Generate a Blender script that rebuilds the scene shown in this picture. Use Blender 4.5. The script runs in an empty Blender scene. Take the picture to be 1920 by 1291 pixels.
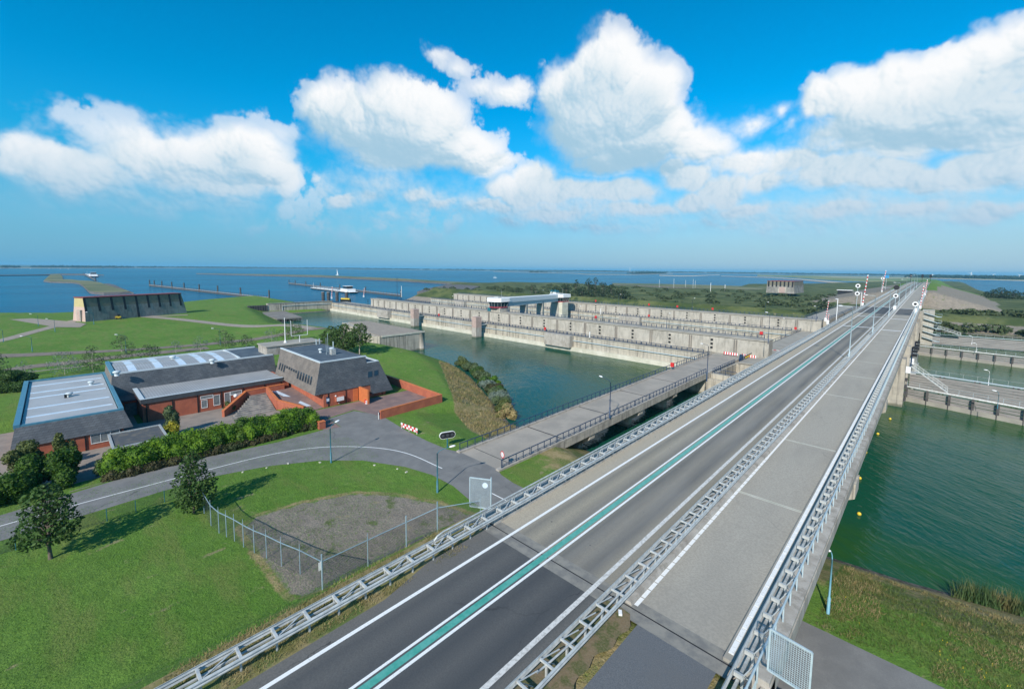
import bpy, math, random
import numpy as np
from mathutils import Vector, Matrix
R = math.radians
S = bpy.context.scene
COL = S.collection
random.seed(7)
rng = np.random.default_rng(7)

# ------------------------------------------------------------------ camera
F, CY = 825.0, 579.0                       # focal length and principal row, in photo pixels (1920 wide)
PIT, ROL, YAW, CZ = R(5.187), R(.594), R(43.88), 27.5
_f0 = Vector((-math.sin(YAW), math.cos(YAW), 0)); _r0 = Vector((math.cos(YAW), math.sin(YAW), 0)); _u0 = Vector((0, 0, 1))
FWD = _f0 * math.cos(PIT) - _u0 * math.sin(PIT)
_u1 = _u0 * math.cos(PIT) + _f0 * math.sin(PIT)
RGT = _r0 * math.cos(ROL) + _u1 * math.sin(ROL)
UPV = _u1 * math.cos(ROL) - _r0 * math.sin(ROL)
cd = bpy.data.cameras.new('camera'); cam = bpy.data.objects.new('camera', cd); COL.objects.link(cam)
cd.sensor_width = 36; cd.lens = 36 * F / 1920; cd.shift_y = -(645.5 - CY) / 1920
cd.clip_start = .5; cd.clip_end = 60000
cam.matrix_world = Matrix(((RGT.x, UPV.x, -FWD.x, 0), (RGT.y, UPV.y, -FWD.y, 0), (RGT.z, UPV.z, -FWD.z, CZ), (0, 0, 0, 1)))
S.camera = cam

def ray(px, py): return FWD + RGT * ((px - 960) / F) - UPV * ((py - CY) / F)
def P(px, py, z):
    d = ray(px, py); d = d * ((z - CZ) / d.z); return Vector((d.x, d.y, z))
def PX(px, py, X):
    d = ray(px, py); d = d * (X / d.x); return Vector((d.x, d.y, d.z + CZ))
def PY(px, py, Y):
    d = ray(px, py); d = d * (Y / d.y); return Vector((d.x, d.y, d.z + CZ))
def ppm(p): return F / (Vector(p) - Vector((0, 0, CZ))).dot(FWD)
def hgt(b, ty):
    "height above b whose image row is ty"
    lo, hi = 0, 80
    for _ in range(40):
        m = (lo + hi) / 2; v = Vector((b[0], b[1], b[2] + m - CZ)); y = CY - F * v.dot(UPV) / v.dot(FWD)
        if y > ty: lo = m
        else: hi = m
    return lo

# ------------------------------------------------------------------ light
SUN = Vector((.36 * .83, -.93 * .83, .56)).normalized()
sl = bpy.data.lights.new('sun', 'SUN'); sl.energy = 4.4; sl.angle = R(.53); sl.color = (1, .95, .87)
so = bpy.data.objects.new('sun', sl); COL.objects.link(so); so.location = (0, 0, 60)
so.rotation_euler = (-SUN).to_track_quat('-Z', 'Y').to_euler()
S.view_settings.view_transform = 'Standard'; S.view_settings.look = 'None'
S.view_settings.exposure = 0.22; S.view_settings.gamma = 1

W = bpy.data.worlds.new('World'); S.world = W; W.use_nodes = True
def N(nt, t, **k):
    n = nt.nodes.new(t)
    for a, b in k.items(): setattr(n, a, b)
    return n
def lk(nt, a, b): nt.links.new(a, b)
def setin(nt, sock, v):
    if hasattr(v, 'is_linked') or isinstance(v, bpy.types.NodeSocket): nt.links.new(v, sock)
    else: sock.default_value = v
def mth(nt, op, a, b=None, c=None, clamp=False):
    n = N(nt, 'ShaderNodeMath', operation=op, use_clamp=clamp); setin(nt, n.inputs[0], a)
    if b is not None: setin(nt, n.inputs[1], b)
    if c is not None: setin(nt, n.inputs[2], c)
    return n.outputs[0]
def vmt(nt, op, a, b=None, c=None):
    n = N(nt, 'ShaderNodeVectorMath', operation=op); setin(nt, n.inputs[0], a)
    if b is not None: setin(nt, n.inputs[1], b)
    if c is not None: setin(nt, n.inputs[2], c)
    return n.outputs['Value'] if op in ('LENGTH', 'DOT_PRODUCT') else n.outputs[0]
def mapr(nt, v, a, b, c=0., d=1., smooth=True):
    n = N(nt, 'ShaderNodeMapRange', interpolation_type='SMOOTHSTEP' if smooth else 'LINEAR')
    setin(nt, n.inputs[0], v); n.inputs[1].default_value = a; n.inputs[2].default_value = b
    n.inputs[3].default_value = c; n.inputs[4].default_value = d
    return n.outputs[0]
def noi(nt, vec, scale, detail=4., rough=.5, dist=0., out='Fac'):
    n = N(nt, 'ShaderNodeTexNoise'); n.inputs['Scale'].default_value = scale; n.inputs['Detail'].default_value = detail
    n.inputs['Roughness'].default_value = rough; n.inputs['Distortion'].default_value = dist
    if vec is not None: lk(nt, vec, n.inputs['Vector'])
    return n.outputs[out]
def mixc(nt, f, a, b, mode='MIX'):
    n = N(nt, 'ShaderNodeMix', data_type='RGBA', blend_type=mode)
    setin(nt, n.inputs[0], f)
    for i, v in ((6, a), (7, b)):
        if isinstance(v, (tuple, list)): n.inputs[i].default_value = (*v, 1) if len(v) == 3 else v
        else: lk(nt, v, n.inputs[i])
    return n.outputs[2]
def ramp(nt, f, stops, interp='LINEAR'):
    n = N(nt, 'ShaderNodeValToRGB'); r = n.color_ramp; r.interpolation = interp
    while len(r.elements) < len(stops): r.elements.new(.5)
    for e, (p, c) in zip(r.elements, stops):
        e.position = p; e.color = (*c, 1) if isinstance(c, (tuple, list)) else (c, c, c, 1)
    lk(nt, f, n.inputs[0]); return n.outputs[0]

def azel(px, py):
    d = ray(px, py).normalized(); return math.atan2(d.x, d.y), math.asin(d.z)

# cumulus field computed here, on an azimuth / elevation grid (radians)
AZ0, AZ1, EL0, EL1 = R(-102), R(14), R(-1), R(37)
CW, CH = 2160, 708
def _grid_noise(u, v, seed):
    g = np.random.default_rng(seed).random((256, 256)).astype(np.float32)
    iu, iv = np.floor(u).astype(int), np.floor(v).astype(int); fu, fv = u - iu, v - iv
    fu = fu * fu * fu * (fu * (fu * 6 - 15) + 10); fv = fv * fv * fv * (fv * (fv * 6 - 15) + 10)
    a, b = g[iv % 256, iu % 256], g[iv % 256, (iu + 1) % 256]; c, d = g[(iv + 1) % 256, iu % 256], g[(iv + 1) % 256, (iu + 1) % 256]
    return (a * (1 - fu) + b * fu) * (1 - fv) + (c * (1 - fu) + d * fu) * fv - .5
def fbm(u, v, scale, octs=5, gain=.5, seed=0):
    r, a, t = 0, 1, 0
    for k in range(octs):
        r = r + a * _grid_noise(u * scale + 17.3 * k, v * scale + 9.1 * k, seed + k); t += a; a *= gain; scale *= 2.03
    return r / t * 2
def worley(u, v, scale, seed):
    q = np.random.default_rng(seed); gx, gy = q.random((128, 128)).astype(np.float32), q.random((128, 128)).astype(np.float32)
    u, v = u * scale, v * scale; iu, iv = np.floor(u).astype(int), np.floor(v).astype(int); best = np.full(u.shape, 9., np.float32)
    for dx in (-1, 0, 1):
        for dy in (-1, 0, 1):
            a, b = iu + dx, iv + dy
            best = np.minimum(best, (a + gx[b % 128, a % 128] - u) ** 2 + (b + gy[b % 128, a % 128] - v) ** 2)
    return best
def smooth(x, a, b):
    t = np.clip((x - a) / (b - a), 0, 1); return t * t * (3 - 2 * t)
def blur(a, n):
    for ax in (0, 1):
        k = np.pad(a, [(n + 1, n) if i == ax else (0, 0) for i in (0, 1)], mode='edge').cumsum(ax)
        a = (np.take(k, range(2 * n + 1, k.shape[ax]), ax) - np.take(k, range(0, k.shape[ax] - 2 * n - 1), ax)) / (2 * n + 1)
    return a
# heaps: photo pixel of the centre, half width, half height, solidity
HEAPS = [(75, 300, 95, 55, .9), (150, 330, 120, 50, .7), (250, 255, 170, 42, .42), (330, 300, 150, 50, .9), (440, 285, 110, 45, 1), (500, 325, 75, 32, 1), (360, 330, 190, 32, .8), (250, 310, 100, 45, .6), (520, 250, 80, 26, .3),
         (618, 200, 62, 55, 1.1), (680, 235, 90, 55, 1.05), (765, 215, 105, 74, 1.15), (840, 270, 100, 52, 1.05), (740, 285, 120, 42, .9), (905, 305, 70, 30, .8),
         (815, 105, 42, 20, .4), (860, 125, 34, 20, .42), (900, 160, 50, 22, .45), (960, 170, 60, 30, .6),
         (1140, 125, 74, 70, 1.2), (1085, 175, 80, 70, 1.15), (1215, 165, 68, 62, 1.15), (1150, 225, 130, 72, 1.2), (1240, 250, 75, 58, 1.1), (1060, 250, 60, 45, .7), (1290, 275, 80, 35, .85), (1180, 295, 140, 34, .9),
         (1012, 335, 42, 32, 1.1), (975, 365, 60, 28, 1), (1070, 355, 95, 26, .95), (1170, 360, 80, 26, .95), (1290, 335, 55, 28, 1.15), (1265, 318, 35, 18, 1.15), (1365, 360, 65, 34, 1.1),
         (1395, 235, 50, 26, .5), (1450, 212, 36, 18, .5), (1470, 245, 60, 20, .4), (1545, 195, 52, 44, 1), (1600, 190, 60, 50, 1.05), (1680, 175, 70, 62, 1.1), (1760, 150, 72, 62, 1.1), (1830, 125, 72, 62, 1.1), (1900, 95, 70, 66, 1.1), (1990, 80, 90, 90, 1.1), (1760, 215, 230, 52, 1.1), (1620, 235, 130, 38, .95),
         (1700, 262, 250, 42, .85), (1560, 258, 120, 36, .8), (1890, 225, 120, 60, 1), (1380, 310, 110, 36, .6), (1480, 400, 560, 80, .5), (1050, 390, 260, 60, .45), (300, 360, 380, 70, .42), (730, 350, 200, 50, .42), (1500, 300, 70, 34, 1.0), (1400, 300, 60, 22, .6), (1560, 325, 100, 42, 1.15), (1650, 335, 90, 38, 1.1), (1720, 340, 60, 30, 1.1), (1800, 320, 90, 42, 1.05), (1890, 290, 90, 50, 1.1), (1980, 300, 90, 60, 1.1), (1850, 345, 120, 28, .9), (1450, 345, 60, 28, .9),
         (930, 395, 70, 20, .7), (1040, 405, 110, 22, .7), (1200, 395, 110, 20, .75), (1300, 385, 60, 24, 1), (1420, 395, 110, 20, .9), (1560, 400, 120, 20, .8), (1700, 395, 130, 20, .75), (1830, 405, 110, 22, .85), (1930, 390, 90, 24, .7),
         (960, 420, 60, 18, .6), (1120, 430, 160, 16, .5), (1350, 425, 180, 16, .55), (1650, 435, 240, 16, .45),
         (655, 380, 30, 20, .75), (700, 375, 70, 24, .55), (780, 365, 80, 22, .6), (830, 385, 50, 16, .5), (720, 405, 90, 14, .35), (610, 345, 22, 14, .35), (150, 400, 200, 16, .25), (1400, 440, 620, 46, .36), (1750, 430, 300, 50, .36), (1050, 400, 260, 60, .38), (700, 400, 170, 60, .3), (250, 380, 300, 60, .3), (420, 420, 120, 12, .3), (410, 385, 160, 12, .25)]
def cloud_image():
    az, el = np.meshgrid(np.linspace(AZ0, AZ1, CW, dtype=np.float32), np.linspace(EL0, EL1, CH, dtype=np.float32))
    wx = fbm(az, el, 7, 4, .5, 11) * .03 + fbm(az, el, 28, 4, .55, 12) * .011; wy = fbm(az, el, 7, 4, .5, 13) * .02 + fbm(az, el, 28, 4, .55, 14) * .009
    A, E_ = az + wx, el + wy
    T = np.zeros_like(az); K = np.full_like(az, -1.)
    for (x, y, rx, ry, wt) in HEAPS:
        a, e = azel(x, y); a0, _ = azel(x - rx, y); a1, _ = azel(x + rx, y); _, e0 = azel(x, y + ry); _, e1 = azel(x, y - ry)
        ra, re = (a1 - a0) / 2 * 1.18, (e1 - e0) / 2 * 1.2
        dv = (E_ - e) / re; dv = np.where(dv < 0, dv * .85, dv)
        l2 = ((A - a) / ra) ** 2 + dv ** 2
        t = np.sqrt(np.clip(1 - l2, 0, 1)) * min(ra, re * 1.6) * (.5 + .5 * wt)
        k = np.clip(1.12 - np.sqrt(l2), -1, 1) * wt
        T = np.maximum(T, t) + .18 * np.minimum(T, t); K = np.maximum(K, k) + .12 * np.clip(np.minimum(K, k), 0, 1)
    # cauliflower bumps in three sizes, wispy break-up on top
    bump = sum(am * np.clip(1 - worley(az + wx * .5, el + wy * .5, sc, sd), 0, 1) for sc, am, sd in ((20, .34, 21), (44, .24, 22), (95, .16, 23), (190, .08, 24)))
    rag = fbm(az, el, 16, 7, .6, 31); big = fbm(az, el, 5, 3, .5, 41)
    D = K + (bump - .52) * .62 + rag * .34 + big * .16
    soft = .14 + .5 * smooth(fbm(az, el, 5, 4, .55, 51), -.15, .45)
    solid = smooth(blur(np.clip(K, 0, 1), 14), .18, .75)
    Hh = blur(T, 2) + bump * .017 * smooth(K, 0, .5) + rag * .004
    Hs = blur(T, 10) + blur(bump, 2) * .02
    da, de = (AZ1 - AZ0) / CW, (EL1 - EL0) / CH
    def lam(h, k):
        gy, gx = np.gradient(h); nx, ny = -gx / da * k, -gy / de * k
        L = np.array((.36, .48, .80)); return (nx * L[0] + ny * L[1] + L[2]) / np.sqrt(nx * nx + ny * ny + 1)
    lit = .55 * lam(Hs, .9) + .45 * lam(Hh, .6)
    # light that has to come down through the heap: march up towards the sun
    occ = np.zeros_like(az); dn = np.clip(blur(D, 3), 0, 1.2)
    for s in range(1, 15):
        sy, sx = int(s * 7), int(s * 3)
        sh = np.zeros_like(dn); sh[:CH - sy, :CW - sx] = dn[sy:, sx:]; occ += sh
    occ /= 14
    under = smooth(blur(occ, 6), .08, .85)
    soft = soft * (1.25 - .75 * solid) + .75 * smooth(under, .25, .95) * (1 - .5 * smooth(K, .5, 1.))
    alpha = smooth(D, .10, .10 + soft) * (.55 + .45 * smooth(K, .12, .6)) * smooth(K, -.12, .12)
    light0 = (.35 + .78 * lit - (.62 - .22 * smooth(EL0 + (EL1 - EL0) * .5 - el, .1, .25)) * under + .08 * (bump - .5))
    light = .5 * (light0 + np.sqrt(light0 * light0 + .05)); light = np.clip(blur(light, 1), 0, 1.05)
    out = np.zeros((CH, CW, 4), np.float32); out[..., 0] = np.clip(light / 1.05, 0, 1); out[..., 1] = np.clip(D, 0, 1); out[..., 2] = under; out[..., 3] = 1
    out[..., 1] = alpha
    im = bpy.data.images.new('cumulus', CW, CH, alpha=False, float_buffer=True); im.colorspace_settings.name = 'Non-Color'
    im.pixels.foreach_set(out.ravel()); im.update(); im.pack()
    return im
def build_world():
    nt = W.node_tree; nt.nodes.clear()
    out = N(nt, 'ShaderNodeOutputWorld'); bg = N(nt, 'ShaderNodeBackground')
    sky = N(nt, 'ShaderNodeTexSky', sky_type='NISHITA', sun_disc=False)
    sky.sun_elevation = math.asin(SUN.z); sky.sun_rotation = math.atan2(SUN.x, SUN.y)
    sky.altitude = 0; sky.air_density = 1.0; sky.dust_density = .6; sky.ozone_density = 2.2
    hs = N(nt, 'ShaderNodeHueSaturation'); hs.inputs['Saturation'].default_value = 1.75; hs.inputs['Hue'].default_value = .489; hs.inputs['Value'].default_value = 1.40
    lk(nt, sky.outputs[0], hs.inputs['Color'])
    tc = N(nt, 'ShaderNodeTexCoord'); sx = N(nt, 'ShaderNodeSeparateXYZ'); lk(nt, tc.outputs['Generated'], sx.inputs[0])
    az = mth(nt, 'ARCTAN2', sx.outputs[0], sx.outputs[1]); el = mth(nt, 'ARCSINE', sx.outputs[2])
    cb = N(nt, 'ShaderNodeCombineXYZ'); lk(nt, mapr(nt, az, AZ0, AZ1, smooth=False), cb.inputs[0]); lk(nt, mapr(nt, el, EL0, EL1, smooth=False), cb.inputs[1])
    im = N(nt, 'ShaderNodeTexImage', extension='EXTEND', interpolation='Cubic'); im.image = cloud_image(); lk(nt, cb.outputs[0], im.inputs[0])
    sp = N(nt, 'ShaderNodeSeparateColor'); lk(nt, im.outputs[0], sp.inputs[0])
    ccol = ramp(nt, sp.outputs[0], [(0, (2.9, 4.7, 6.0)), (.3, (4.2, 5.6, 6.6)), (.6, (6.2, 6.9, 7.35)), (1, (7.9, 8.0, 8.1))])
    aerial = ramp(nt, mapr(nt, az, -1.6, .15), [(0, (.40, 2.95, 5.2)), (.55, (1.1, 3.35, 5.6)), (1, (2.1, 4.0, 5.8))])
    base = mixc(nt, mapr(nt, el, .0, .34, .86, .0), hs.outputs[0], aerial)
    ccol = mixc(nt, mapr(nt, el, .02, .24, .7, .0), ccol, aerial)
    alpha = mth(nt, 'MULTIPLY', sp.outputs[1], mapr(nt, el, .012, .09))
    lk(nt, mixc(nt, alpha, base, ccol), bg.inputs[0]); bg.inputs[1].default_value = .106
    lk(nt, bg.outputs[0], out.inputs[0])
    W.cycles.sampling_method = 'MANUAL'; W.cycles.sample_map_resolution = 512
build_world()

# ------------------------------------------------------------------ helpers
ORD = ['nearest', 'second', 'third', 'fourth', 'fifth', 'sixth', 'seventh', 'eighth', 'ninth', 'tenth', 'eleventh', 'twelfth', 'thirteenth', 'fourteenth', 'fifteenth', 'sixteenth', 'seventeenth', 'eighteenth', 'nineteenth', 'twentieth']
def tag(o, label=None, cat=None, group=None, kind=None):
    for k, v in (('label', label), ('category', cat), ('group', group), ('kind', kind)):
        if v: o[k] = v
    return o
def empty(name, loc, label, cat, group=None, rz=0):
    o = bpy.data.objects.new(name, None); COL.objects.link(o); o.location = loc; o.rotation_euler = (0, 0, rz); o.empty_display_size = .2
    return tag(o, label, cat, group)
KIDS = {}
def children(o): return KIDS.get(o.name, [])
def adopt(c, par): c.parent = par; KIDS.setdefault(par.name, []).append(c)
def copy_tree(o, parent=None, loc=None, rz=None, label=None, group=None, scale=None):
    c = o.copy(); COL.objects.link(c)
    if parent: adopt(c, parent)
    if loc is not None: c.location = loc
    if rz is not None: c.rotation_euler = (0, 0, rz)
    if scale is not None: c.scale = (scale, scale, scale)
    if label: c['label'] = label
    if group: c['group'] = group
    for ch in list(children(o)): copy_tree(ch, c)
    return c
class MB:
    "collects faces of one mesh"
    def __init__(s): s.v, s.f, s.m, s.mi = [], [], [], 0
    def add(s, vs, fs):
        b = len(s.v); s.v += [tuple(v) for v in vs]; s.f += [tuple(b + i for i in f) for f in fs]; s.m += [s.mi] * len(fs); return s
    def hexa(s, b): return s.add(b, [(3, 2, 1, 0), (4, 5, 6, 7), (0, 1, 5, 4), (1, 2, 6, 5), (2, 3, 7, 6), (3, 0, 4, 7)])
    def box(s, x0, y0, z0, x1, y1, z1): return s.hexa([(x0, y0, z0), (x1, y0, z0), (x1, y1, z0), (x0, y1, z0), (x0, y0, z1), (x1, y0, z1), (x1, y1, z1), (x0, y1, z1)])
    def cbox(s, c, sx, sy, sz, rz=0):
        a, b = math.cos(rz), math.sin(rz); q = []
        for z in (0, sz):
            for x, y in ((-1, -1), (1, -1), (1, 1), (-1, 1)):
                x, y = x * sx / 2, y * sy / 2; q.append((c[0] + x * a - y * b, c[1] + x * b + y * a, c[2] + z))
        return s.hexa(q)
    def prism(s, poly, z0, z1, top=None):
        n = len(poly); t = top or poly
        s.add([(p[0], p[1], z0) for p in poly] + [(p[0], p[1], z1) for p in t], [tuple(range(n, 2 * n)), tuple(range(n - 1, -1, -1))] + [(i, (i + 1) % n, n + (i + 1) % n, n + i) for i in range(n)]); return s
    def tube(s, pts, r, n=6, cap=True):
        pts = [Vector(p) for p in pts]; rs = r if isinstance(r, (list, tuple)) else [r] * len(pts); V = []; Fc = []
        for i, p in enumerate(pts):
            t = (pts[min(i + 1, len(pts) - 1)] - pts[max(i - 1, 0)]).normalized()
            a = t.cross(Vector((0, 0, 1)) if abs(t.z) < .95 else Vector((1, 0, 0))).normalized(); b = t.cross(a)
            for k in range(n):
                w = 2 * math.pi * k / n; V.append(p + (a * math.cos(w) + b * math.sin(w)) * rs[i])
        for i in range(len(pts) - 1):
            for k in range(n): Fc.append((i * n + k, i * n + (k + 1) % n, (i + 1) * n + (k + 1) % n, (i + 1) * n + k))
        if cap: Fc += [tuple(range(n)), tuple(range(len(V) - 1, len(V) - n - 1, -1))]
        return s.add(V, Fc)
    def beam(s, p, q, w, h, up=(0, 0, 1)):
        p, q = Vector(p), Vector(q); t = (q - p).normalized(); up = Vector(up)
        if abs(t.dot(up)) > .98: up = Vector((1, 0, 0))
        a = t.cross(up).normalized() * (w / 2); b = a.cross(t).normalized() * (h / 2)
        return s.hexa([p - a - b, p + a - b, q + a - b, q - a - b, p - a + b, p + a + b, q + a + b, q - a + b])
    def sweep(s, prof, pts, side=Vector((1, 0, 0)), closed=True):
        n = len(prof); V = []
        for p in pts:
            for u, w in prof: V.append(Vector(p) + side * u + Vector((0, 0, w)))
        m = n if closed else n - 1
        Fc = [(i * n + k, i * n + (k + 1) % n, (i + 1) * n + (k + 1) % n, (i + 1) * n + k) for i in range(len(pts) - 1) for k in range(m)]
        if closed: Fc += [tuple(range(n)), tuple(range((len(pts) - 1) * n + n - 1, (len(pts) - 1) * n - 1, -1))]
        return s.add(V, Fc)
    def ball(s, c, r, n=10, m=6, sz=1.):
        V = [(c[0], c[1], c[2] - r * sz)]
        for i in range(1, m):
            t = math.pi * i / m - math.pi / 2
            V += [(c[0] + r * math.cos(t) * math.cos(2 * math.pi * k / n), c[1] + r * math.cos(t) * math.sin(2 * math.pi * k / n), c[2] + r * sz * math.sin(t)) for k in range(n)]
        V.append((c[0], c[1], c[2] + r * sz)); Fc = []
        for k in range(n):
            Fc.append((0, 1 + (k + 1) % n, 1 + k)); Fc.append((len(V) - 1, 1 + (m - 2) * n + k, 1 + (m - 2) * n + (k + 1) % n))
            for i in range(m - 2): Fc.append((1 + i * n + k, 1 + i * n + (k + 1) % n, 1 + (i + 1) * n + (k + 1) % n, 1 + (i + 1) * n + k))
        return s.add(V, Fc)
    def disc(s, c, nrm, r, th, n=20):
        nrm = Vector(nrm).normalized(); return s.tube([Vector(c) - nrm * th / 2, Vector(c) + nrm * th / 2], r, n)
    def build(s, name, mats, parent=None, smooth=False, bevel=0, **kw):
        me = bpy.data.meshes.new(name); off = parent.location if parent is not None else Vector((0, 0, 0))
        par = parent
        while par is not None and par.parent is not None: par = par.parent; off = off + par.location
        base = kw.pop('origin', None)
        if base is not None and parent is None: off = Vector(base)
        local = kw.pop('local', False)
        if local: off = Vector((0, 0, 0))
        me.from_pydata([(v[0] - off[0], v[1] - off[1], v[2] - off[2]) for v in s.v], [], s.f)
        for m in (mats if isinstance(mats, (list, tuple)) else [mats]): me.materials.append(m)
        me.polygons.foreach_set('material_index', s.m)
        if smooth: me.polygons.foreach_set('use_smooth', [True] * len(s.f))
        me.update(); o = bpy.data.objects.new(name, me); COL.objects.link(o)
        if base is not None and parent is None: o.location = base
        if parent is not None: adopt(o, parent)
        if bevel:
            b = o.modifiers.new('bevel', 'BEVEL'); b.width = bevel; b.segments = 1; b.limit_method = 'ANGLE'
        tag(o, kw.get('label'), kw.get('cat'), kw.get('group'), kw.get('kind')); return o
def struct(mb, name, mats, **k): return mb.build(name, mats, kind='structure', **k)
def quads_mesh(name, V, mat, parent=None, nf=4, local_off=None):
    "V: (n, nf, 3) array of loose faces, as one mesh"
    n = len(V); me = bpy.data.meshes.new(name); v = V.reshape(-1, 3).astype(np.float32).copy()
    if parent is not None:
        off = Vector(parent.location)
        v -= np.array(off, np.float32)
    me.vertices.add(n * nf); me.vertices.foreach_set('co', v.ravel()); me.loops.add(n * nf); me.polygons.add(n)
    me.loops.foreach_set('vertex_index', np.arange(n * nf, dtype=np.int32)); me.polygons.foreach_set('loop_start', np.arange(0, n * nf, nf, dtype=np.int32))
    me.polygons.foreach_set('loop_total', np.full(n, nf, np.int32)); me.materials.append(mat); me.update(calc_edges=True); me.validate()
    o = bpy.data.objects.new(name, me); COL.objects.link(o)
    if parent is not None: adopt(o, parent)
    return o
def leaf_quads(c, size, up=.35, jit=.35, outward=None):
    n = len(c); nr = rng.normal(size=(n, 3)); nr[:, 2] += up
    if outward is not None: nr = nr * .8 + outward * 1.0
    nr /= np.linalg.norm(nr, axis=1, keepdims=True); a = rng.normal(size=(n, 3)); a -= nr * (a * nr).sum(1, keepdims=True); a /= np.linalg.norm(a, axis=1, keepdims=True); b = np.cross(nr, a)
    s = size * (1 + jit * rng.uniform(-1, 1, (n, 1))); a *= s * .62; b *= s * .42
    return np.stack([c - a, c - b + a * .1, c + a, c + b + a * .1], 1)

# ------------------------------------------------------------------ materials
def mat(name, base, c2=None, scale=3., rough=.8, bump=0., bscale=None, detail=5, metal=0., spec=.4, stretch=None, lo=.35, hi=.65, extra=None, coord='Object'):
    m = bpy.data.materials.new(name); m.use_nodes = True; nt = m.node_tree; b = nt.nodes['Principled BSDF']
    b.inputs['Roughness'].default_value = rough; b.inputs['Metallic'].default_value = metal; b.inputs['Specular IOR Level'].default_value = spec
    if coord == 'World': vec = N(nt, 'ShaderNodeNewGeometry').outputs['Position']
    else: vec = N(nt, 'ShaderNodeTexCoord').outputs[coord]
    col = None; v2 = vec
    if stretch: v2 = vmt(nt, 'MULTIPLY', vec, stretch)
    if c2 is not None: col = mixc(nt, mapr(nt, noi(nt, v2, scale, detail, .6), lo, hi), base, c2)
    if extra: col = extra(nt, vec, col if col is not None else base, b)
    if col is not None: lk(nt, col, b.inputs['Base Color'])
    else: b.inputs['Base Color'].default_value = (*base, 1)
    if bump:
        bn = N(nt, 'ShaderNodeBump'); bn.inputs['Strength'].default_value = bump; bn.inputs['Distance'].default_value = .05
        lk(nt, noi(nt, v2, bscale or scale * 4, 4, .6), bn.inputs['Height']); lk(nt, bn.outputs[0], b.inputs['Normal'])
    return m
def sep(nt, vec):
    s = N(nt, 'ShaderNodeSeparateXYZ'); lk(nt, vec, s.inputs[0]); return s.outputs
def x_concrete(stain=(.16, .15, .13), amount=.6, panel=0., run=.09):
    def f(nt, vec, col, b):
        st = noi(nt, vmt(nt, 'MULTIPLY', vec, (1.2, 1.2, run)), 1.1, 6, .68)
        col = mixc(nt, mth(nt, 'MULTIPLY', mapr(nt, st, .46, .64), amount), col, stain)
        big = noi(nt, vec, .12, 4, .6); col = mixc(nt, mapr(nt, big, .35, .7, 0, .35), col, (.5, .47, .41))
        wet = mapr(nt, mth(nt, 'ADD', sep(nt, vec)[2], mth(nt, 'MULTIPLY_ADD', noi(nt, vec, .6, 4, .6), -.9, .45)), .25, .75, .75, 0); col = mixc(nt, wet, col, (.075, .08, .045))
        if panel:
            s = sep(nt, vec); t = mth(nt, 'FRACT', mth(nt, 'DIVIDE', mth(nt, 'ADD', s[0], s[1]), panel)); col = mixc(nt, mth(nt, 'MULTIPLY', mth(nt, 'LESS_THAN', t, .1 / panel), .55), col, stain)
            t = mth(nt, 'FRACT', mth(nt, 'DIVIDE', s[2], 1.25)); col = mixc(nt, mth(nt, 'MULTIPLY', mth(nt, 'LESS_THAN', t, .05), .3), col, stain)
        return col
    return f
def x_brick(w, h, c_mortar, k=.5, rot=False):
    def f(nt, vec, col, b):
        s = sep(nt, vec); cb = N(nt, 'ShaderNodeCombineXYZ'); xy = mth(nt, 'ADD', s[0], s[1])
        if rot: lk(nt, s[2], cb.inputs[0]); lk(nt, xy, cb.inputs[1])
        else: lk(nt, xy, cb.inputs[0]); lk(nt, s[2], cb.inputs[1])
        br = N(nt, 'ShaderNodeTexBrick'); br.inputs['Scale'].default_value = 1; br.inputs['Brick Width'].default_value = w; br.inputs['Row Height'].default_value = h
        br.inputs['Mortar Size'].default_value = min(w, h) * .07; br.inputs['Color1'].default_value = (1, 1, 1, 1); br.inputs['Color2'].default_value = (.55, .55, .55, 1); br.inputs['Mortar'].default_value = (0, 0, 0, 1); br.inputs['Bias'].default_value = .2
        lk(nt, cb.outputs[0], br.inputs['Vector']); col = mixc(nt, mth(nt, 'MULTIPLY', mapr(nt, br.outputs[0], 0, 1, 1, 0, False), k), col, c_mortar); return col
    return f
def x_ribs(axis, pitch, dark, k=.5):
    def f(nt, vec, col, b):
        s = sep(nt, vec); t = mth(nt, 'PINGPONG', mth(nt, 'DIVIDE', s[axis], pitch), .5); return mixc(nt, mth(nt, 'MULTIPLY', mapr(nt, t, .1, .35), k), col, dark)
    return f
def leafmat(name, dark, light, tip=None):
    m = bpy.data.materials.new(name); m.use_nodes = True; nt = m.node_tree; b = nt.nodes['Principled BSDF']; b.inputs['Roughness'].default_value = .6; b.inputs['Specular IOR Level'].default_value = .25
    g = N(nt, 'ShaderNodeNewGeometry'); c = mixc(nt, g.outputs['Random Per Island'], dark, light)
    c = mixc(nt, mapr(nt, noi(nt, g.outputs['Position'], .55, 3, .6), .42, .68), c, tip or light)
    lk(nt, c, b.inputs['Base Color'])
    tr = N(nt, 'ShaderNodeBsdfTranslucent'); lk(nt, c, tr.inputs[0]); mx = N(nt, 'ShaderNodeMixShader'); mx.inputs[0].default_value = .25
    lk(nt, b.outputs[0], mx.inputs[1]); lk(nt, tr.outputs[0], mx.inputs[2]); lk(nt, mx.outputs[0], nt.nodes['Material Output'].inputs[0]); return m
M = {}
M['galv'] = mat('galvanised_steel', (.53, .545, .525), (.39, .41, .40), 2.5, .45, metal=.15, spec=.5)
M['galv_old'] = mat('weathered_steel', (.50, .52, .50), (.36, .35, .32), 4, .5, metal=.25)
M['blue_steel'] = mat('dark_blue_paint', (.012, .035, .085), (.02, .05, .1), 3, .4)
M['teal_steel'] = mat('teal_paint', (.02, .12, .16), (.03, .15, .19), 3, .4)
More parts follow.
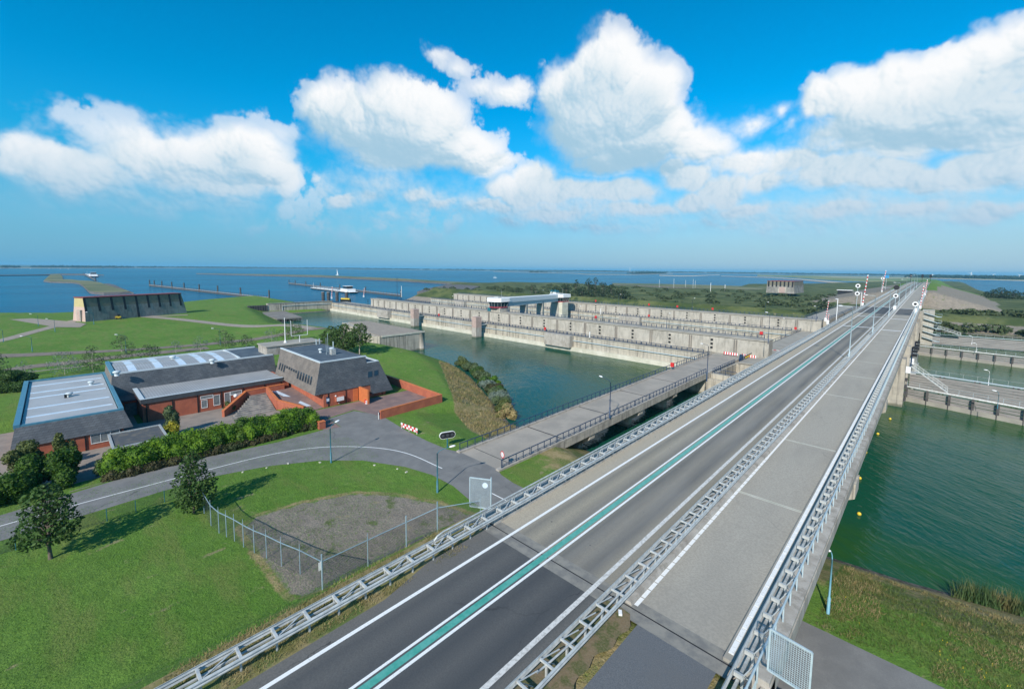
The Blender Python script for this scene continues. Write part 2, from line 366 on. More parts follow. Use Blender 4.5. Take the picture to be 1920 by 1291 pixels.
M['pale_steel'] = mat('pale_blue_steel', (.46, .55, .57), (.38, .47, .5), 3, .45, metal=.1); M['fence_steel'] = mat('blue_grey_fence_steel', (.20, .30, .36), (.27, .36, .41), 3, .5); M['lamp_teal'] = mat('faded_teal_paint', (.13, .32, .40), (.17, .36, .43), 3, .5)
M['white'] = mat('white_paint', (.8, .8, .78), (.7, .7, .68), 4, .5)
M['black'] = mat('black_paint', (.012, .013, .015), rough=.5)
M['red'] = mat('red_paint', (.62, .03, .03), (.5, .03, .03), 5, .45)
M['yellow'] = mat('yellow_paint', (.72, .52, .04), (.6, .42, .04), 5, .5)
M['concrete'] = mat('lock_concrete', (.44, .40, .315), (.36, .325, .255), .5, .9, .25, 6, coord='World', extra=x_concrete((.13, .12, .10), .85, 3.3))
M['concrete_up'] = mat('upper_concrete', (.43, .40, .335), (.34, .315, .26), .4, .9, .2, 6, coord='World', extra=x_concrete((.20, .19, .16), .6, 0, .3))
M['deckcon'] = mat('bridge_concrete', (.45, .41, .33), (.34, .31, .26), .6, .9, .25, 7, coord='World', extra=x_concrete((.13, .12, .11), .7, 2.4, .12))
M['fascia'] = mat('weathered_concrete', (.40, .37, .32), (.30, .27, .23), .8, .9, .3, 9, coord='World', extra=x_concrete((.16, .14, .11), .6, 0, .2))
M['slab'] = mat('concrete_slab', (.36, .335, .28), (.28, .26, .22), .35, .9, .15, 8, coord='World')
M['pinkcon'] = mat('pink_concrete', (.45, .33, .28), (.36, .27, .23), 1, .9, coord='World')
M['ledge'] = mat('pale_ledge_concrete', (.60, .57, .47), (.48, .46, .36), .4, .9, coord='World')
def cracks(nt, vec, col, dark, k=.5, scale=.16):
    w = vmt(nt, 'MULTIPLY_ADD', noi(nt, vec, .7, 4, .6, out='Color'), (1.6, 1.6, 0), vec); v = N(nt, 'ShaderNodeTexVoronoi', feature='DISTANCE_TO_EDGE'); v.inputs['Scale'].default_value = scale; lk(nt, vmt(nt, 'MULTIPLY', w, (1, .45, 0)), v.inputs['Vector'])
    m = mth(nt, 'MULTIPLY', mapr(nt, v.outputs['Distance'], .001, .008, 1, 0), mapr(nt, noi(nt, vec, .13, 3, .5), .48, .62)); return mixc(nt, mth(nt, 'MULTIPLY', m, k), col, dark)
def x_tracks(nt, vec, col, b):
    s = sep(nt, vec); w = mth(nt, 'ADD', s[0], mth(nt, 'MULTIPLY_ADD', noi(nt, vmt(nt, 'MULTIPLY', vec, (1, .04, 1)), .6, 3, .6), .5, -.25))
    t = mapr(nt, w, -22.6, -11.6, 0, 1, False)
    def q(x): return (x + 22.6) / 11.0
    tr = ramp(nt, t, [(0, (.40, .37, .32)), (q(-19.9), (.40, .37, .32)), (q(-19.0), (.20, .195, .18)), (q(-18.2), (.32, .30, .255)), (q(-17.2), (.185, .18, .17)), (q(-16.6), (.31, .29, .245)), (q(-15.7), (.125, .127, .127)), (q(-14.7), (.225, .215, .195)), (q(-13.7), (.11, .112, .114)), (q(-12.9), (.26, .245, .21)), (1, (.205, .195, .17))])
    g = noi(nt, vec, 9, 3, .7); tr = mixc(nt, 1., tr, (1.06, 1.0, .87), 'MULTIPLY'); tr = mixc(nt, mapr(nt, g, .3, .7, 0, .3), tr, (.09, .085, .08))
    tr = mixc(nt, mth(nt, 'MULTIPLY', mapr(nt, noi(nt, vec, 2.6, 2, .5), .735, .76), .75), tr, (.05, .05, .05)); tr = mixc(nt, mapr(nt, noi(nt, vmt(nt, 'MULTIPLY', vec, (1, .1, 1)), .35, 4, .6), .4, .75, 0, .35), tr, (.36, .34, .3)); return tr
M['bridge_road'] = mat('worn_bridge_asphalt', (.2, .2, .2), rough=.85, bump=.12, bscale=30, coord='World', extra=x_tracks)
def x_asph(nt, vec, col, b):
    s = sep(nt, vec); t = mapr(nt, s[0], -22.6, -11.6, 0, 1, False)
    def q(x): return (x + 22.6) / 11.0
    k = ramp(nt, t, [(0, 1.), (q(-19.8), .9), (q(-19.0), .25), (q(-18.2), .55), (q(-17.2), .2), (q(-16.4), .35), (q(-15.6), .05), (q(-14.7), .42), (q(-13.7), 0.), (q(-12.7), .3), (q(-12.4), .75), (1, .8)])
    c = cracks(nt, vec, mixc(nt, k, (.066, .070, .072), (.155, .148, .133)), (.03, .03, .03), .7); return mixc(nt, mapr(nt, noi(nt, vec, 14, 3, .7), .3, .7, 0, .35), c, (.03, .032, .035))
M['asphalt'] = mat('dark_asphalt', (.06, .065, .07), rough=.85, bump=.15, bscale=40, coord='World', extra=x_asph)
M['chip'] = mat('coarse_chip_asphalt', (.10, .107, .112), (.15, .155, .158), 26, .9, .5, 40, coord='World', detail=3, extra=lambda nt, v, c, b: mixc(nt, mapr(nt, noi(nt, v, .35, 4, .6), .4, .7, 0, .5), c, (.13, .13, .125)))
M['pale_road'] = mat('pale_worn_asphalt', (.385, .35, .285), (.315, .287, .235), 8, .9, .15, 30, coord='World', detail=3, extra=lambda nt, v, c, b: mixc(nt, mapr(nt, noi(nt, vmt(nt, 'MULTIPLY', v, (1, .25, 1)), .3, 5, .62), .42, .72, 0, .45), cracks(nt, v, c, (.14, .13, .115), .35), (.24, .22, .185)))
M['access_road'] = mat('grey_service_road', (.215, .21, .195), (.17, .167, .157), .5, .9, .1, 30, coord='World', extra=lambda nt, v, c, b: mixc(nt, mapr(nt, noi(nt, v, 12, 3, .7), .3, .7, 0, .3), cracks(nt, v, c, (.07, .07, .07), .6), (.11, .11, .115)))
M['bridge2_road'] = mat('pinkish_deck_surface', (.38, .335, .275), (.30, .27, .225), .3, .9, .1, 30, coord='World', extra=lambda nt, v, c, b: mixc(nt, mapr(nt, noi(nt, v, 11, 3, .7), .3, .7, 0, .2), c, (.2, .19, .18)))
M['path'] = mat('gravel_path', (.33, .28, .22), (.26, .22, .18), 1.2, .95, coord='World')
M['brownpath'] = mat('brown_earth_strip', (.165, .135, .11), (.22, .18, .14), .5, .95, coord='World')
M['paving'] = mat('brick_paving', (.28, .235, .195), (.215, .185, .16), .5, .9, .1, 12, coord='World')
M['redpaving'] = mat('red_brick_paving', (.25, .165, .14), (.18, .125, .115), .5, .9, .1, 12, coord='World')
M['mark'] = mat('white_road_paint', (.78, .78, .75), (.55, .55, .52), 10, .7, coord='World', lo=.5, hi=.75)
M['mark_old'] = mat('worn_road_paint', (.62, .61, .57), (.40, .39, .36), 6, .7, coord='World', lo=.42, hi=.7)
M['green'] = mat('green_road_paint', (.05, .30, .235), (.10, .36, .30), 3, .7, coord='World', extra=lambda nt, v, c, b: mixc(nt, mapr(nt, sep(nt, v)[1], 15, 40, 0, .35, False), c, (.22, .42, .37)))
M['joint'] = mat('joint_rubber', (.02, .02, .022), rough=.8)
M['brick'] = mat('orange_red_brick', (.46, .135, .07), (.36, .10, .055), .8, .85, .2, 12, coord='World', extra=x_brick(.33, .11, (.2, .07, .05), .55, True))
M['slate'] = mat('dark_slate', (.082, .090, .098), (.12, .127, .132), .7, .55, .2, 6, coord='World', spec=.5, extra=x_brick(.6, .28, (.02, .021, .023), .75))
M['slate_lit'] = mat('sunlit_weathered_slate', (.22, .19, .16), (.16, .14, .12), .7, .7, .2, 6, coord='World', extra=x_brick(.6, .22, (.05, .045, .04), .5))  # weathered slate, with sunlight also put into the colour of the sun-facing sides
M['felt'] = mat('roofing_felt', (.065, .085, .105), (.10, .125, .145), .5, .7, coord='World', lo=.4, hi=.7)
M['metalroof'] = mat('ribbed_grey_roof', (.43, .43, .42), (.36, .36, .35), .4, .5, metal=.15, coord='World', extra=x_ribs(1, .38, (.25, .25, .25), .5))
M['metalroof_b'] = mat('smooth_grey_roof', (.44, .44, .43), (.38, .38, .37), .3, .5, metal=.1, coord='World', extra=x_ribs(0, .3, (.34, .34, .34), .25))
M['skylight'] = mat('pale_skylight', (.62, .71, .78), (.54, .63, .71), 1, .25, spec=.6)
M['trim'] = mat('pale_roof_trim', (.50, .56, .58), rough=.5)
M['bluetrim'] = mat('blue_gutter', (.06, .19, .27), (.09, .23, .3), 2, .5)
M['fascia_dark'] = mat('dark_fascia_board', (.045, .052, .06), (.065, .07, .075), 1, .6)
M['glass'] = mat('window_glass', (.02, .03, .04), rough=.06, spec=.9)
M['glass_pale'] = mat('curtained_glass', (.20, .22, .22), (.13, .15, .16), 2, .12, spec=.8)
M['door'] = mat('orange_door', (.55, .17, .055), (.48, .14, .05), 2, .6)
M['wood'] = mat('grey_timber', (.30, .28, .26), (.20, .19, .18), 1.2, .85, stretch=(.2, 1, 4), coord='World')
M['wood_dark'] = mat('dark_timber', (.055, .052, .05), (.09, .085, .08), 1, .85, coord='World')
M['stone'] = mat('dark_revetment_stone', (.085, .08, .078), (.15, .14, .13), .5, .95, coord='World')
M['trunk'] = mat('bark', (.16, .13, .10), (.10, .08, .065), 3, .9)
M['birch'] = mat('pale_birch_bark', (.45, .40, .33), (.28, .25, .2), 4, .9)
M['leaf'] = leafmat('maple_leaves', (.028, .062, .016), (.08, .15, .032), (.055, .115, .025))
M['leaf_hedge'] = leafmat('hedge_leaves', (.025, .075, .008), (.10, .21, .012), (.15, .26, .015))
M['leaf_low'] = leafmat('brownish_shrub_leaves', (.05, .042, .022), (.10, .095, .035), (.045, .065, .022))
M['leaf_olive'] = leafmat('olive_leaves', (.05, .075, .02), (.12, .15, .04), (.10, .12, .035))
M['leaf_birch'] = leafmat('birch_leaves', (.035, .07, .018), (.09, .15, .035), (.055, .1, .025))
M['leaf_grey'] = leafmat('silvery_leaves', (.10, .14, .10), (.22, .27, .22), (.15, .2, .16))
M['leaf_dull'] = leafmat('dull_green_leaves', (.06, .095, .04), (.135, .18, .08), (.10, .14, .06))
M['leaf_yellow'] = leafmat('yellow_leaves', (.16, .16, .015), (.38, .32, .02), (.22, .22, .02))
M['leaf_far'] = leafmat('far_leaves', (.02, .04, .022), (.05, .08, .035), (.035, .06, .025))
M['straw'] = leafmat('dry_grass_blades', (.22, .17, .075), (.42, .34, .16), (.16, .17, .05))
M['blade'] = leafmat('grass_blades', (.085, .19, .022), (.15, .29, .04), (.12, .24, .035))
M['reed'] = leafmat('reed_blades', (.04, .09, .03), (.10, .17, .06), (.22, .19, .08))
M['blade_dull'] = leafmat('dull_grass_blades', (.07, .12, .025), (.14, .19, .05), (.12, .15, .04)); M['flower'] = mat('yellow_petals', (.7, .5, .02), rough=.7)

def ground_mat():
    m = bpy.data.materials.new('grassland'); m.use_nodes = True; nt = m.node_tree; b = nt.nodes['Principled BSDF']; b.inputs['Roughness'].default_value = .95; b.inputs['Specular IOR Level'].default_value = .15
    pos = N(nt, 'ShaderNodeNewGeometry').outputs['Position']; at = N(nt, 'ShaderNodeAttribute', attribute_name='zone'); z = N(nt, 'ShaderNodeSeparateColor'); lk(nt, at.outputs['Color'], z.inputs[0])
    n_m = noi(nt, pos, .09, 5, .6); n_f = noi(nt, pos, 1.3, 6, .68); n_s = noi(nt, vmt(nt, 'MULTIPLY', pos, (.5, 1.6, 1)), .28, 4, .6); n_t = noi(nt, pos, 7, 4, .7)
    lawn = mixc(nt, mapr(nt, n_m, .34, .64), (.11, .235, .03), (.175, .30, .05))
    lawn = mixc(nt, mapr(nt, noi(nt, vmt(nt, 'MULTIPLY', pos, (.25, 1, 1)), .5, 5, .65), .4, .66, 0, .5), lawn, (.16, .25, .05)); lawn = mixc(nt, mapr(nt, n_f, .34, .7, 0, .75), lawn, (.098, .185, .034))
    lawn = mixc(nt, mapr(nt, n_s, .46, .68, 0, .8), lawn, (.19, .235, .06))
    lawn = mixc(nt, mapr(nt, n_t, .3, .75, 0, .65), lawn, (.042, .095, .014))
    dry = mixc(nt, mapr(nt, noi(nt, pos, .8, 6, .7), .35, .65), (.34, .26, .13), (.19, .17, .06))
    dry = mixc(nt, mapr(nt, noi(nt, pos, .22, 4, .6), .48, .66), dry, (.10, .14, .03))
    dry = mixc(nt, mapr(nt, noi(nt, pos, 5, 4, .7), .4, .7, 0, .5), dry, (.42, .35, .2))
    dirt = mixc(nt, mapr(nt, noi(nt, pos, .5, 6, .7), .35, .65), (.245, .21, .165), (.32, .275, .215))
    dirt = mixc(nt, mapr(nt, noi(nt, pos, 5, 4, .75), .35, .7, 0, .6), dirt, (.10, .095, .085))
    dirt = mixc(nt, mapr(nt, noi(nt, pos, .33, 5, .7), .58, .68, 0, .8), dirt, (.09, .13, .03))
    scrub = mixc(nt, mapr(nt, noi(nt, pos, .045, 5, .65), .38, .62), (.060, .085, .028), (.135, .15, .055))
    scrub = mixc(nt, mapr(nt, noi(nt, pos, .16, 5, .7), .5, .66), scrub, (.035, .06, .022))
    jit = mth(nt, 'MULTIPLY_ADD', noi(nt, pos, 1.1, 5, .7), .7, -.35)
    def zone(o): return mapr(nt, mth(nt, 'ADD', o, jit), .38, .62)
    c = mixc(nt, zone(z.outputs[0]), lawn, dry); c = mixc(nt, zone(z.outputs[2]), c, scrub); c = mixc(nt, zone(z.outputs[1]), c, dirt)
    st = mapr(nt, at.outputs['Alpha'], .0, 1., 0, 1, False)
    # mown lawn scattered with bare dry patches
    pt = mth(nt, 'MULTIPLY', mapr(nt, noi(nt, vmt(nt, 'MULTIPLY', pos, (1, .6, 1)), .5, 5, .66), .62, .70), .75); c = mixc(nt, pt, c, (.30, .25, .14))
    sx = sep(nt, pos); rock = mapr(nt, mth(nt, 'ADD', sx[2], mth(nt, 'MULTIPLY', n_f, .8)), .55, 1.2, 1, 0)
    c = mixc(nt, rock, c, mixc(nt, mapr(nt, noi(nt, pos, 1.6, 3, .8), .4, .6), (.06, .056, .05), (.2, .18, .15)))
    lk(nt, c, b.inputs['Base Color'])
    bn = N(nt, 'ShaderNodeBump'); bn.inputs['Strength'].default_value = .9; bn.inputs['Distance'].default_value = .12
    lk(nt, mth(nt, 'ADD', n_t, mth(nt, 'MULTIPLY', noi(nt, pos, 2.2, 5, .7), 1.2)), bn.inputs['Height']); lk(nt, bn.outputs[0], b.inputs['Normal'])
    return m
M['ground'] = ground_mat()
def water_mat():
    m = bpy.data.materials.new('water'); m.use_nodes = True; nt = m.node_tree; b = nt.nodes['Principled BSDF']
    b.inputs['Roughness'].default_value = .10; b.inputs['IOR'].default_value = 1.33; b.inputs['Specular IOR Level'].default_value = .34
    pos = N(nt, 'ShaderNodeNewGeometry').outputs['Position']; s = sep(nt, pos)
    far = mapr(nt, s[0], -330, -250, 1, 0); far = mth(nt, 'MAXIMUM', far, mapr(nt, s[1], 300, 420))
    green = mixc(nt, mapr(nt, noi(nt, pos, .035, 4, .55), .35, .65), (.005, .068, .058), (.008, .066, .036))
    # algae bloom: thicker close to the lock walls and along the right hand banks
    near_wall = mth(nt, 'MULTIPLY', mapr(nt, s[1], 86, 119), mapr(nt, s[0], -120, -45, .25, 1)); rgt = mapr(nt, s[0], -16, -6); rw = mth(nt, 'MULTIPLY', mapr(nt, s[1], 92, 120, .1, .95), rgt)
    shore = mth(nt, 'MULTIPLY', mapr(nt, s[1], 64, 54, 0, .8), rgt)
    al = mth(nt, 'MAXIMUM', mth(nt, 'MAXIMUM', near_wall, rw), shore)
    al = mth(nt, 'MULTIPLY', al, mapr(nt, noi(nt, vmt(nt, 'MULTIPLY', pos, (.5, 1, 1)), .12, 5, .6, 1.2), .3, .62, .15, 1))
    green = mixc(nt, mth(nt, 'MULTIPLY', rgt, .6), green, (.008, .070, .032))
    green = mixc(nt, al, green, (.026, .082, .013))
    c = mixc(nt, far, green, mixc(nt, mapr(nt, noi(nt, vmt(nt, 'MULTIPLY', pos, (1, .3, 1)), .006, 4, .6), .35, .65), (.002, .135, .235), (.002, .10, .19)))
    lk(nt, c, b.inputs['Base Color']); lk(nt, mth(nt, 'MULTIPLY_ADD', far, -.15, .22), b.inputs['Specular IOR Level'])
    rp = N(nt, 'ShaderNodeMapping'); rp.inputs['Rotation'].default_value = (0, 0, R(38)); lk(nt, pos, rp.inputs[0])
    w1 = noi(nt, vmt(nt, 'MULTIPLY', rp.outputs[0], (.35, 1, 1)), 1.15, 3, .55, .6); w2 = noi(nt, vmt(nt, 'MULTIPLY', rp.outputs[0], (.5, 1, 1)), .22, 3, .5)
    w3 = noi(nt, vmt(nt, 'MULTIPLY', rp.outputs[0], (.4, 1, 1)), 3.2, 2, .5)
    calm = mapr(nt, noi(nt, pos, .02, 3, .5), .3, .7, .55, 1)
    h = mth(nt, 'ADD', mth(nt, 'MULTIPLY', w1, 1.), mth(nt, 'ADD', mth(nt, 'MULTIPLY', w2, 1.6), mth(nt, 'MULTIPLY', w3, .3)))
    bn = N(nt, 'ShaderNodeBump'); bn.inputs['Distance'].default_value = .16; lk(nt, mth(nt, 'MULTIPLY', h, calm), bn.inputs['Height']); bn.inputs['Strength'].default_value = .75
    lk(nt, bn.outputs[0], b.inputs['Normal'])
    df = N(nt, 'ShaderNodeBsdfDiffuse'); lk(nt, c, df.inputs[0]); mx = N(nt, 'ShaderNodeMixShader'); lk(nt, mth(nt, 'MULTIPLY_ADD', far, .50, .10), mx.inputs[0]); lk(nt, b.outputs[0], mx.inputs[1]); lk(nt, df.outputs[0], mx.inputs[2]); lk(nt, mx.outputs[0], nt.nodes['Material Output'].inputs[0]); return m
M['water'] = water_mat()

# ------------------------------------------------------------------ water, ground
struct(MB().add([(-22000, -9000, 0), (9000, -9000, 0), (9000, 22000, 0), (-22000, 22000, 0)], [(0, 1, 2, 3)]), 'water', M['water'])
def zr(y):
    return float(np.interp(y, [-80, 0, 20, 55, 94, 126, 190, 260, 402, 600, 700, 800, 1000], [9.3, 9.42, 9.55, 9.95, 10.45, 10.85, 11.8, 12.95, 14.9, 16.35, 16.4, 15.6, 11]))
def pip(x, y, poly):
    ins = np.zeros(x.shape, bool); n = len(poly)
    for i in range(n):
        x1, y1 = poly[i][:2]; x2, y2 = poly[(i + 1) % n][:2]
        c = ((y1 > y) != (y2 > y)); ins ^= c & (x < (x2 - x1) * (y - y1) / ((y2 - y1) if y2 != y1 else 1e-9) + x1)
    return ins
def sdist(x, y, poly):
    d = np.full(x.shape, 1e9); n = len(poly)
    for i in range(n):
        x1, y1 = poly[i][:2]; x2, y2 = poly[(i + 1) % n][:2]; dx, dy = x2 - x1, y2 - y1
        t = np.clip(((x - x1) * dx + (y - y1) * dy) / (dx * dx + dy * dy + 1e-9), 0, 1); d = np.minimum(d, np.hypot(x - x1 - t * dx, y - y1 - t * dy))
    return np.where(pip(x, y, poly), d, -d)
BANK = [(90, -150), (90, 60), (25, 55.5), (7, 53.2), (0, 51.4), (-5.9, 50.6), (-20, 51.5), (-36, 55), (-53, 54.9), (-65.7, 62.2), (-84.6, 72.5), (-102, 79), (-118, 77), (-127, 74), (-131, 81), (-160, 81), (-176, 77), (-192, 70.5), (-212, 73), (-235, 78), (-262, 82), (-271, 84), (-272, 119), (-395, 119), (-388, 96), (-361, 60.5), (-330, 32), (-307, 5), (-328, -19.6), (-350, -150)]
def ss(v, a, b):
    t = np.clip((v - a) / (b - a), 0, 1); return t * t * (3 - 2 * t)
def gz(x, y):
    x, y = np.asarray(x, float), np.asarray(y, float)
    d = sdist(x, y, BANK)
    top = 4 + 2.0 * ss(-x, 84, 122) * ss(y, 40, 62) * (1 - ss(-x, 170, 215)) + 1.0 * ss(-x, 175, 260)
    top = top - .8 * ss(-x, 65.2, 67.2) * (1 - ss(-x, 96, 100)) * ss(y, -16, -13) * (1 - ss(y, 25, 27))
    sl = np.where(x > -30, .36, np.where((x < -41) & (x > -60), .24, .42))
    z = np.minimum(top, np.maximum(-2.5, d * sl))
    dx = np.maximum(np.maximum(-23.3 - x, x + 3.4), 0); yb = y - 20.0
    inside = dx <= 0
    de = np.where(inside, np.maximum(yb, 0) * 5, np.hypot(dx, np.maximum(yb, 0) * 1.1))
    e = 9.3 - de / 1.5
    return np.maximum(z, np.where(y < 34, e, -9))
def grid_mesh(xs, ys, zf, zonef, keep=None):
    X, Y = np.meshgrid(xs, ys); Z = zf(X, Y); zn = zonef(X, Y, Z); nx, ny = len(xs), len(ys)
    idx = np.arange(nx * ny).reshape(ny, nx); q = np.stack([idx[:-1, :-1], idx[:-1, 1:], idx[1:, 1:], idx[1:, :-1]], -1).reshape(-1, 4)
    zq = Z.ravel()[q]; ok = zq.max(1) > -2.4
    if keep is not None:
        cx, cy = X.ravel()[q].mean(1), Y.ravel()[q].mean(1); ok &= keep(cx, cy)
    return np.stack([X, Y, Z], -1).reshape(-1, 3), q[ok], zn.reshape(-1, 4)
def terrain(name, parts, material):
    V, Q, Zn, b = [], [], [], 0
    for v, q, z in parts: V.append(v); Q.append(q + b); Zn.append(z); b += len(v)
    V, Q, Zn = np.concatenate(V), np.concatenate(Q), np.concatenate(Zn)
    use = np.unique(Q); mp = np.full(len(V), -1); mp[use] = np.arange(len(use)); V, Zn, Q = V[use], Zn[use], mp[Q]
    me = bpy.data.meshes.new(name); me.from_pydata(V.tolist(), [], Q.tolist()); a = me.attributes.new('zone', 'FLOAT_COLOR', 'POINT'); a.data.foreach_set('color', Zn.astype(np.float32).ravel())
    me.polygons.foreach_set('use_smooth', [True] * len(me.polygons)); me.materials.append(material); me.update(); o = bpy.data.objects.new(name, me); COL.objects.link(o); return tag(o, kind='structure')
def pl(z, *pts): return [P(x, y, z) for x, y in pts]
GRAVEL = pl(4, (455, 990), (480, 969), (560, 945), (660, 926), (740, 929), (820, 944), (885, 966)) + [Vector((-26.5, 22.5, 6)), Vector((-27.6, 17, 6)), Vector((-27.8, 11.2, 6)), Vector((-33, 10.5, 5))]
DRY = pl(2.8, (822, 672), (838, 720), (852, 765), (884, 810), (932, 838)) + [Vector((-30, 42, 4)), Vector((-30, 57, 0)), Vector((-53, 56, 0)), Vector((-66, 64, 0)), Vector((-85, 74, 0)), Vector((-98, 76, 0))]
def zones(x, y, z):
    f = lambda p: np.clip(.5 + sdist(x, y, p) / 2.2, 0, 1)
    g = f(GRAVEL); dry = f(DRY)
    vd = np.clip((x + 23.2) * .35 + .75, 0, .62) * (x < -22) * (y < 22)                      # yellowed verge under the guard rail
    vd = np.maximum(vd, np.clip((x + 40) / 15, 0, 1) * np.clip((9 - y) / 10, 0, 1) * .44 * (x < -22)); vd = np.maximum(vd, .60 * ((x > -23.4) & (x < -3) & (y < 21)))
    rt = ((x > -4) & (y > 34)) * np.clip(.26 + (y - 36) * .045, .26, .62); dry = np.maximum(dry, np.maximum(vd, rt))
    dry = np.maximum(dry, np.clip((x + 38) / 6, 0, 1) * (x < -4) * np.clip((y - 34) * .09, 0, .58))
    g = np.maximum(g, ((x > -31) & (x < -4) & (y > 38) & (y < 60)) * .52)
    g = np.maximum(g, np.clip(1 - np.abs((x - 1) * .20 + (y - 46.0)) / 1.3, 0, 1) * (x > -5) * .75)    # footpath on the right hand bank
    sg = sdist(x, y, GRAVEL); dry = np.maximum(dry, .62 * np.exp(-((sg + .3) / .7) ** 2)); g = g * (sg > -.2)
    return np.stack([dry, g, np.zeros_like(x), np.ones_like(x)], -1)
near = lambda x, y: (x > -100) & (x < 30) & (y > -14) & (y < 60)
terrain('ground', [grid_mesh(np.arange(-100, 30.1, .5), np.arange(-14, 60.1, .5), gz, zones),
                   grid_mesh(np.concatenate([np.arange(-400, -100, 3), np.arange(-100, 31, 2), np.arange(35, 95, 5)]), np.concatenate([np.arange(-150, -14, 6), np.arange(-14, 60, 2), np.arange(60, 126, 2)]), gz, zones, lambda x, y: ~near(x, y))], M['ground'])

# land beyond the locks, with the dam that carries the road on
LAND = pl(0, (784, 551), (800, 546), (845, 533.5), (950, 531), (1060, 532.5), (1150, 538), (1240, 541.5), (1330, 545), (1362, 545), (1398, 534.5), (1500, 534), (1640, 529.5), (1722, 527.2)) + [Vector((-60, 2200, 0)), Vector((60, 1900, 0)), Vector((52, 1100, 0)), Vector((58, 900, 0)), Vector((66, 800, 0)), Vector((170, 760, 0)), Vector((170, 290, 0)), Vector((30, 287, 0)), Vector((-6, 289, 0)), Vector((-24, 290, 0)), Vector((-24, 207, 0)), Vector((-330, 207, 0)), Vector((-340, 240, 0))]
def gz2(x, y):
    x, y = np.asarray(x, float), np.asarray(y, float); d = sdist(x, y, LAND)
    bank = np.where(x < -22, 8.6 * ss(y, 200, 207) * (1 - ss(y, 228, 262)), 4.6 * ss(y, 296, 316) * (1 - ss(y, 326, 345)))
    top = np.maximum(3.0 + .7 * np.sin(x * .05) * np.sin(y * .043), bank + 2.2)
    z = np.minimum(top, np.maximum(-2.5, d * np.where(x > -22, .28, .5)))
    zc = np.interp(y, [0, 395, 430, 600, 700, 800, 1000, 1500, 2300], [-9, -9, 14.6, 15.9, 15.9, 15.0, 10.8, 8.5, 6])
    e = zc - np.maximum(0, np.abs(x + 13.2) - 12) / np.where(x > 0, 3.0, 4.2); z = np.where(d > -30, np.maximum(z, np.where(d > 0, e, z)), z)
    return z
def zones2(x, y, z):
    zc = np.interp(y, [0, 395, 430, 600, 700, 800, 1000, 1500, 2300], [-9, -9, 14.6, 15.9, 15.9, 15.0, 10.8, 8.5, 6])
    dam = (zc - np.maximum(0, np.abs(x + 13.2) - 12) / np.where(x > 0, 3.0, 4.2) >= z - .3) & (y > 395)
    scrub = np.where(dam, .25, 1.) * (1 - .35 * ((x < -22) & (y < 262) & (y > 215)) * (z > 5)); dirt = np.where(dam & (z < 14.8) & (y < 720), .8, 0)
    dirt = np.maximum(dirt, ((x < -22) & (y < 216)) * .7); dirt = np.maximum(dirt, ((x > -24) & (y < 304) & (y > 290)) * .75)
    return np.stack([np.zeros_like(x), dirt, scrub, np.ones_like(x)], -1)
terrain('far_bank', [grid_mesh(np.concatenate([np.arange(-700, -40, 9), np.arange(-40, 60, 3), np.arange(60, 180, 8)]), np.concatenate([np.arange(198, 460, 3), np.arange(460, 1000, 8), np.arange(1000, 2300, 30)]), gz2, zones2)], M['ground'])
def G(x, y): return float(gz(np.array([x]), np.array([y]))[0])
def G2(x, y): return float(gz2(np.array([x]), np.array([y]))[0])
def sheet(name, polyx, material, off=.03, zf=None, step=1.0):
    "paving sheet that follows the ground: strips between two edge lines or a flat polygon"
    mb = MB(); mb.add([(p[0], p[1], (zf(p[0], p[1]) if zf else p[2]) + off) for p in polyx], [tuple(range(len(polyx)))]); return struct(mb, name, material)
def spline(pts, k=6):
    pts = [Vector(p) for p in pts]; q = [pts[0] * 2 - pts[1]] + pts + [pts[-1] * 2 - pts[-2]]; out = []
    for i in range(1, len(q) - 2):
        a, b, c, d = q[i - 1], q[i], q[i + 1], q[i + 2]
        for j in range(k): t = j / k; out.append(.5 * ((2 * b) + (c - a) * t + (2 * a - 5 * b + 4 * c - d) * t * t + (3 * b - a - 3 * c + d) * t ** 3))
    return out + [pts[-1]]
def ribbon(name, line, w, material, off=.05, zf=None, both=None):
    if len(line) > 3: line = spline([(p[0], p[1], p[2] if len(p) > 2 else 0) for p in line])
    mb = MB(); V = []; L = [Vector((p[0], p[1], p[2] if len(p) > 2 else 0)) for p in line]; pts = []
    for a, b in zip(L[:-1], L[1:]):
        k = max(1, int((b - a).length / 2.5)); pts += [a.lerp(b, i / k) for i in range(k)]
    pts.append(L[-1]); ws = np.interp(np.linspace(0, 1, len(pts)), np.linspace(0, 1, len(w)), w) if isinstance(w, (list, tuple)) else [w] * len(pts)
    for i, p in enumerate(pts):
        t = (pts[min(i + 1, len(pts) - 1)] - pts[max(i - 1, 0)]).normalized(); s = Vector((-t.y, t.x, 0))
        for k in (-1, -.33, .33, 1):
            q = p + s * (ws[i] / 2 * k); V.append((q.x, q.y, (zf(q.x, q.y) if zf else p.z) + off))
    mb.add(V, [(i * 4 + k, i * 4 + k + 1, i * 4 + k + 5, i * 4 + k + 4) for i in range(len(pts) - 1) for k in range(3)]); return struct(mb, name, material)

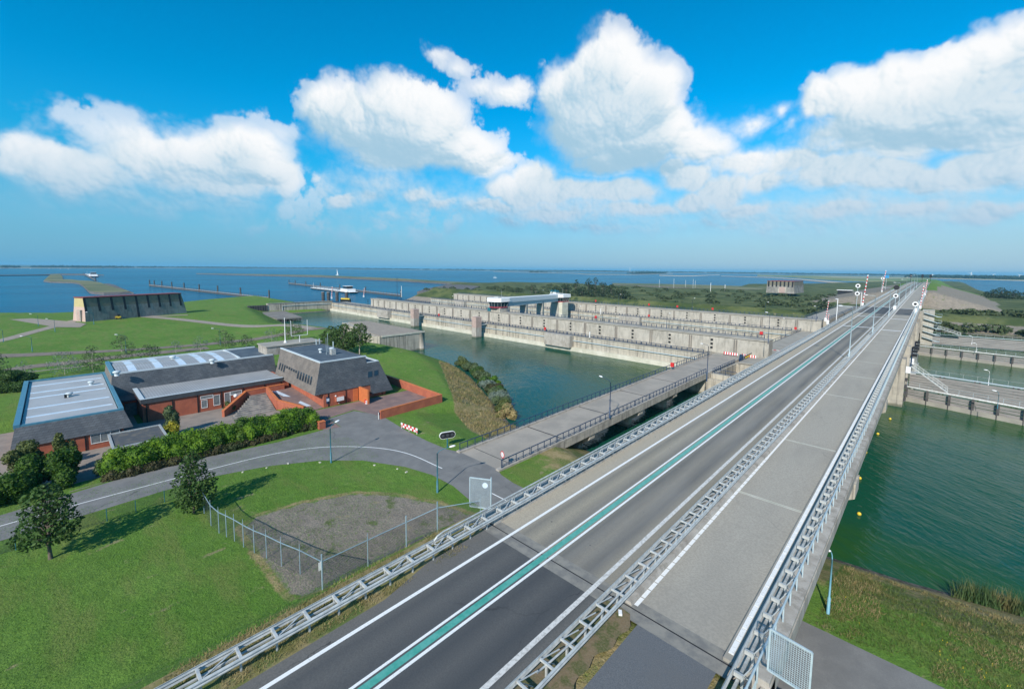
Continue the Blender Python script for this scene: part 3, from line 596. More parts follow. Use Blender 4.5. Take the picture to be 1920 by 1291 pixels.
# ------------------------------------------------------------------ motorway and its bridge
YS = [-60, -30, -10, 0, 10, 20.4, 30, 40, 55, 70, 94, 126, 160, 190, 225, 260, 300, 350, 402, 450, 500, 600, 700, 800, 900, 1000]
def strip(x0, x1, y0, y1, off, name, material):
    ys = [y0] + [y for y in YS if y0 < y < y1] + [y1]; mb = MB()
    mb.sweep([(x0, off), (x1, off)], [(0, y, zr(y)) for y in ys], closed=False); return struct(mb, name, material)
M['jslab'] = mat('joint_concrete', (.25, .235, .20), (.17, .165, .15), 1.5, .9, .2, 12, coord='World')
strip(-20.45, -11.7, -60, 15, .0, 'motorway', M['asphalt']); strip(-21.3, -11.7, 15, 19.6, .0, 'motorway', M['asphalt'])
M['verge_grass'] = mat('dry_verge_grass', (.17, .155, .05), (.26, .21, .10), 1.4, .95, .6, 14, coord='World', extra=lambda nt, v, c, b: mixc(nt, mapr(nt, noi(nt, v, .5, 5, .65), .5, .66), c, (.09, .13, .03)))
mb = MB().add([(-20.45, 11.5, zr(11.5)), (-20.45, 15, zr(15)), (-21.3, 15, zr(15))], [(0, 1, 2)]); struct(mb, 'motorway', M['asphalt'])
strip(-23.4, -20.45, -60, 15, -.03, 'grass_verge', M['verge_grass']); strip(-23.4, -21.3, 15, 19.6, -.03, 'grass_verge', M['verge_grass']); strip(-22.2, -11.7, 21.1, 1000, .0, 'motorway', M['bridge_road'])
strip(-9.75, -5.9, -60, 19.6, .0, 'service_carriageway', M['chip']); strip(-10.75, -5.9, 21.0, 1000, .0, 'service_carriageway', M['pale_road'])
strip(-22.2, -5.5, 19.6, 20.35, .001, 'expansion_joint', M['jslab']); strip(-22.2, -5.5, 20.43, 21.1, .001, 'expansion_joint', M['jslab'])
strip(-22.2, -5.5, 20.3, 20.5, -.012, 'expansion_joint', M['joint'])
# joints across the deck
for y in (37.5, 52.5, 75.5, 91, 106, 121, 136, 152):
    strip(-10.7, -5.9, y, y + .05, .003, 'deck_joint', M['jslab']); strip(-10.7, -5.9, y - .13, y, .002, 'deck_joint', M['ledge']); strip(-10.7, -5.9, y + .05, y + .18, .002, 'deck_joint', M['ledge'])
    strip(-19.4, -12, y + .6, y + .66, .003, 'deck_joint', M['jslab'])
for y in (165, 200, 248): strip(-19.4, -12, y, y + 1.0, .003, 'deck_joint', M['mark']); strip(-10.3, -6.0, y - 3, y - 2, .003, 'deck_joint', M['mark'])
strip(-22, -12, 214, 246, .002, 'bascule_surface', M['asphalt']); strip(-10.3, -6, 214, 246, .002, 'bascule_surface', M['asphalt'])
strip(-19.72, -19.5, -60, 900, .005, 'edge_line', M['mark']); strip(-12.95, -12.68, -60, 900, .005, 'edge_line', M['mark_old'])
strip(-16.98, -16.83, -60, 900, .005, 'centre_line', M['mark']); strip(-16.22, -16.05, -60, 900, .005, 'centre_line', M['mark']); strip(-16.72, -16.33, -60, 900, .005, 'centre_line', M['green'])
strip(-10.52, -10.34, 46, 900, .005, 'edge_line', M['mark'])
mb = MB(); y = 20.7
while y < 46:
    z0, z1 = zr(y) + .005, zr(y + .72) + .005; mb.add([(-10.54, y, z0), (-10.32, y, z0), (-10.32, y + .74, z1), (-10.54, y + .74, z1)], [(0, 1, 2, 3)]); y += .80
struct(mb, 'edge_line', M['mark'])

# ragged verge of earth and moss between the carriageways before the bridge
mb = MB(); vs = []; ys = [q * .35 for q in range(-60, 58)]
for y in ys:
    vs += [(-11.9, y, zr(y) + .012), (-10.7, y, zr(y) + .05), (-9.9 + .22 * math.sin(y * 1.1) + .12 * math.sin(y * 3.7) - .35 * max(0, (y - 14) / 6), y, zr(y) + .012)]
mb.add(vs, [(i * 3 + k, i * 3 + k + 1, i * 3 + k + 4, i * 3 + k + 3) for i in range(len(ys) - 1) for k in (0, 1)])
M['verge'] = mat('mossy_earth', (.17, .125, .07), (.075, .085, .025), 1.6, .95, .4, 18, coord='World', lo=.42, hi=.6, extra=lambda nt, v, c, b: mixc(nt, mapr(nt, noi(nt, v, 9, 4, .7), .4, .7, 0, .5), c, (.23, .18, .11)))
struct(mb, 'earth_verge', M['verge'])

BR = empty('road_bridge', (-13, 20.5, 0), 'long grey concrete road bridge carrying the motorway over the lock channels', 'bridge')
def dprof(y): return (0, y, zr(y))
Yb = [20.5] + [y for y in YS if 20.5 < y < 431] + [430]
MB().sweep([(-22.7, -.03), (-22.7, -.9), (-20.5, -1.15), (-18.5, -1.9), (-8, -1.9), (-6, -1.15), (-3.95, -.9), (-3.95, -.03)], [dprof(y) for y in Yb]).build('deck', M['fascia'], BR)
MB().sweep([(-5.4, -.03), (-5.4, .17), (-5.9, .17), (-5.9, -.03)], [dprof(y) for y in Yb]).build('kerb', M['slab'], BR)
# kerb stones painted white, one block after the other
mb = MB(); y = 20.9
while y < 300:
    L = 1.0 if y < 60 else 8; z0, z1 = zr(y), zr(y + L); a, b = -5.80, -5.58
    mb.hexa([(a, y, z0 + .1), (b, y, z0 + .1), (b, y + L - .06, z1 + .1), (a, y + L - .06, z1 + .1), (a, y, z0 + .2), (b, y, z0 + .2), (b, y + L - .06, z1 + .2), (a, y + L - .06, z1 + .2)]); y += L
mb.build('painted_kerb_stones', M['mark'], BR)
MB().sweep([(-5.3, -.03), (-5.3, .16), (-4.0, .16), (-4.0, -.03)], [dprof(y) for y in Yb]).build('walkway', M['fascia'], BR)
MB().sweep([(-10.55, -.03), (-10.62, .17), (-10.95, .17), (-10.95, -.03)], [dprof(y) for y in Yb]).build('median_kerb', M['fascia'], BR)
MB().sweep([(-22.7, -.03), (-22.7, .16), (-21.2, .16), (-21.15, -.03)], [dprof(y) for y in Yb]).build('edge_kerb', M['fascia'], BR)
MB().box(-22.5, 20.5, 3, -4.1, 21.4, 8.6).box(-22.5, 19.6, 3, -22.2, 20.5, 9.5).box(-4.3, 14, 3, -3.95, 21.4, 9.4).build('abutment', M['deckcon'], BR)
def pier(y, w=2.2, xr=-6.8, cap=True):
    z = zr(y) - 1.15; mb = MB().box(-19.5, y - w / 2, -2, xr - .4, y + w / 2, z - 1.2)
    z += .45; pr = [(-22.6, z), (-22.6, z - 1.1), (-20, z - 3.0), (xr - .2, z - 3.0), (-3.8, z - 1.3), (-3.8, z)]; z -= .45
    if cap:
        n = len(pr); mb.add([(a, y - w / 2 - .2, b) for a, b in pr] + [(a, y + w / 2 + .2, b) for a, b in pr], [tuple(range(n)), tuple(range(2 * n - 1, n - 1, -1))] + [(i, n + i, n + (i + 1) % n, (i + 1) % n) for i in range(n)])
    return mb.build('pier', M['deckcon'], BR)
pier(48.5); pier(80); pier(300, 3); pier(340, 3); pier(380, 3)
def bigpier(y, w=2.6, zt=None):
    z = zr(y) - .75 if zt is None else zt
    mb = MB().box(-24, y, -2, -3.3, y + w, z)
    pr = [(-3.3, z - 7), (-3.3, z), (-3.3, z)]; return mb.build('pier', M['deckcon'], BR)
bigpier(119.5, 3.4); bigpier(139, 3); bigpier(196, 4); bigpier(212, 3); bigpier(246, 4)
for y in (152, 172): pier(y, 2.6)

# guard rails
WB = [(0, .155), (.02, .16), (.075, .10), (.078, .055), (.02, .015), (.02, -.015), (.078, -.055), (.075, -.10), (.02, -.16), (0, -.155), (.05, -.08), (.005, 0), (.05, .08)]
def path(x, y0, y1, h, fine=4):
    ys = np.unique(np.concatenate([np.arange(y0, min(y1, 130), fine), np.arange(130, max(y1, 131), 15), [y1]])); ys = ys[(ys >= y0) & (ys <= y1)]; return [(x, float(y), zr(float(y)) + h) for y in ys]
def wb(sgn): return [(u * sgn, w) for u, w in (WB if sgn > 0 else WB[::-1])]
def posts(root, name, make, y0, pitch, n, rest_to, material):
    "first n as parts sharing one mesh, the rest as one part"
    base = make(0).build(name, material, root, local=True); X = root.location
    for k in range(n):
        o = base if k == 0 else base.copy()
        if k: COL.objects.link(o); adopt(o, root)
        y = y0 + k * pitch; o.location = (0 - X.x, y - X.y, zr(y) - X.z)
    rest = MB(); y = y0 + n * pitch
    while y < rest_to:
        m = make(0); rest.add([(a, b + y, c + zr(y)) for a, b, c in m.v], m.f); y += pitch if y < 140 else pitch * 2
    if rest.v: rest.build(name, material, root, kind='stuff')
# left hand rail: two beams tied together, one handrail above it on the bridge
g = empty('guard_rail', (-21.5, -6, zr(-6)), 'double beam steel guard rail along the left edge of the motorway', 'guard rail', 'guard rails of the motorway')
MB().sweep(wb(1), path(-21.08, -6, 900, .62)).build('front_beam', M['galv'], g)
MB().sweep(wb(-1), path(-21.95, -6, 900, .62)).build('back_beam', M['galv'], g)
MB().sweep([(-.05, -.04), (.05, -.04), (.05, .04), (-.05, .04)], path(-21.62, -6, 900, .46)).build('inner_beam', M['galv'], g)
def mk_l(_): return MB().box(-21.92, -.055, .60, -21.12, .055, .72).box(-21.3, -.04, -.25, -21.2, .04, .56).box(-21.85, -.04, -.25, -21.75, .04, .56)
posts(g, 'cross_bar', mk_l, .3, 1.5, 95, 420, M['galv'])
def mk_d(_): return MB().beam((-21.86, -.05, .67), (-21.2, -1.42, .67), .07, .04)
posts(g, 'diagonal_brace', mk_d, 1.8, 3.0, 45, 300, M['galv'])
h = [(-21.55, 16.15, .55), (-21.55, 15.75, .62), (-21.55, 15.55, .8), (-21.55, 15.6, 1.0), (-21.55, 15.85, 1.17), (-21.55, 16.3, 1.25)]
MB().tube([(a, b, zr(b) + c) for a, b, c in h] + path(-21.55, 17, 420, 1.25, 3), .055, 8).build('handrail', M['galv'], g, smooth=True)
def mk_p(_): return MB().beam((-21.7, 0, .7), (-21.55, .0, 1.22), .05, .03).beam((-21.55, .12, .7), (-21.55, 0, 1.22), .03, .05)
posts(g, 'handrail_post', mk_p, 16.8, 1.5, 85, 360, M['galv'])
# median rail
g = empty('guard_rail', (-11.2, -8, zr(-8)), 'steel guard rail with zigzag bracing between the motorway and the pale carriageway', 'guard rail', 'guard rails of the motorway')
MB().sweep(wb(-1), path(-11.62, -8, 900, .62)).build('left_beam', M['galv'], g); MB().sweep(wb(1), path(-10.78, -8, 900, .62)).build('right_beam', M['galv'], g)
MB().tube([(-11.35, 13.6, zr(13) + .5), (-11.2, 14.2, zr(14) + .62), (-11.05, 16, zr(16) + .68)] + path(-11.05, 17, 420, .68), .05, 6).build('inner_tube', M['galv'], g, smooth=True)
def mk_c(_): return MB().box(-11.58, -.045, .60, -10.82, .045, .70).box(-11.26, -.05, -.2, -11.16, .05, .56)
posts(g, 'cross_bar', mk_c, .6, 1.5, 95, 420, M['galv'])
def mk_z(_): return MB().beam((-11.5, .06, .68), (-11.28, 1.0, .66), .05, .03).beam((-11.5, .08, .60), (-11.3, .7, .1), .04, .03)
posts(g, 'zigzag_brace', mk_z, .6, 1.5, 95, 300, M['galv'])
# right hand rail with lattice and tube handrail
g = empty('guard_rail', (-4.8, -2, zr(-2)), 'steel guard rail with brackets and tube handrail at the right edge of the bridge', 'guard rail', 'guard rails of the motorway')
MB().sweep(wb(-1), path(-5.18, -2, 900, .64)).build('front_beam', M['galv'], g); MB().sweep([(-.06, -.05), (.06, -.05), (.06, .05), (-.06, .05)], path(-4.96, -2, 900, .44)).build('lower_beam', M['galv_old'], g)
def mk_r(_): return MB().box(-5.15, -.06, .52, -4.78, .06, .72).box(-4.86, -.05, .12, -4.76, .05, .6).beam((-4.82, 0, .6), (-4.45, .75, 1.02), .035, .05).beam((-4.86, .08, .62), (-4.6, .55, .16), .045, .03)
posts(g, 'bracket', mk_r, .0, 1.5, 98, 420, M['galv'])
MB().tube(path(-4.42, -2, 420, 1.08, 3), .05, 8).build('handrail', M['pale_steel'], g, smooth=True)
def mk_h(_): return MB().box(-4.45, -.03, .1, -4.39, .03, 1.06)
posts(g, 'handrail_post', mk_h, .75, 1.5, 98, 420, M['pale_steel'])
mb = MB(); y = 10.
while y < 19.4: mb.box(-4.26, y, zr(y) + .2, -4.235, y + .03, zr(y) + 1.04); y += .11
mb.build('infill_bars', M['pale_steel'], g)

# road lamps on the median, eleven metres tall with an arm over the motorway
lamp_y = [106.2, 149, 202, 256, 312, 368, 425, 480]
proto = None
for k, y in enumerate(lamp_y):
    lab = 'tall silver road lamp on the median barrier, %s from the foreground' % ORD[k].replace('nearest', 'first')
    if proto is None:
        proto = empty('street_lamp', (-11.2, y, zr(y)), lab, 'street lamp', 'road lamps on the median'); x, z = -11.2, zr(y)
        MB().tube([(x, y, z), (x, y, z + 2.2), (x, y, z + 10.2)], [.12, .10, .06], 8).build('pole', M['pale_steel'], proto, smooth=True)
        MB().tube([(x, y, z + 10.2), (x - .3, y, z + 10.3), (x - 1.6, y, z + 10.4)], .04, 6).build('arm', M['pale_steel'], proto, smooth=True)
        MB().box(x - .13, y - .13, z + .5, x + .13, y + .13, z + 1.3).build('fuse_box', M['pale_steel'], proto)
        MB().ball((x - 2.0, y, z + 10.42), .5, 10, 6, .25).build('lamp_head', M['white'], proto, smooth=True)
    else: copy_tree(proto, None, (-11.2, y, zr(y)), 0, lab)
# ------------------------------------------------------------------ service roads
# grey service road: comes from the left, bends towards the low bridge and passes under the motorway
RN = pl(4, (-60, 990), (0, 966), (200, 905), (330, 868), (420, 850), (520, 829), (600, 806), (612, 800), (622, 770)); 
sheet('service_road', pl(4, (-150, 1050), (0, 1014), (150, 968), (300, 922), (400, 893), (500, 874), (600, 863), (680, 863), (760, 875), (810, 890), (850, 911), (878, 935), (908, 955)) + [Vector((-29.9, 27.0, 4)), Vector((-24, 27, 4)), Vector((60, 27, 4)), Vector((60, 33.8, 4)), Vector((-30.5, 33.8, 4))] + pl(4, (962, 905), (940, 890), (932, 879), (862, 847)) + pl(4, (838, 842), (800, 826), (760, 806), (722, 783), (700, 776), (664, 770), (616, 785), (640, 800), (606, 806), (520, 829), (420, 850), (330, 868), (200, 905), (0, 966), (-150, 1000)), M['access_road'], .02)
ribbon('road_line', pl(4, (-120, 1020), (0, 986), (150, 944), (300, 904), (400, 878), (480, 858), (540, 846), (600, 838.5), (660, 837), (720, 841), (770, 852), (829, 878)), .13, M['mark'], .026)
ribbon('road_line', pl(4, (921, 924), (951, 939)), .13, M['mark'], .026)
# brick paved yards
sheet('courtyard_paving', [Vector((-86.9, 7.6, 3.2)), Vector((-86.9, 22, 3.2)), Vector((-78.6, 25, 3.2)), Vector((-74, 26, 3.2)), Vector((-67.4, 24.5, 3.2)), Vector((-67.4, 8, 3.2)), Vector((-67.4, -12.5, 3.2)), Vector((-95, -12.5, 3.2)), Vector((-95, 7.6, 3.2))], M['paving'], .02)
ribbon('yard_entrance', [Vector((-68.3, 1.2, 0)), Vector((-66.5, 1.6, 0)), Vector((-63.4, 2.0, 0))], [3.6, 3.8, 4.4], M['paving'], .03, G)
sheet('entrance_paving', [Vector((-72.0, 28.5, 4)), Vector((-72.0, 46.2, 4)), Vector((-61.5, 45.9, 4)), Vector((-61.2, 34.6, 4))] + pl(4, (702, 777), (664, 768), (614, 784), (640, 801), (608, 808)) + [Vector((-66, 26.5, 4))], M['redpaving'], .014)
# paths round the bulkhead store
ribbon('gravel_path', pl(5, (-90, 648), (0, 634), (60, 620), (104, 610), (160, 597), (230, 594), (300, 592), (352, 590)), 3.6, M['path'], .06, G)
sheet('gravel_path', [Vector((p.x, p.y, G(p.x, p.y))) for p in pl(5, (18, 599), (60, 597), (137, 603), (162, 606), (150, 612), (104, 612))], M['path'], .12)
ribbon('gravel_path', pl(5, (270, 593), (330, 597), (400, 603), (480, 611), (540, 614), (595, 622)), 4.5, M['path'], .06, G)
ribbon('earth_strip', pl(4, (-90, 668), (8, 667), (100, 663), (170, 660), (240, 656), (300, 652), (380, 646), (460, 638), (540, 632), (640, 622)), [5.5, 5.5, 3, 5, 5], M['brownpath'], .07, G)
ribbon('earth_strip', pl(4, (-90, 706), (0, 697), (60, 687), (140, 679), (230, 668), (300, 661), (390, 652)), 5, M['brownpath'], .06, G)
ribbon('gravel_path', pl(4, (-90, 720), (0, 706), (60, 697), (160, 686), (250, 675), (300, 668)), .9, M['path'], .05, G)

# ------------------------------------------------------------------ low access bridge beside the motorway
AB = empty('access_bridge', (-38.7, 36, 4), 'low concrete access bridge with dark blue railings across the green basin', 'bridge')
def za(y): return float(np.interp(y, [34, 40, 100, 260], [4.0, 4.05, 4.9, 4.9]))
yy = [34.6, 45, 60, 75, 90, 103, 121.6]
MB().sweep([(-42.9, 0), (-42.9, -1.0), (-41, -1.25), (-36.8, -1.25), (-35.05, -1.0), (-35.05, 0)], [(0, y, za(y) - .02) for y in yy]).build('deck', M['deckcon'], AB)
MB().sweep([(-42.9, 0), (-42.3, 0), (-42.3, .22), (-42.9, .22)], [(0, y, za(y) - .02) for y in yy]).build('kerb', M['fascia'], AB)
MB().sweep([(-35.65, 0), (-35.05, 0), (-35.05, .22), (-35.65, .22)], [(0, y, za(y) - .02) for y in yy]).build('kerb', M['fascia'], AB)
MB().sweep([(-42.3, 0), (-35.65, 0)], [(0, y, za(y) + .0) for y in yy], closed=False).build('roadway', M['bridge2_road'], AB)
for y in (37, 47.5, 60.5, 74, 87):
    mb = MB(); mb.add([(-42.3, y, za(y) + .008), (-35.65, y, za(y) + .008), (-35.65, y + .22, za(y) + .008), (-42.3, y + .22, za(y) + .008)], [(0, 1, 2, 3)]); mb.build('deck_joint', M['joint'], AB)
for y in (53.5, 68.5, 82.5):
    z = za(y) - 1.2; mb = MB().box(-41.2, y, -2, -37.2, y + 1.1, z - .2); pr = [(-42.6, z), (-42.6, z - .5), (-41, z - 2.0), (-37.3, z - 2.0), (-35.2, z - .5), (-35.2, z)]; n = 6
    mb.add([(a, y - .1, b) for a, b in pr] + [(a, y + 1.2, b) for a, b in pr], [tuple(range(n)), tuple(range(2 * n - 1, n - 1, -1))] + [(i, n + i, n + (i + 1) % n, (i + 1) % n) for i in range(n)]); mb.build('pier', M['deckcon'], AB)
MB().box(-42.9, 99.5, -2, -29.5, 100.6, 3.7).build('abutment', M['concrete'], AB)
def rail_panel(L, h=.95, n=4, mid=True, w=1.):
    mb = MB()
    for k in range(n + 1): mb.box(-.035 * w, L * k / n - .035 * w, 0, .035 * w, L * k / n + .035 * w, h)
    mb.box(-.05, -.05, h - .03 * w, .05, L + .05, h + .05)
    if mid: mb.box(-.02, 0, h * .30, .02, L, h * .30 + .04 * w).box(-.015, 0, .1, .015, L, .1 + .04 * w)
    return mb
RP = None
def railing(root, a, b, zf, L=5.0, name='railing', material=None, w=1., n_=4):
    "panels of rail from a to b; each panel a part"
    a, b = Vector(a), Vector(b); n = max(1, round((b - a).length / (L + .28))); d = (b - a) / n; ll = d.length - .28; rz = math.atan2(-d.x, d.y); base = None
    for k in range(n):
        p = a + d * k; q = a + d * (k + 1); z = zf(p.x, p.y) if zf else p.z; z2 = zf(q.x, q.y) if zf else q.z
        if base is None: base = rail_panel(ll, n=n_, w=w).build(name, material or M['blue_steel'], root, local=True); o = base
        else: o = base.copy(); COL.objects.link(o); adopt(o, root)
        o.location = Vector((p.x, p.y, z)) - root.location; o.rotation_euler = (math.atan2(z2 - z, d.length), 0, rz)
zk = lambda x, y: za(y) + .2
railing(AB, (-42.6, 34.9, 0), (-42.6, 106, 0), zk); railing(AB, (-42.6, 106, 0), (-42.6, 121.2, 0), zk); railing(AB, (-35.3, 35.2, 0), (-35.3, 99, 0), zk)

M['dirtcon'] = mat('brown_stained_concrete', (.17, .155, .135), (.23, .21, .18), .3, .95, coord='World')
# ------------------------------------------------------------------ lock walls
def vents(mb, x, y, zs):
    for z in zs: mb.box(x - .32, y - .16, z - .26, x + .32, y + .02, z + .26)
def lock_wall(y0, x0, x1, xu0, xu1, label, blocks, ztop=9.4, lamp=True):
    r = empty('lock_wall', ((x0 + x1) / 2, y0, 0), label, 'lock wall', None)
    MB().box(x0, y0, -2, x1, y0 + 6, 5.0).build('front_wall', M['concrete'], r)
    MB().box(x0, y0 - 1.1, -2, x1, y0 - .002, 1.35).build('ledge', M['ledge'], r)
    MB().box(x0, y0 - .14, 5.0, x1, y0 + .5, 5.22).build('coping', M['slab'], r)
    mb = MB().tube([(x0 + 1, y0 - .28, 3.5), (x1 - 1, y0 - .28, 3.5)], .13, 6)
    x = x0 + 3
    while x < x1: mb.box(x - .05, y0 - .3, 3.35, x + .05, y0, 3.65); x += 5
    mb.build('pipe', M['pale_steel'], r)
    MB().box(xu0, y0 + 5.6, 4.9, xu1, y0 + 9.4, ztop).build('upper_wall', M['concrete_up'], r)
    MB().box(xu0 - .1, y0 + 5.35, ztop, xu1, y0 + 9.7, ztop + .32).build('cap_slab', M['slab'], r)
    pil, ven = MB(), MB(); x = xu1 - 8; k = 0
    while x > xu0 + 1:
        pil.box(x - .42, y0 + 5.42, 4.95, x - .12, y0 + 5.598, ztop - .3).box(x + .12, y0 + 5.42, 4.95, x + .42, y0 + 5.598, ztop - .3)
        vents(ven, x - 6.2, y0 + 5.6, (6.2, 7.3, 8.4)); x -= 12.2
    pil.build('pilasters', M['dirtcon'], r); ven.build('drain_openings', M['black'], r)
    for bx in blocks: MB().box(bx, y0 - 2.4, 1.2, bx + 11, y0 - .003, 5.24).build('gate_recess_block', M['fascia'], r)
    railing(r, (x1 - 1.5, y0 + .25, 0), (x0 + .5, y0 + .25, 0), lambda x, y: 5.2, 9, w=2.2, n_=6)
    railing(r, (xu1 - 2, y0 + 9.3, 0), (xu0 + 1, y0 + 9.3, 0), lambda x, y: ztop + .32, 12, w=2.0, n_=7)
    return r
LW1 = lock_wall(121.4, -276, -42.9, -236, -30, 'long pale concrete lock wall facing the green basin, nearest of the parallel walls', [-98.5, -215])
LW2 = lock_wall(193.5, -270, -37, -250, -30, 'pale concrete lock wall behind the white control cabins, second from the foreground', [-111, -240], 9.2)
MB().box(-42.9, 121.4, -2, -24, 127, 4.88).build('apron', M['slab'], LW1)
MB().box(-42.9, 100.6, -2, -35, 121.3, 4.85).build('apron_pier', M['concrete'], LW1)
E1 = empty('basin_end_wall', (-275, 104, 0), 'stained concrete end wall closing the left end of the green basin', 'quay wall')
MB().box(-277.6, 84, -2, -275.6, 122, 6.0).build('wall', M['concrete'], E1); MB().box(-278, 84, 6.0, -275.4, 122.3, 6.25).build('coping', M['slab'], E1)
MB().tube([(-275.4, 92, 1.5), (-275.4, 92, 4.4), (-275.4, 121, 4.4)], .15, 6).build('pipe', M['pale_steel'], E1)
railing(E1, (-275.8, 85, 0), (-275.8, 121, 0), lambda x, y: 6.25, 9)
mb = MB()
for k in range(16): mb.box(-276 + .35 * (k % 2) - 1.2, 74 + k * .62, -1, -275.6 + .35 * (k % 2), 74.6 + k * .62, 5.4)
tag(mb.build('sheet_pile_wall', M['wood_dark'], None, origin=(-276, 78, 0)), 'black sheet pile wall beside the concrete slipway at the end of the basin', 'retaining wall')
LS = empty('slipway_platform', (-255, 84, 0), 'low concrete landing platform on dark piles in the corner of the basin', 'platform')
MB().prism([(-275.4, 77), (-234, 75.5), (-234, 87.5), (-275.4, 93)], 1.1, 1.7).build('platform_deck', M['dirtcon'], LS)
mb = MB()
for k in range(22): mb.box(-274 + k * 1.85, 75.9 if k > 2 else 77.5, -1, -273.3 + k * 1.85, 76.6, 1.1)
for k in range(7): mb.box(-234.7, 76 + k * 1.7, -1, -234.1, 76.7 + k * 1.7, 1.1)
mb.build('piles', M['wood_dark'], LS)
Q = empty('quay_head', (-140, 79, 0), 'concrete quay head with paved top jutting into the basin behind the birch trees', 'quay')
mb = MB(); poly = [(-124, 69.5), (-124, 86), (-163, 86), (-166, 77), (-150, 74), (-130, 68)]
mb.prism(poly, -2, 6.0).build('quay_wall', M['concrete'], Q); MB().prism([(-124, 69.6), (-124, 86), (-162.8, 86), (-165, 79), (-150, 76), (-131, 70.5)], 6.0, 6.18).build('top_slab', M['path'], Q)
MB().box(-124.02, 70, 5.75, -123.8, 86.2, 6.24).build('coping', M['ledge'], Q)
mb = MB(); mb.tube([(-124.5, 85.2, -2), (-124.5, 85.2, 5.9)], 1.15, 16).build('rounded_corner', M['fascia'], Q, smooth=True)
# tall pillars at the lock wall
for k, (X, lab) in enumerate(((-131.8, 'square concrete pillar with pinkish upper half, nearer of the pair at the lock wall'), (-175.6, 'square concrete pillar with pinkish upper half, farther of the pair at the lock wall'))):
    r = empty('mooring_pillar', (X, 116.6, 0), lab, 'pillar', 'pillars at the lock wall')
    MB().box(X - 1.3, 115.2, -2, X + 1.3, 118.1, 4.0).build('base', M['fascia'], r); MB().box(X - 1.3, 115.2, 4.0, X + 1.3, 118.1, 8.3).build('shaft', M['pinkcon'], r)
    MB().box(X + .2, 118.1, 4.9, X + 1.2, 121.4, 5.1).build('footbridge', M['galv'], r)

# lower road at the lock head beside the motorway
HD = empty('sunken_lock_pit', (-29, 110, 0), 'sunken concrete lock head with pit and dark blue railings beside the motorway', 'lock head')
MB().box(-34.8, 100.6, -2, -34.2, 118, 4.75).box(-29.4, 100.6, -2, -28.7, 118, 4.75).box(-34.2, 116, -2, -29.4, 121.4, 4.75).box(-34.2, 100.6, -2, -29.4, 102, 4.75).build('pit_walls', M['concrete'], HD)
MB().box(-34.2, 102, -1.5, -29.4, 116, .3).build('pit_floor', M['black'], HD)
MB().box(-28.7, 96, -2, -23.4, 130, 3.2).build('side_deck', M['fascia'], HD)
MB().prism([(-34.1, 116.3), (-27.6, 116.3), (-27.6, 131.5), (-34.1, 131.5)], 4.9, 5.12).build('ramp', M['slab'], HD)
railing(HD, (-34.6, 101, 0), (-34.6, 116, 0), lambda x, y: 4.8); railing(HD, (-34.2, 101, 0), (-29.4, 101, 0), lambda x, y: 4.8, 4.4); railing(HD, (-29.0, 101, 0), (-29.0, 117, 0), lambda x, y: 4.8)
railing(HD, (-33.9, 117, 0), (-33.9, 130, 0), lambda x, y: 5.1); railing(HD, (-27.9, 117, 0), (-27.9, 130, 0), lambda x, y: 5.1)
mb = MB().box(-33.98, 121, 5.35, -33.90, 126.4, 5.9); mb.mi = 1
for k in range(4): mb.box(-33.78, 121.3 + k * 1.3, 5.4, -33.72, 122.2 + k * 1.3, 5.85)
mb.build('yellow_marker_board', [M['black'], M['yellow']], HD)
MB().cbox((-34.3, 119.8, 5.0), .7, 1.0, 1.5).build('switch_cabinet', M['blue_steel'], HD)
D2 = empty('lock_bridge', (-33, 160, 0), 'concrete deck of the second low bridge crossing the lock chamber beside the motorway', 'bridge')
MB().box(-36.6, 131.2, 3.5, -28.6, 199, 4.9).build('deck', M['slab'], D2)
railing(D2, (-36.3, 131.5, 0), (-36.3, 199, 0), lambda x, y: 4.9, 7); railing(D2, (-28.9, 131.5, 0), (-28.9, 199, 0), lambda x, y: 4.9, 7)
D3 = empty('lock_bridge', (-33, 240, 0), 'grey road deck leaving the far lock wall beside the raised booms', 'bridge')
MB().box(-36.8, 203.1, 6, -28.6, 300, 9.45).build('deck', M['slab'], D3); railing(D3, (-36.5, 204, 0), (-36.5, 296, 0), lambda x, y: 9.45, 9); railing(D3, (-28.9, 204, 0), (-28.9, 296, 0), lambda x, y: 9.45, 9)

def striped(p, q, r, n, name, parent, flat=None):
    p, q = Vector(p), Vector(q); mb = MB()
    for k in range(n):
        mb.mi = k % 2; a, b = p.lerp(q, k / n), p.lerp(q, (k + 1) / n)
        if flat: mb.beam(a, b, flat[0], flat[1])
        else: mb.tube([a, b], r, 6)
    return mb.build(name, [M['red'], M['white']], parent)
# closed boom on the lower deck
b = empty('barrier_boom', (-37.2, 137, 4.9), 'closed red and white boom lying across the lower lock deck', 'barrier'); MB().cbox((-37.2, 137, 4.9), .5, .5, 1.1).build('post', M['white'], b); MB().cbox((-28.2, 137, 4.9), .4, .4, 1.0).build('rest_post', M['blue_steel'], b); striped((-37, 137, 5.95), (-28.3, 137, 5.95), .07, 12, 'boom_arm', b)
# red and white boards on the apron
for k, (xa, xb, lab) in enumerate(((-40.2, -36.6, 'red and white barrier board by the upper lock wall, left of the pair'), (-35.6, -32.2, 'red and white barrier board by the upper lock wall, beside the blue cabinet'))):
    r = empty('barrier_board', (xa, 124.8, 4.9), lab, 'barrier board', 'barrier boards on the lock apron'); mb = MB()
    n = 12
    for i in range(n): mb.mi = i % 2; x = xa + (xb - xa) * i / n; mb.box(x, 124.78, 5.15, x + (xb - xa) / n, 124.84, 5.85)
    mb.build('board', [M['red'], M['white']], r); mb = MB()
    for x in (xa, (xa + xb) / 2, xb): mb.box(x - .03, 124.85, 4.9, x + .03, 124.91, 5.95)
    mb.build('legs', M['black'], r)
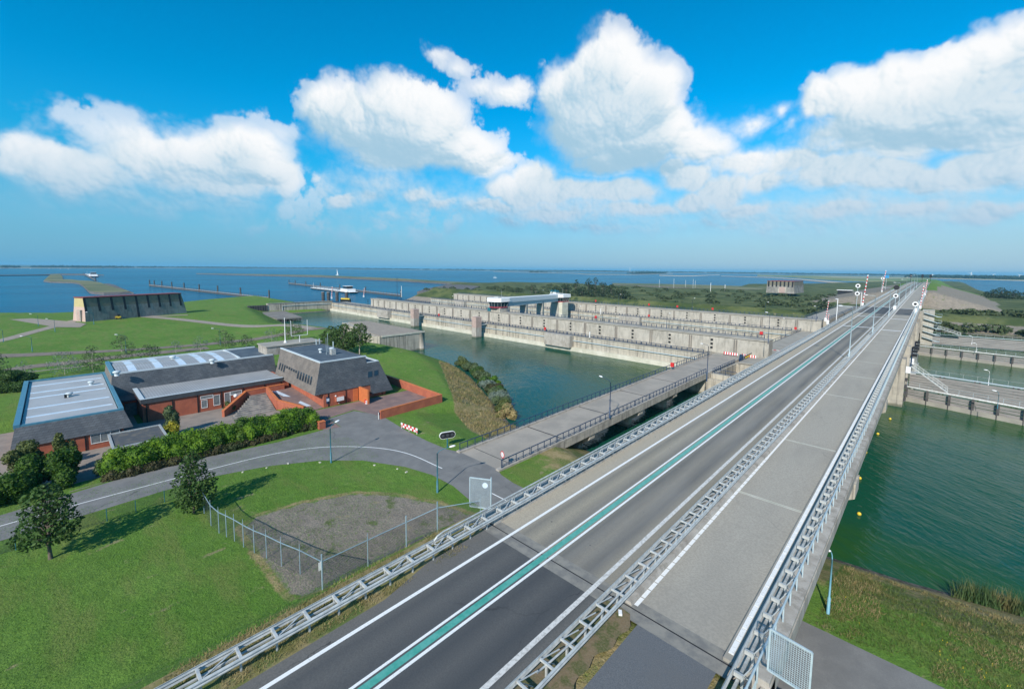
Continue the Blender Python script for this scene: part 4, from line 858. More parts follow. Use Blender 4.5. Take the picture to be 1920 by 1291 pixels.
# bright red lifebuoy boxes along the railings
def buoybox(x, y, z, lab):
    r = empty('lifebuoy_box', (x, y, z), lab, 'lifebuoy', 'red lifebuoys along the lock walls'); MB().tube([(x, y, z), (x, y, z + .9)], .05, 6).build('post', M['blue_steel'], r); MB().cbox((x, y, z + .6), .75, .35, .95).build('box', M['red'], r); return r
for p, z, yw, lab in [((1022, 612), 5, 121.5, 'red lifebuoy box on the rail of the nearest lock wall, beside the grey recess block'), ((1243, 694), 5, None, 'red lifebuoy box at the corner where the low bridge meets the basin'), ((823, 587), 5, 121.5, 'red lifebuoy box on the nearest lock wall, left of both pillars'),
                      ((1117, 600), 9.7, 131, 'red lifebuoy box on the upper walkway right of the control building'), ((1427, 634), 9.7, 131, 'red lifebuoy box at the right end of the upper walkway'), ((1217, 585), 5, 193.7, 'red lifebuoy box on the second lock wall, right of its recess block'), ((1492, 609), 5, 193.7, 'red lifebuoy box on the second lock wall close to the motorway'),
                      ((1117, 566), 9.5, 202.8, 'red lifebuoy box on the far wall in front of the grass bank'), ((1217, 570), 9.5, 202.8, 'red lifebuoy box on the far wall, second from the left'), ((1270, 578), 9.5, 202.8, 'red lifebuoy box on the far wall, third from the left'), ((1336, 584), 9.5, 202.8, 'red lifebuoy box on the far wall, rightmost of the row')]:
    v = PY(p[0], p[1], yw) if yw else Vector((-42.2, 97, 0)); buoybox(v.x, v.y + (.0 if yw else 0), z + .2 if yw else 5.0, lab)
# lamp standards, old dark blue pattern, plus white beacons
def lamp(name, x, y, z, h, lab, group, dirx=-1, diry=0, arm=1.0, m='blue_steel', head='white', bend=True, base=.09):
    r = empty(name, (x, y, z), lab, 'lamp', group); d = Vector((dirx, diry, 0)).normalized()
    MB().tube([(x, y, z), (x, y, z + h * .3), (x, y, z + h * .31), (x, y, z + h)], [base, base, base * .62, base * .5], 8).build('pole', M[m], r, smooth=True)
    t = Vector((x, y, z + h)); MB().tube([t - Vector((0, 0, .05)), t + d * arm * .15 + Vector((0, 0, .22)), t + d * arm * .45 + Vector((0, 0, .38)), t + d * arm + Vector((0, 0, .5))], .035, 6).build('arm', M[m], r, smooth=True)
    e = t + d * (arm + .32) + Vector((0, 0, .56)); mb = MB().ball((0, 0, 0), .32, 10, 6, .34)
    c, s_ = d.x, d.y; mb.v = [(e.x + (a * 1.15) * c - b * .5 * s_, e.y + (a * 1.15) * s_ + b * .5 * c, e.z + q + a * .12) for a, b, q in mb.v]; mb.build('lamp_head', M[head], r, smooth=True)
    return r
for x, lab in ((-59, 'fifth'), (-92, 'fourth'), (-127, 'third'), (-165, 'second'), (-210, 'leftmost')):
    lamp('lamp_post', x, 130.2, 9.7, 4.2, 'slim dark lamp post on the upper lock walkway, %s' % (lab + ' from left' if lab != 'leftmost' else lab), 'lamps on the upper lock walkway', 1, 0, .5)
for x, lab in ((-50, 'fourth'), (-80, 'third'), (-118, 'second'), (-170, 'leftmost')):
    lamp('lamp_post', x, 202.5, 9.5, 5, 'thin lamp post along the far lock wall before the grass, %s from the left' % lab if lab != 'leftmost' else 'thin lamp post along the far lock wall before the grass, leftmost of the row', 'lamps on the far lock wall', 1, 0, .6)
lamp('lamp_post', -32.7, 92.2, 4.85, 7.3, 'tall dark blue lamp post at the railing by the sunken lock head', None, -.6, -.8, 1.2, base=.12)
lamp('lamp_post', -34.9, 58.3, 4.75, 5.6, 'dark blue lamp post on the near railing of the access bridge', None, -1, .1, 1.6, base=.12)
lamp('lamp_post', -36.3, 26.7, 4, 4.25, 'dark green lamp post on the grass corner in front of the sign', None, .45, .95, 1.3, 'teal_steel', base=.11)
lamp('lamp_post', -51.1, 21.9, 4, 4.25, 'green lamp post at the curve of the grey service road before the hedge', None, -.3, .95, .8, 'teal_steel', base=.11)
lamp('lamp_post', -3.8, 35.8, G(-3.8, 35.8), 4.0, 'pale blue lamp post on the rough grass right of the bridge', None, -1, -.2, .12, 'lamp_teal', base=.10)
for px_, py_, ty, lab in ((1440, 645, 590, 'tall dark pole with lamps at the end of the upper lock walkway'), (1472, 632, 600, 'dark lamp post on the lower deck beside the closed boom'), (1530, 603, 577, 'dark lamp post where the lower deck reaches the far lock wall'), (1577, 0, 0, '')):
    if not lab: continue
    z = {1440: 9.7, 1472: 4.9, 1530: 9.45}[px_]; b = P(px_, py_, z); lamp('lamp_post', b.x, b.y, z, hgt(b, ty), lab, None, -1, 0, .4)
for (px_, py_, ty, z, lab) in ((1090, 0, 0, 0, ''), (745, 572, 520, 6, 'tall thin dark mast behind the left end of the lock walls'), (753, 557, 536, 6, 'white beacon pole behind the left end of the lock walls'), (1000, 654, 636, 5.1, 'short white pole on the rail of the nearest lock wall'), (1126, 590, 578, 5.1, 'short white pole on the far side of the chamber')):
    if not lab: continue
    b = P(px_, py_, z) if 'nearest' not in lab else Vector((-81, 121.3, 5.0)); h = hgt(b, ty) if 'nearest' not in lab else 2.2
    r = empty('beacon_pole', b, lab, 'pole'); MB().tube([b, b + Vector((0, 0, h))], .16 if 'white' in lab else .12, 8).build('pole', M['white' if 'white' in lab else 'blue_steel'], r); MB().cbox(b, .7, .7, .35).build('foot', M['slab'], r)
# lamps on the lawn by the bulkhead store
for k, (bx, by, ty, lab) in enumerate(((6, 636, 614, 'leftmost'), (60, 652, 626, 'second'), (72, 610, 590, 'third'), (103, 619, 597, 'fourth'), (176, 607, 586, 'fifth'), (236, 655, 623, 'sixth'), (413, 640, 612, 'seventh'))):
    b = P(bx, by, 5); h = hgt(b, ty); lamp('lamp_post', b.x, b.y, G(b.x, b.y), h, 'thin dark lamp post on the lawn near the lake, %s' % (lab + ' from left' if k else lab), 'lamps on the lawn', -.2, -1, 1.4, 'teal_steel')

# ------------------------------------------------------------------ control building above the chamber
CB = empty('control_building', (-133, 130, 9.7), 'white lock control building with two glazed cabins joined by a raised gallery on concrete legs', 'control building')
def oct_box(cx, cy, sx, sy, z0, z1, cut): return [(cx - sx, cy - sy + cut), (cx - sx + cut, cy - sy), (cx + sx - cut, cy - sy), (cx + sx, cy - sy + cut), (cx + sx, cy + sy - cut), (cx + sx - cut, cy + sy), (cx - sx + cut, cy + sy), (cx - sx, cy + sy - cut)]
def cabin(cx, cy, sx, sy, zf, zt, name):
    r = MB().prism(oct_box(cx, cy, sx, sy, 0, 0, 2.0), zt - 1.55, zt).build('cabin', M['white'], CB)
    MB().prism(oct_box(cx, cy, sx - .9, sy - .9, 0, 0, 2.0), zt - 3.6, zt - 1.75, oct_box(cx, cy, sx - .5, sy - .5, 0, 0, 2.0)).build('window_band', M['glass'], CB)
    mb = MB(); a, bb = oct_box(cx, cy, sx - .86, sy - .86, 0, 0, 2.0), oct_box(cx, cy, sx - .46, sy - .46, 0, 0, 2.0)
    for i in range(8):
        p0, p1, q0, q1 = Vector(a[i]), Vector(a[(i + 1) % 8]), Vector(bb[i]), Vector(bb[(i + 1) % 8]); n = max(1, int((p1 - p0).length / 1.3))
        for k in range(n): u, v = p0.lerp(p1, k / n), q0.lerp(q1, k / n); mb.beam((u.x, u.y, zt - 3.6), (v.x, v.y, zt - 1.75), .1, .1)
    mb.build('mullions', M['galv_old'], CB); MB().prism(oct_box(cx, cy, sx - .7, sy - .7, 0, 0, 2.0), zt - 4.0, zt - 3.6).build('red_sill', M['red'] if False else mat('dark_red_band', (.30, .03, .05), rough=.6), CB)
    MB().box(cx - 1.6, cy - 1.0, zt, cx + .8, cy + 1.2, zt + .5).tube([(cx + 1.8, cy, zt), (cx + 1.8, cy, zt + 3)], .05, 5).build('roof_plant', M['galv_old'], CB)
cabin(-132.2, 129.2, 4.2, 4.5, 0, 15.4, 'a')
MB().prism([(-134.5, 127), (-129, 127), (-129, 133), (-134.5, 133)], 9.7, 11.6).build('base_room', M['concrete_up'], CB); MB().box(-136.2, 126.6, 9.7, -134.4, 129, 11.1).build('steel_housing', M['teal_steel'], CB)
cabin(-143.6, 186, 4.7, 5.2, 0, 14.5, 'b')
MB().box(-147, 182, -2, -141.2, 190, 10.5).build('leg', M['concrete_up'], CB); MB().prism([(-141.2, 182.2), (-139.6, 183), (-139.6, 188), (-141.2, 189.8)], -2, 10.5).build('stair_shaft', M['ledge'], CB)
g0, g1 = Vector((-132.2, 133.2, 0)), Vector((-143.0, 181.2, 0)); dd = (g1 - g0).normalized(); nn = Vector((dd.y, -dd.x, 0)) * 2.0
MB().hexa([(g0 - nn) + Vector((0, 0, 13.3)), (g0 + nn) + Vector((0, 0, 13.3)), (g1 + nn) + Vector((0, 0, 12.5)), (g1 - nn) + Vector((0, 0, 12.5)), (g0 - nn) + Vector((0, 0, 15.3)), (g0 + nn) + Vector((0, 0, 15.3)), (g1 + nn) + Vector((0, 0, 14.5)), (g1 - nn) + Vector((0, 0, 14.5))]).build('gallery', M['white'], CB)
n2 = nn * .85
MB().hexa([(g0 - n2) + Vector((0, 0, 11.6)), (g0 + n2) + Vector((0, 0, 11.6)), (g1 + n2) + Vector((0, 0, 10.9)), (g1 - n2) + Vector((0, 0, 10.9)), (g0 - n2) + Vector((0, 0, 13.3)), (g0 + n2) + Vector((0, 0, 13.3)), (g1 + n2) + Vector((0, 0, 12.5)), (g1 - n2) + Vector((0, 0, 12.5))]).build('gallery_girder', M['pale_steel'], CB)
for t in (.33, .66):
    c = g0.lerp(g1, t); MB().cbox((c.x, c.y, -2), 3.4, 1.6, 13.6, math.atan2(dd.y, dd.x) + math.pi / 2).build('leg', M['concrete_up'], CB)

# ------------------------------------------------------------------ bulkhead stores (tall battered concrete sheds)
def store(name, x0, x1, y0, y1, zb, h, n, lab, lean=1.6, pink=True):
    r = empty(name, (x0, (y0 + y1) / 2, zb), lab, 'store building'); zs = zb + h * .62
    b = [(x1, y0, zb - 1), (x0, y0, zb - 1), (x0, y1, zb - 1), (x1, y1, zb - 1)]; l1 = lean * .62
    m = [(x1 + l1 * .6, y0 + l1 * .5, zs), (x0 - l1, y0 + l1 * .5, zs), (x0 - l1, y1 - l1, zs), (x1 + l1 * .6, y1 - l1, zs)]; t = [(x1 + lean * .6, y0 + lean * .4, zb + h), (x0 - lean, y0 + lean * .4, zb + h), (x0 - lean, y1 - lean, zb + h), (x1 + lean * .6, y1 - lean, zb + h)]
    W_ = MB(); W_.mi = 0; sd = [(0, 1, 5, 4), (1, 2, 6, 5), (2, 3, 7, 6), (3, 0, 4, 7)]
    W_.add(b + m, sd[1:]); W_.mi = 1 if pink else 0; W_.add(b + m, sd[:1]); W_.build('battered_walls', [mat('grey_store_concrete', (.24, .23, .20), (.17, .165, .15), .6, .9, coord='World', extra=x_concrete((.10, .095, .085), .7, 0, .12)), mat('sunlit_pink_concrete', (.52, .38, .31), (.46, .34, .28), 1, .9)], r)  # sunlight painted on the end wall as pale pink; other walls stay darker
    U = MB(); U.mi = 0; U.add(m + t, sd[1:] + [(4, 5, 6, 7)]); U.mi = 1 if pink else 0; U.add(m + t, sd[:1])
    U.build('upper_band', [mat('olive_panel', (.19, .175, .125), (.15, .14, .105), 1, .8), mat('sunlit_ochre_panel', (.5, .42, .2), (.42, .36, .18), 1, .8)], r)  # sunlit end of the band coloured ochre, its other sides darker olive
    MB().prism([(t[0][0] - .2, t[0][1] - .2), (t[1][0] + .25, t[1][1] - .2), (t[2][0] + .25, t[2][1] + .2), (t[3][0] - .2, t[3][1] + .2)], zb + h, zb + h + .35).build('roof_edge', mat('red_roof_edge', (.22, .05, .05), rough=.6), r)
    mb = MB()
    for k in range(n):
        y = y0 + .8 + (y1 - y0 - 3.2) * k / (n - 1); lo = zb + h * (.0 if k == n // 2 else .42)
        def fx(z): return x0 - (lean * (z - zb) / h) + .02
        mb.beam((fx(lo), y, lo), (fx(zb + h), y, zb + h - .05), .8, .12, (1, 0, 0))
    if not pink:
        for k in range(7): x = x1 + 2 + (x0 - x1 - 4) * k / 6; mb.beam((x, y0 - .1 + lean * .2, zb + h * .5), (x, y0 - .1 + lean * .4, zb + h - .05), .3, 1.3, (1, 0, 0))
    mb.build('window_slots', M['black'], r)
    MB().box(x1 + (x0 - x1) * .42, y0 - .35, zb - .5, x1 + (x0 - x1) * .72, y0 + 1.2, zb + h * .5).build('portal', M['concrete_up'], r); MB().box(x1 + (x0 - x1) * .47, y0 - .37, zb - .5, x1 + (x0 - x1) * .67, y0 - .34, zb + h * .47).build('door', M['pinkcon'], r); return r
st1 = store('bulkhead_store', -249.3, -258, 6.0, 45.0, 4.8, 9.4, 9, 'battered concrete store building with ochre top band by the blue lake, left of the locks')
st1.rotation_euler = (0, 0, R(23.5))
store('bulkhead_store', -100, -125, 505, 548, 7, 11, 7, 'battered concrete store building far beyond the locks at the water edge', 1.0, False)
mb = MB().box(-263.8, 3.5, 4.9, -263.2, 6, 6)
# yellow mower standing before the store
b = P(222, 598, 4.9); r = empty('lawn_tractor', b, 'small yellow tractor parked before the battered store building', 'tractor'); MB().cbox(b + Vector((0, 0, .5)), 1.1, 1.7, .7).build('body', M['yellow'], r); MB().cbox(b + Vector((0, .2, 1.2)), .9, .8, .8).build('cab', M['black'], r)
for sx, sy in ((-1, -1), (1, -1), (-1, 1), (1, 1)): MB().tube([b + Vector((sx * .45, sy * .6, .35)), b + Vector((sx * .7, sy * .6, .35))], .36, 10).build('wheel', M['black'], r)

# ------------------------------------------------------------------ brick office building with slate roofs
OB = empty('office_building', (-85, 15, 3.2), 'red brick lock office with dark slate mansard, long grey hall and flat grey annex', 'building')
def wallbox(name, x0, y0, z0, x1, y1, z1, m='brick', par=OB): return MB().box(x0, y0, z0, x1, y1, z1).build(name, M[m], par)
# annex
wallbox('annex_wall', -109, -4.2, 3.0, -78.7, 5.4, 5.32)
mb = MB(); a = [(-109.6, -4.2, 7.6), (-80.1, -4.4, 7.6), (-80.1, 5.6, 7.6), (-109.6, 5.5, 7.6)]; e = [(-110, -4.9, 5.3), (-78.5, -4.85, 5.3), (-78.5, 6.4, 5.3), (-110, 5.6, 5.3)]
mb.add(e + a, [(0, 1, 5, 4), (1, 2, 6, 5), (2, 3, 7, 6), (3, 0, 4, 7), (3, 2, 1, 0)]).build('annex_slate_eaves', M['slate'], OB)
MB().box(-109.4, -3.9, 7.1, -80.4, 5.1, 7.52).build('annex_roof', M['metalroof_b'], OB)
for px_, py_ in ((55, 724.6), (52, 737.6), (50, 747.4), (47, 766.9), (44, 783.1)):
    X = P(px_, py_, 7.56).x; MB().box(X - .3, -3.6, 7.45, X + .3, 4.8, 7.56).build('annex_skylight', M['skylight'], OB)
MB().box(-109.8, -4.55, 7.3, -80.0, -4.0, 7.82).box(-109.8, 5.2, 7.3, -80.0, 5.65, 7.8).box(-80.4, -4.0, 7.3, -80.02, 5.2, 7.7).box(-109.8, -4.0, 7.3, -109.4, 5.2, 7.8).build('annex_gutter', M['bluetrim'], OB)
def roof_vent(x, y, z, r=.45):
    o = MB().tube([(x, y, z - .2), (x, y, z + .35)], r * .6, 10).ball((x, y, z + .45), r, 12, 6, .45).build('roof_vent', M['trim'], OB, smooth=True); return o
for px_, py_ in ((130, 742), (171, 720)): v = P(px_, py_, 7.6); roof_vent(v.x, v.y, 7.55)
v = P(123, 742, 7.8); MB().cbox((v.x, v.y, 7.52), .3, .3, .5).build('roof_vent', M['black'], OB)
def win(name, x, y0, y1, z0, z1, glass='glass_pale', fr='white', par=OB, t=.06, cols=1):
    w = MB().box(x, y0, z0, x + .05, y1, z0 + t * 1.6).box(x, y0, z1 - t, x + .05, y1, z1).box(x, y0, z0 + t * 1.6, x + .05, y0 + t, z1 - t).box(x, y1 - t, z0 + t * 1.6, x + .05, y1, z1 - t)
    for k in range(1, cols): w.box(x, y0 + (y1 - y0) * k / cols - t / 2, z0 + t * 1.6, x + .05, y0 + (y1 - y0) * k / cols + t / 2, z1 - t)
    w = w.build('window', M[fr], par); MB().box(x, y0 + t, z0 + t, x + .02, y1 - t, z1 - t).build('pane', M[glass], w); return w
win('window', -78.69, 2.1, 5.0, 3.95, 5.25, cols=3); MB().box(-78.7, -.55, 3.2, -78.64, .55, 5.2).build('door', M['door'], OB)
for y in (-3.6, -.9, 1.6, 5.1): MB().box(-78.7, y - .06, 3.2, -78.6, y + .06, 5.3).build('downpipe', M['black'], OB)
# hall
mb = MB(); t = [(-97.2, 5.7, 9.5), (-97.2, 30.4, 9.5), (-109.2, 30.4, 9.5), (-109.2, 5.7, 9.5)]; b = [(-95.5, 5.2, 5.5), (-95.5, 30.4, 5.5), (-110.4, 30.4, 5.5), (-110.4, 5.2, 5.5)]
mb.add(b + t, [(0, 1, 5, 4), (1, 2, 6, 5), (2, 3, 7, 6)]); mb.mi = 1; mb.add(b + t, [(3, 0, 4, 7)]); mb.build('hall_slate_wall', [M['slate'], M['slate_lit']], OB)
wallbox('hall_wall', -109.5, 5.9, 3, -96, 30.3, 5.6)
mb = MB(); ys = [6.3 + k * 1.0 for k in range(19)]; pr = [(-108.9, 9.4), (-106.1, 9.62), (-103.2, 9.7), (-100.3, 9.62), (-97.5, 9.4)]
for i in range(18):
    for k in range(4): mb.add([(pr[k][0], ys[i], pr[k][1]), (pr[k + 1][0], ys[i], pr[k + 1][1]), (pr[k + 1][0], ys[i + 1], pr[k + 1][1]), (pr[k][0], ys[i + 1], pr[k][1])], [(0, 1, 2, 3)])
mb.build('hall_roof', M['metalroof'], OB)
for yb in (7.9, 11.5, 14.9, 18.0, 20.9):
    mb = MB()
    for k in range(4): mb.add([(pr[k][0], yb, pr[k][1] + .03), (pr[k + 1][0], yb, pr[k + 1][1] + .03), (pr[k + 1][0], yb + 1.1, pr[k + 1][1] + .03), (pr[k][0], yb + 1.1, pr[k][1] + .03)], [(0, 1, 2, 3)])
    mb.build('skylight', M['skylight'], OB)
MB().box(-103.3, 6.3, 9.70, -103.1, 24.2, 9.76).build('ridge_strip', M['galv_old'], OB)
MB().box(-109.3, 5.62, 9.3, -97.1, 6.15, 9.78).build('hall_gutter', M['bluetrim'], OB); MB().box(-97.5, 6.15, 9.3, -97.15, 30.3, 9.6).box(-109.3, 6.15, 9.3, -108.9, 30.3, 9.65).box(-108.9, 24.2, 9.3, -97.5, 24.5, 9.72).build('roof_trim', M['trim'], OB)
MB().box(-108.9, 24.5, 9.0, -97.5, 30.3, 9.4).build('flat_roof', M['felt'], OB)
for px_, py_ in ((219, 701), (324, 672), (398, 678)): v = P(px_, py_, 9.7); roof_vent(v.x, v.y, 9.6, .55)
c = P(501, 666, 9.4); MB().box(c.x - 5.5, c.y, 9.3, c.x, c.y + 11, 11.0).build('concrete_plant_block', M['fascia'], OB)
MB().box(c.x - 5.7, c.y - .2, 11.0, c.x + .15, c.y + 11.2, 11.2).build('plant_block_cap', M['slab'], OB)
v = P(535, 642, 11.2); MB().tube([v, v + Vector((0, 0, .6)), v + Vector((0, 0, 5.4))], [.35, .1, .07], 8).build('roof_mast', M['white'], OB)
v = P(562, 641, 11.2); MB().beam(v, v + Vector((0, 0, 1.5)), .12, .12).beam(v + Vector((0, -1.7, 1.5)), v + Vector((0, 1.7, 1.5)), .09, .09).beam(v + Vector((0, -1.7, 1.5)), v + Vector((0, -1.7, 4.8)), .08, .08).beam(v + Vector((0, 1.7, 1.5)), v + Vector((0, 1.7, 4.8)), .08, .08).build('roof_aerial', M['white'], OB)
# canopy roof and brick front
MB().box(-95.7, 8.5, 6.4, -86.95, 28.6, 6.80).build('canopy_roof', M['metalroof'], OB)
MB().box(-86.95, 8.1, 6.2, -86.6, 28.6, 6.92).box(-95.6, 8.1, 6.2, -86.95, 8.5, 6.92).build('canopy_fascia', M['fascia_dark'], OB)
MB().box(-87.0, 8.06, 6.92, -86.57, 28.6, 6.97).box(-95.5, 8.0, 6.92, -87.0, 8.6, 6.98).build('canopy_trim', M['trim'], OB)
wallbox('front_wall', -95.6, 8.3, 3, -86.8, 29.6, 6.35)
mb = MB()
for px_ in (274.4, 323.8, 371.3, 416.3, 457.5, 498, 529): y = PX(px_, 760, -86.75).y; mb.box(-86.8, y - .07, 3.2, -86.7, y + .07, 6.2)
mb.build('downpipes', M['black'], OB)
def pxwin(x0, y0, x1, y1, cols=1):
    p = PX(x0, (y0 + y1) / 2, -86.77); q = PX(x1, (y0 + y1) / 2, -86.77); zt, zb = PX((x0 + x1) / 2, y0, -86.77).z, PX((x0 + x1) / 2, y1, -86.77).z; return win('window', -86.79, p.y, q.y, zb, min(zt, 6.15), cols=cols)
pxwin(377.5, 749.5, 389, 764.5); pxwin(375.6, 741, 399.8, 747.2); pxwin(400, 740, 412.5, 759.5); pxwin(421, 735.5, 432, 756); pxwin(431.5, 732, 453.5, 739); pxwin(446, 739, 453.5, 752)
wallbox('link_wall', -95.4, 5.65, 3, -92.5, 8.25, 5.8); MB().box(-92.5, 6.7, 3.2, -92.44, 8.1, 5.3).build('glass_door', M['glass_pale'], OB); MB().box(-95.4, 5.62, 5.8, -91.6, 8.05, 6.05).build('link_roof', M['fascia_dark'], OB)
# mansard house
wallbox('house_wall', -88.3, 30.1, 3.4, -72.5, 41.6, 6.34)
mb = MB(); E4 = [(-91.3, 28.65, 6.4), (-72.4, 28.65, 6.4), (-72.4, 38.6, 6.4), (-91.3, 38.6, 6.4)]; T4 = [(-92.7, 30.4, 11.4), (-74.1, 30.4, 11.4), (-74.1, 38.6, 11.4), (-92.7, 38.6, 11.4)]
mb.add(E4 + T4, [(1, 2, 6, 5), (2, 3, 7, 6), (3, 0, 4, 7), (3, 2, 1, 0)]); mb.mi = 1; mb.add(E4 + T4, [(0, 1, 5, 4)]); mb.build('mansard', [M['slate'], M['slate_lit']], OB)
kx = (11.8 - 5.7) / 4.9 * 1.5 - 1.5
X10 = -74.1 + (11.4 - 10.25) * .34; Xe = -74.1 + (11.4 - 4.8) * .34
mb = MB().add([(-88.4, 38.55, 4.8), (Xe, 38.55, 4.8), (Xe, 42.8, 4.8), (-88.4, 42.8, 4.8), (-88.4, 38.55, 10.25), (X10, 38.55, 10.25), (X10, 41.0, 10.25), (-88.4, 41.0, 10.25)], [(1, 2, 6, 5), (2, 3, 7, 6), (3, 0, 4, 7), (3, 2, 1, 0), (0, 1, 5, 4)]); mb.build('side_mansard', M['slate'], OB)
MB().box(-88.4, 38.62, 10.0, X10 - .3, 40.8, 10.12).build('side_roof', M['felt'], OB); MB().box(X10 - .3, 38.62, 10.1, X10 + .02, 41.0, 10.3).box(-88.4, 40.8, 10.1, X10 - .3, 41.05, 10.3).build('side_trim', M['trim'], OB)
MB().box(-92.4, 30.6, 11.0, -74.4, 38.4, 11.34).build('house_roof', M['felt'], OB)
MB().box(-92.8, 30.3, 11.3, -74.0, 30.65, 11.5).box(-74.4, 30.65, 11.3, -74.0, 38.7, 11.5).build('roof_trim', M['trim'], OB)
for px_, py_, r_ in ((601, 660, .42), (622, 658, .5)): v = P(px_, py_, 11.4); roof_vent(v.x, v.y, 11.5, r_)
v = P(624, 664, 11.34); MB().cbox((v.x, v.y, 11.34), .9, .8, 1.0).build('roof_unit', M['galv_old'], OB)
for px_, py_, h_ in ((612, 665, 3.2), (615, 660, 3.6), (593, 646, 1.2), (599, 645, 1.2), (625, 655, 1.6)): v = P(px_, py_, 11.34); MB().tube([v, v + Vector((0, 0, h_))], .03 if h_ > 2 else .1, 5).build('aerial', M['pale_steel'], OB)
def planewin(p0, nrm, quadsx, glass='glass'):
    nrm = Vector(nrm).normalized(); p0 = Vector(p0); o = Vector((0, 0, CZ))
    def hit(x, y): d = ray(x, y); return o + d * ((p0 - o).dot(nrm) / d.dot(nrm))
    for q in quadsx:
        c = [hit(*w) for w in q]; m = sum(c, Vector()) / 4; f = MB(); outer = [m + (w - m) * 1.14 for w in c]
        f.add([w + nrm * .03 for w in outer], [(0, 1, 2, 3)]).add([w + nrm * .0 for w in outer] + [w + nrm * .03 for w in outer], [(i, (i + 1) % 4, 4 + (i + 1) % 4, 4 + i) for i in range(4)])
        f = f.build('window', M['fascia_dark'], OB); MB().add([w + nrm * .045 for w in c], [(0, 1, 2, 3)]).build('pane', M[glass], f)
nF = (0, -5.0, 1.75); p0F = (-80, 28.65, 6.4); s_ = .1007
def zq(a, b, c, d): return [(480 + u * s_, 630 + v * s_) for u, v in (a, b, c, d)]
qs = [zq((420 + 42 * k, 612 + 22 * k), (443 + 42 * k, 622 + 22 * k), (472 + 42 * k, 508 + 20 * k), (448 + 42 * k, 498 + 20 * k)) for k in range(3)]
qs += [zq((562 + 42 * k, 590 + 21 * k), (590 + 42 * k, 603 + 21 * k), (598 + 42 * k, 562 + 20 * k), (572 + 42 * k, 550 + 20 * k)) for k in range(5)]
qs += [zq((758 + 48 * k, 776 + 23 * k), (787 + 48 * k, 789 + 23 * k), (812 + 48 * k, 660 + 21 * k), (786 + 48 * k, 648 + 21 * k)) for k in range(6)]
planewin(p0F, nF, qs)
planewin((-74.1, 38, 11.4), (5.0, 0, 1.7), [[(690, 707.5), (697.5, 705.5), (697.5, 695.5), (690, 697)], [(701.5, 704.5), (709, 702.5), (709, 693.5), (701.5, 694.8)]])
mb = MB(); mb.mi = 0
MB().box(-72.52, 35.3, 4, -72.44, 36.2, 6.2).build('door', M['door'], OB)
v = PX(615, 750, -72.4); MB().box(-72.5, v.y - .25, v.z - .55, -72.42, v.y + .25, v.z + .55).build('blue_notice', M['blue_steel'], OB); MB().box(-72.42, v.y - .22, v.z - .2, -72.4, v.y + .22, v.z + .3).build('notice_sheet', M['skylight'], OB)
v = PX(638.5, 747, -71.9); MB().box(-72.5, v.y - .75, v.z - .42, -71.95, v.y + .75, v.z + .36).build('letter_boxes', M['brick'], OB); MB().box(-71.96, v.y - .62, v.z - .36, -71.9, v.y + .62, v.z + .32).build('letter_box_front', M['white'], OB)
mb = MB().ball(tuple(PX(629.5, 742, -72.4)), .14, 8, 6).ball(tuple(PX(635.5, 755, -72.4)), .12, 8, 6); mb.build('bulkhead_lamps', M['white'], OB)
for y in (30.9, 34.0, 36.6, 40.9): MB().box(-72.5, y - .05, 4, -72.42, y + .05, 6.4).build('downpipe', M['black'], OB)
mb = MB()
for x in (-86.6, -84.4, -81, -78.6, -76, -74.4): mb.box(x - .6, 30.02, 5.8, x + .6, 30.1, 6.5)
mb.build('low_windows', M['glass'], OB)
tag(MB().box(-72.39, 36.3, 4, -69.2, 36.6, 6.5).build('screen_wall', M['door'], None, origin=(-70.7, 36.4, 4)), 'orange brick screen wall standing out beside the office entrance', 'wall')
v = Vector((-69.8, 36.22, 4)); r = empty('fire_equipment', v, 'small red and white fire equipment stand at the foot of the orange screen wall', 'fire equipment'); MB().cbox(v, .28, .2, .75).build('red_case', M['red'], r); MB().cbox(v + Vector((.35, -.05, 0)), .25, .2, .6).build('white_case', M['white'], r); MB().cbox(v + Vector((.35, -.16, .35)), .2, .02, .12).build('red_mark', M['red'], r)
# terrace walls, stairs, shed
def gwall(name, pts, zb, w, lab, m='brick'):
    r = empty(name, (pts[0][0], pts[0][1], zb), lab, 'wall'); mb, cp = MB(), MB()
    for (x0, y0, t0), (x1, y1, t1) in zip(pts[:-1], pts[1:]):
        d = Vector((x1 - x0, y1 - y0, 0)).normalized(); s = Vector((-d.y, d.x, 0)) * w / 2; a, b = Vector((x0, y0, 0)) - d * w / 2, Vector((x1, y1, 0)) + d * w / 2
        def hx(q, z0, z1, za_, zb_, k=1.): q.hexa([(a - s * k) + Vector((0, 0, z0)), (a + s * k) + Vector((0, 0, z0)), (b + s * k) + Vector((0, 0, z1)), (b - s * k) + Vector((0, 0, z1)), (a - s * k) + Vector((0, 0, za_)), (a + s * k) + Vector((0, 0, za_)), (b + s * k) + Vector((0, 0, zb_)), (b - s * k) + Vector((0, 0, zb_))])
        hx(mb, zb, zb, t0 - .09, t1 - .09); hx(cp, t0 - .087, t1 - .087, t0, t1, 1.12)
    mb.build('wall', M[m], r); cp.build('coping', M['door'], r); return r
gwall('terrace_wall', [(-61.0, 34.2, 5.35), (-61.4, 46, 5.45), (-80, 46.4, 5.5)], 1.2, .35, 'red brick wall round the paved terrace beside the green lawn')
gwall('stair_wall', [(-81.6, 17.8, 4.3), (-86.2, 22.2, 5.7), (-86.3, 28.4, 5.8)], 3, .4, 'brick wall left of the wide steps, with a globe lamp near it')
gwall('stair_wall', [(-85.2, 25.4, 5.9), (-79.5, 25.2, 5.0), (-74.6, 27.6, 4.35)], 3, .35, 'sloping orange brick wall right of the wide steps')
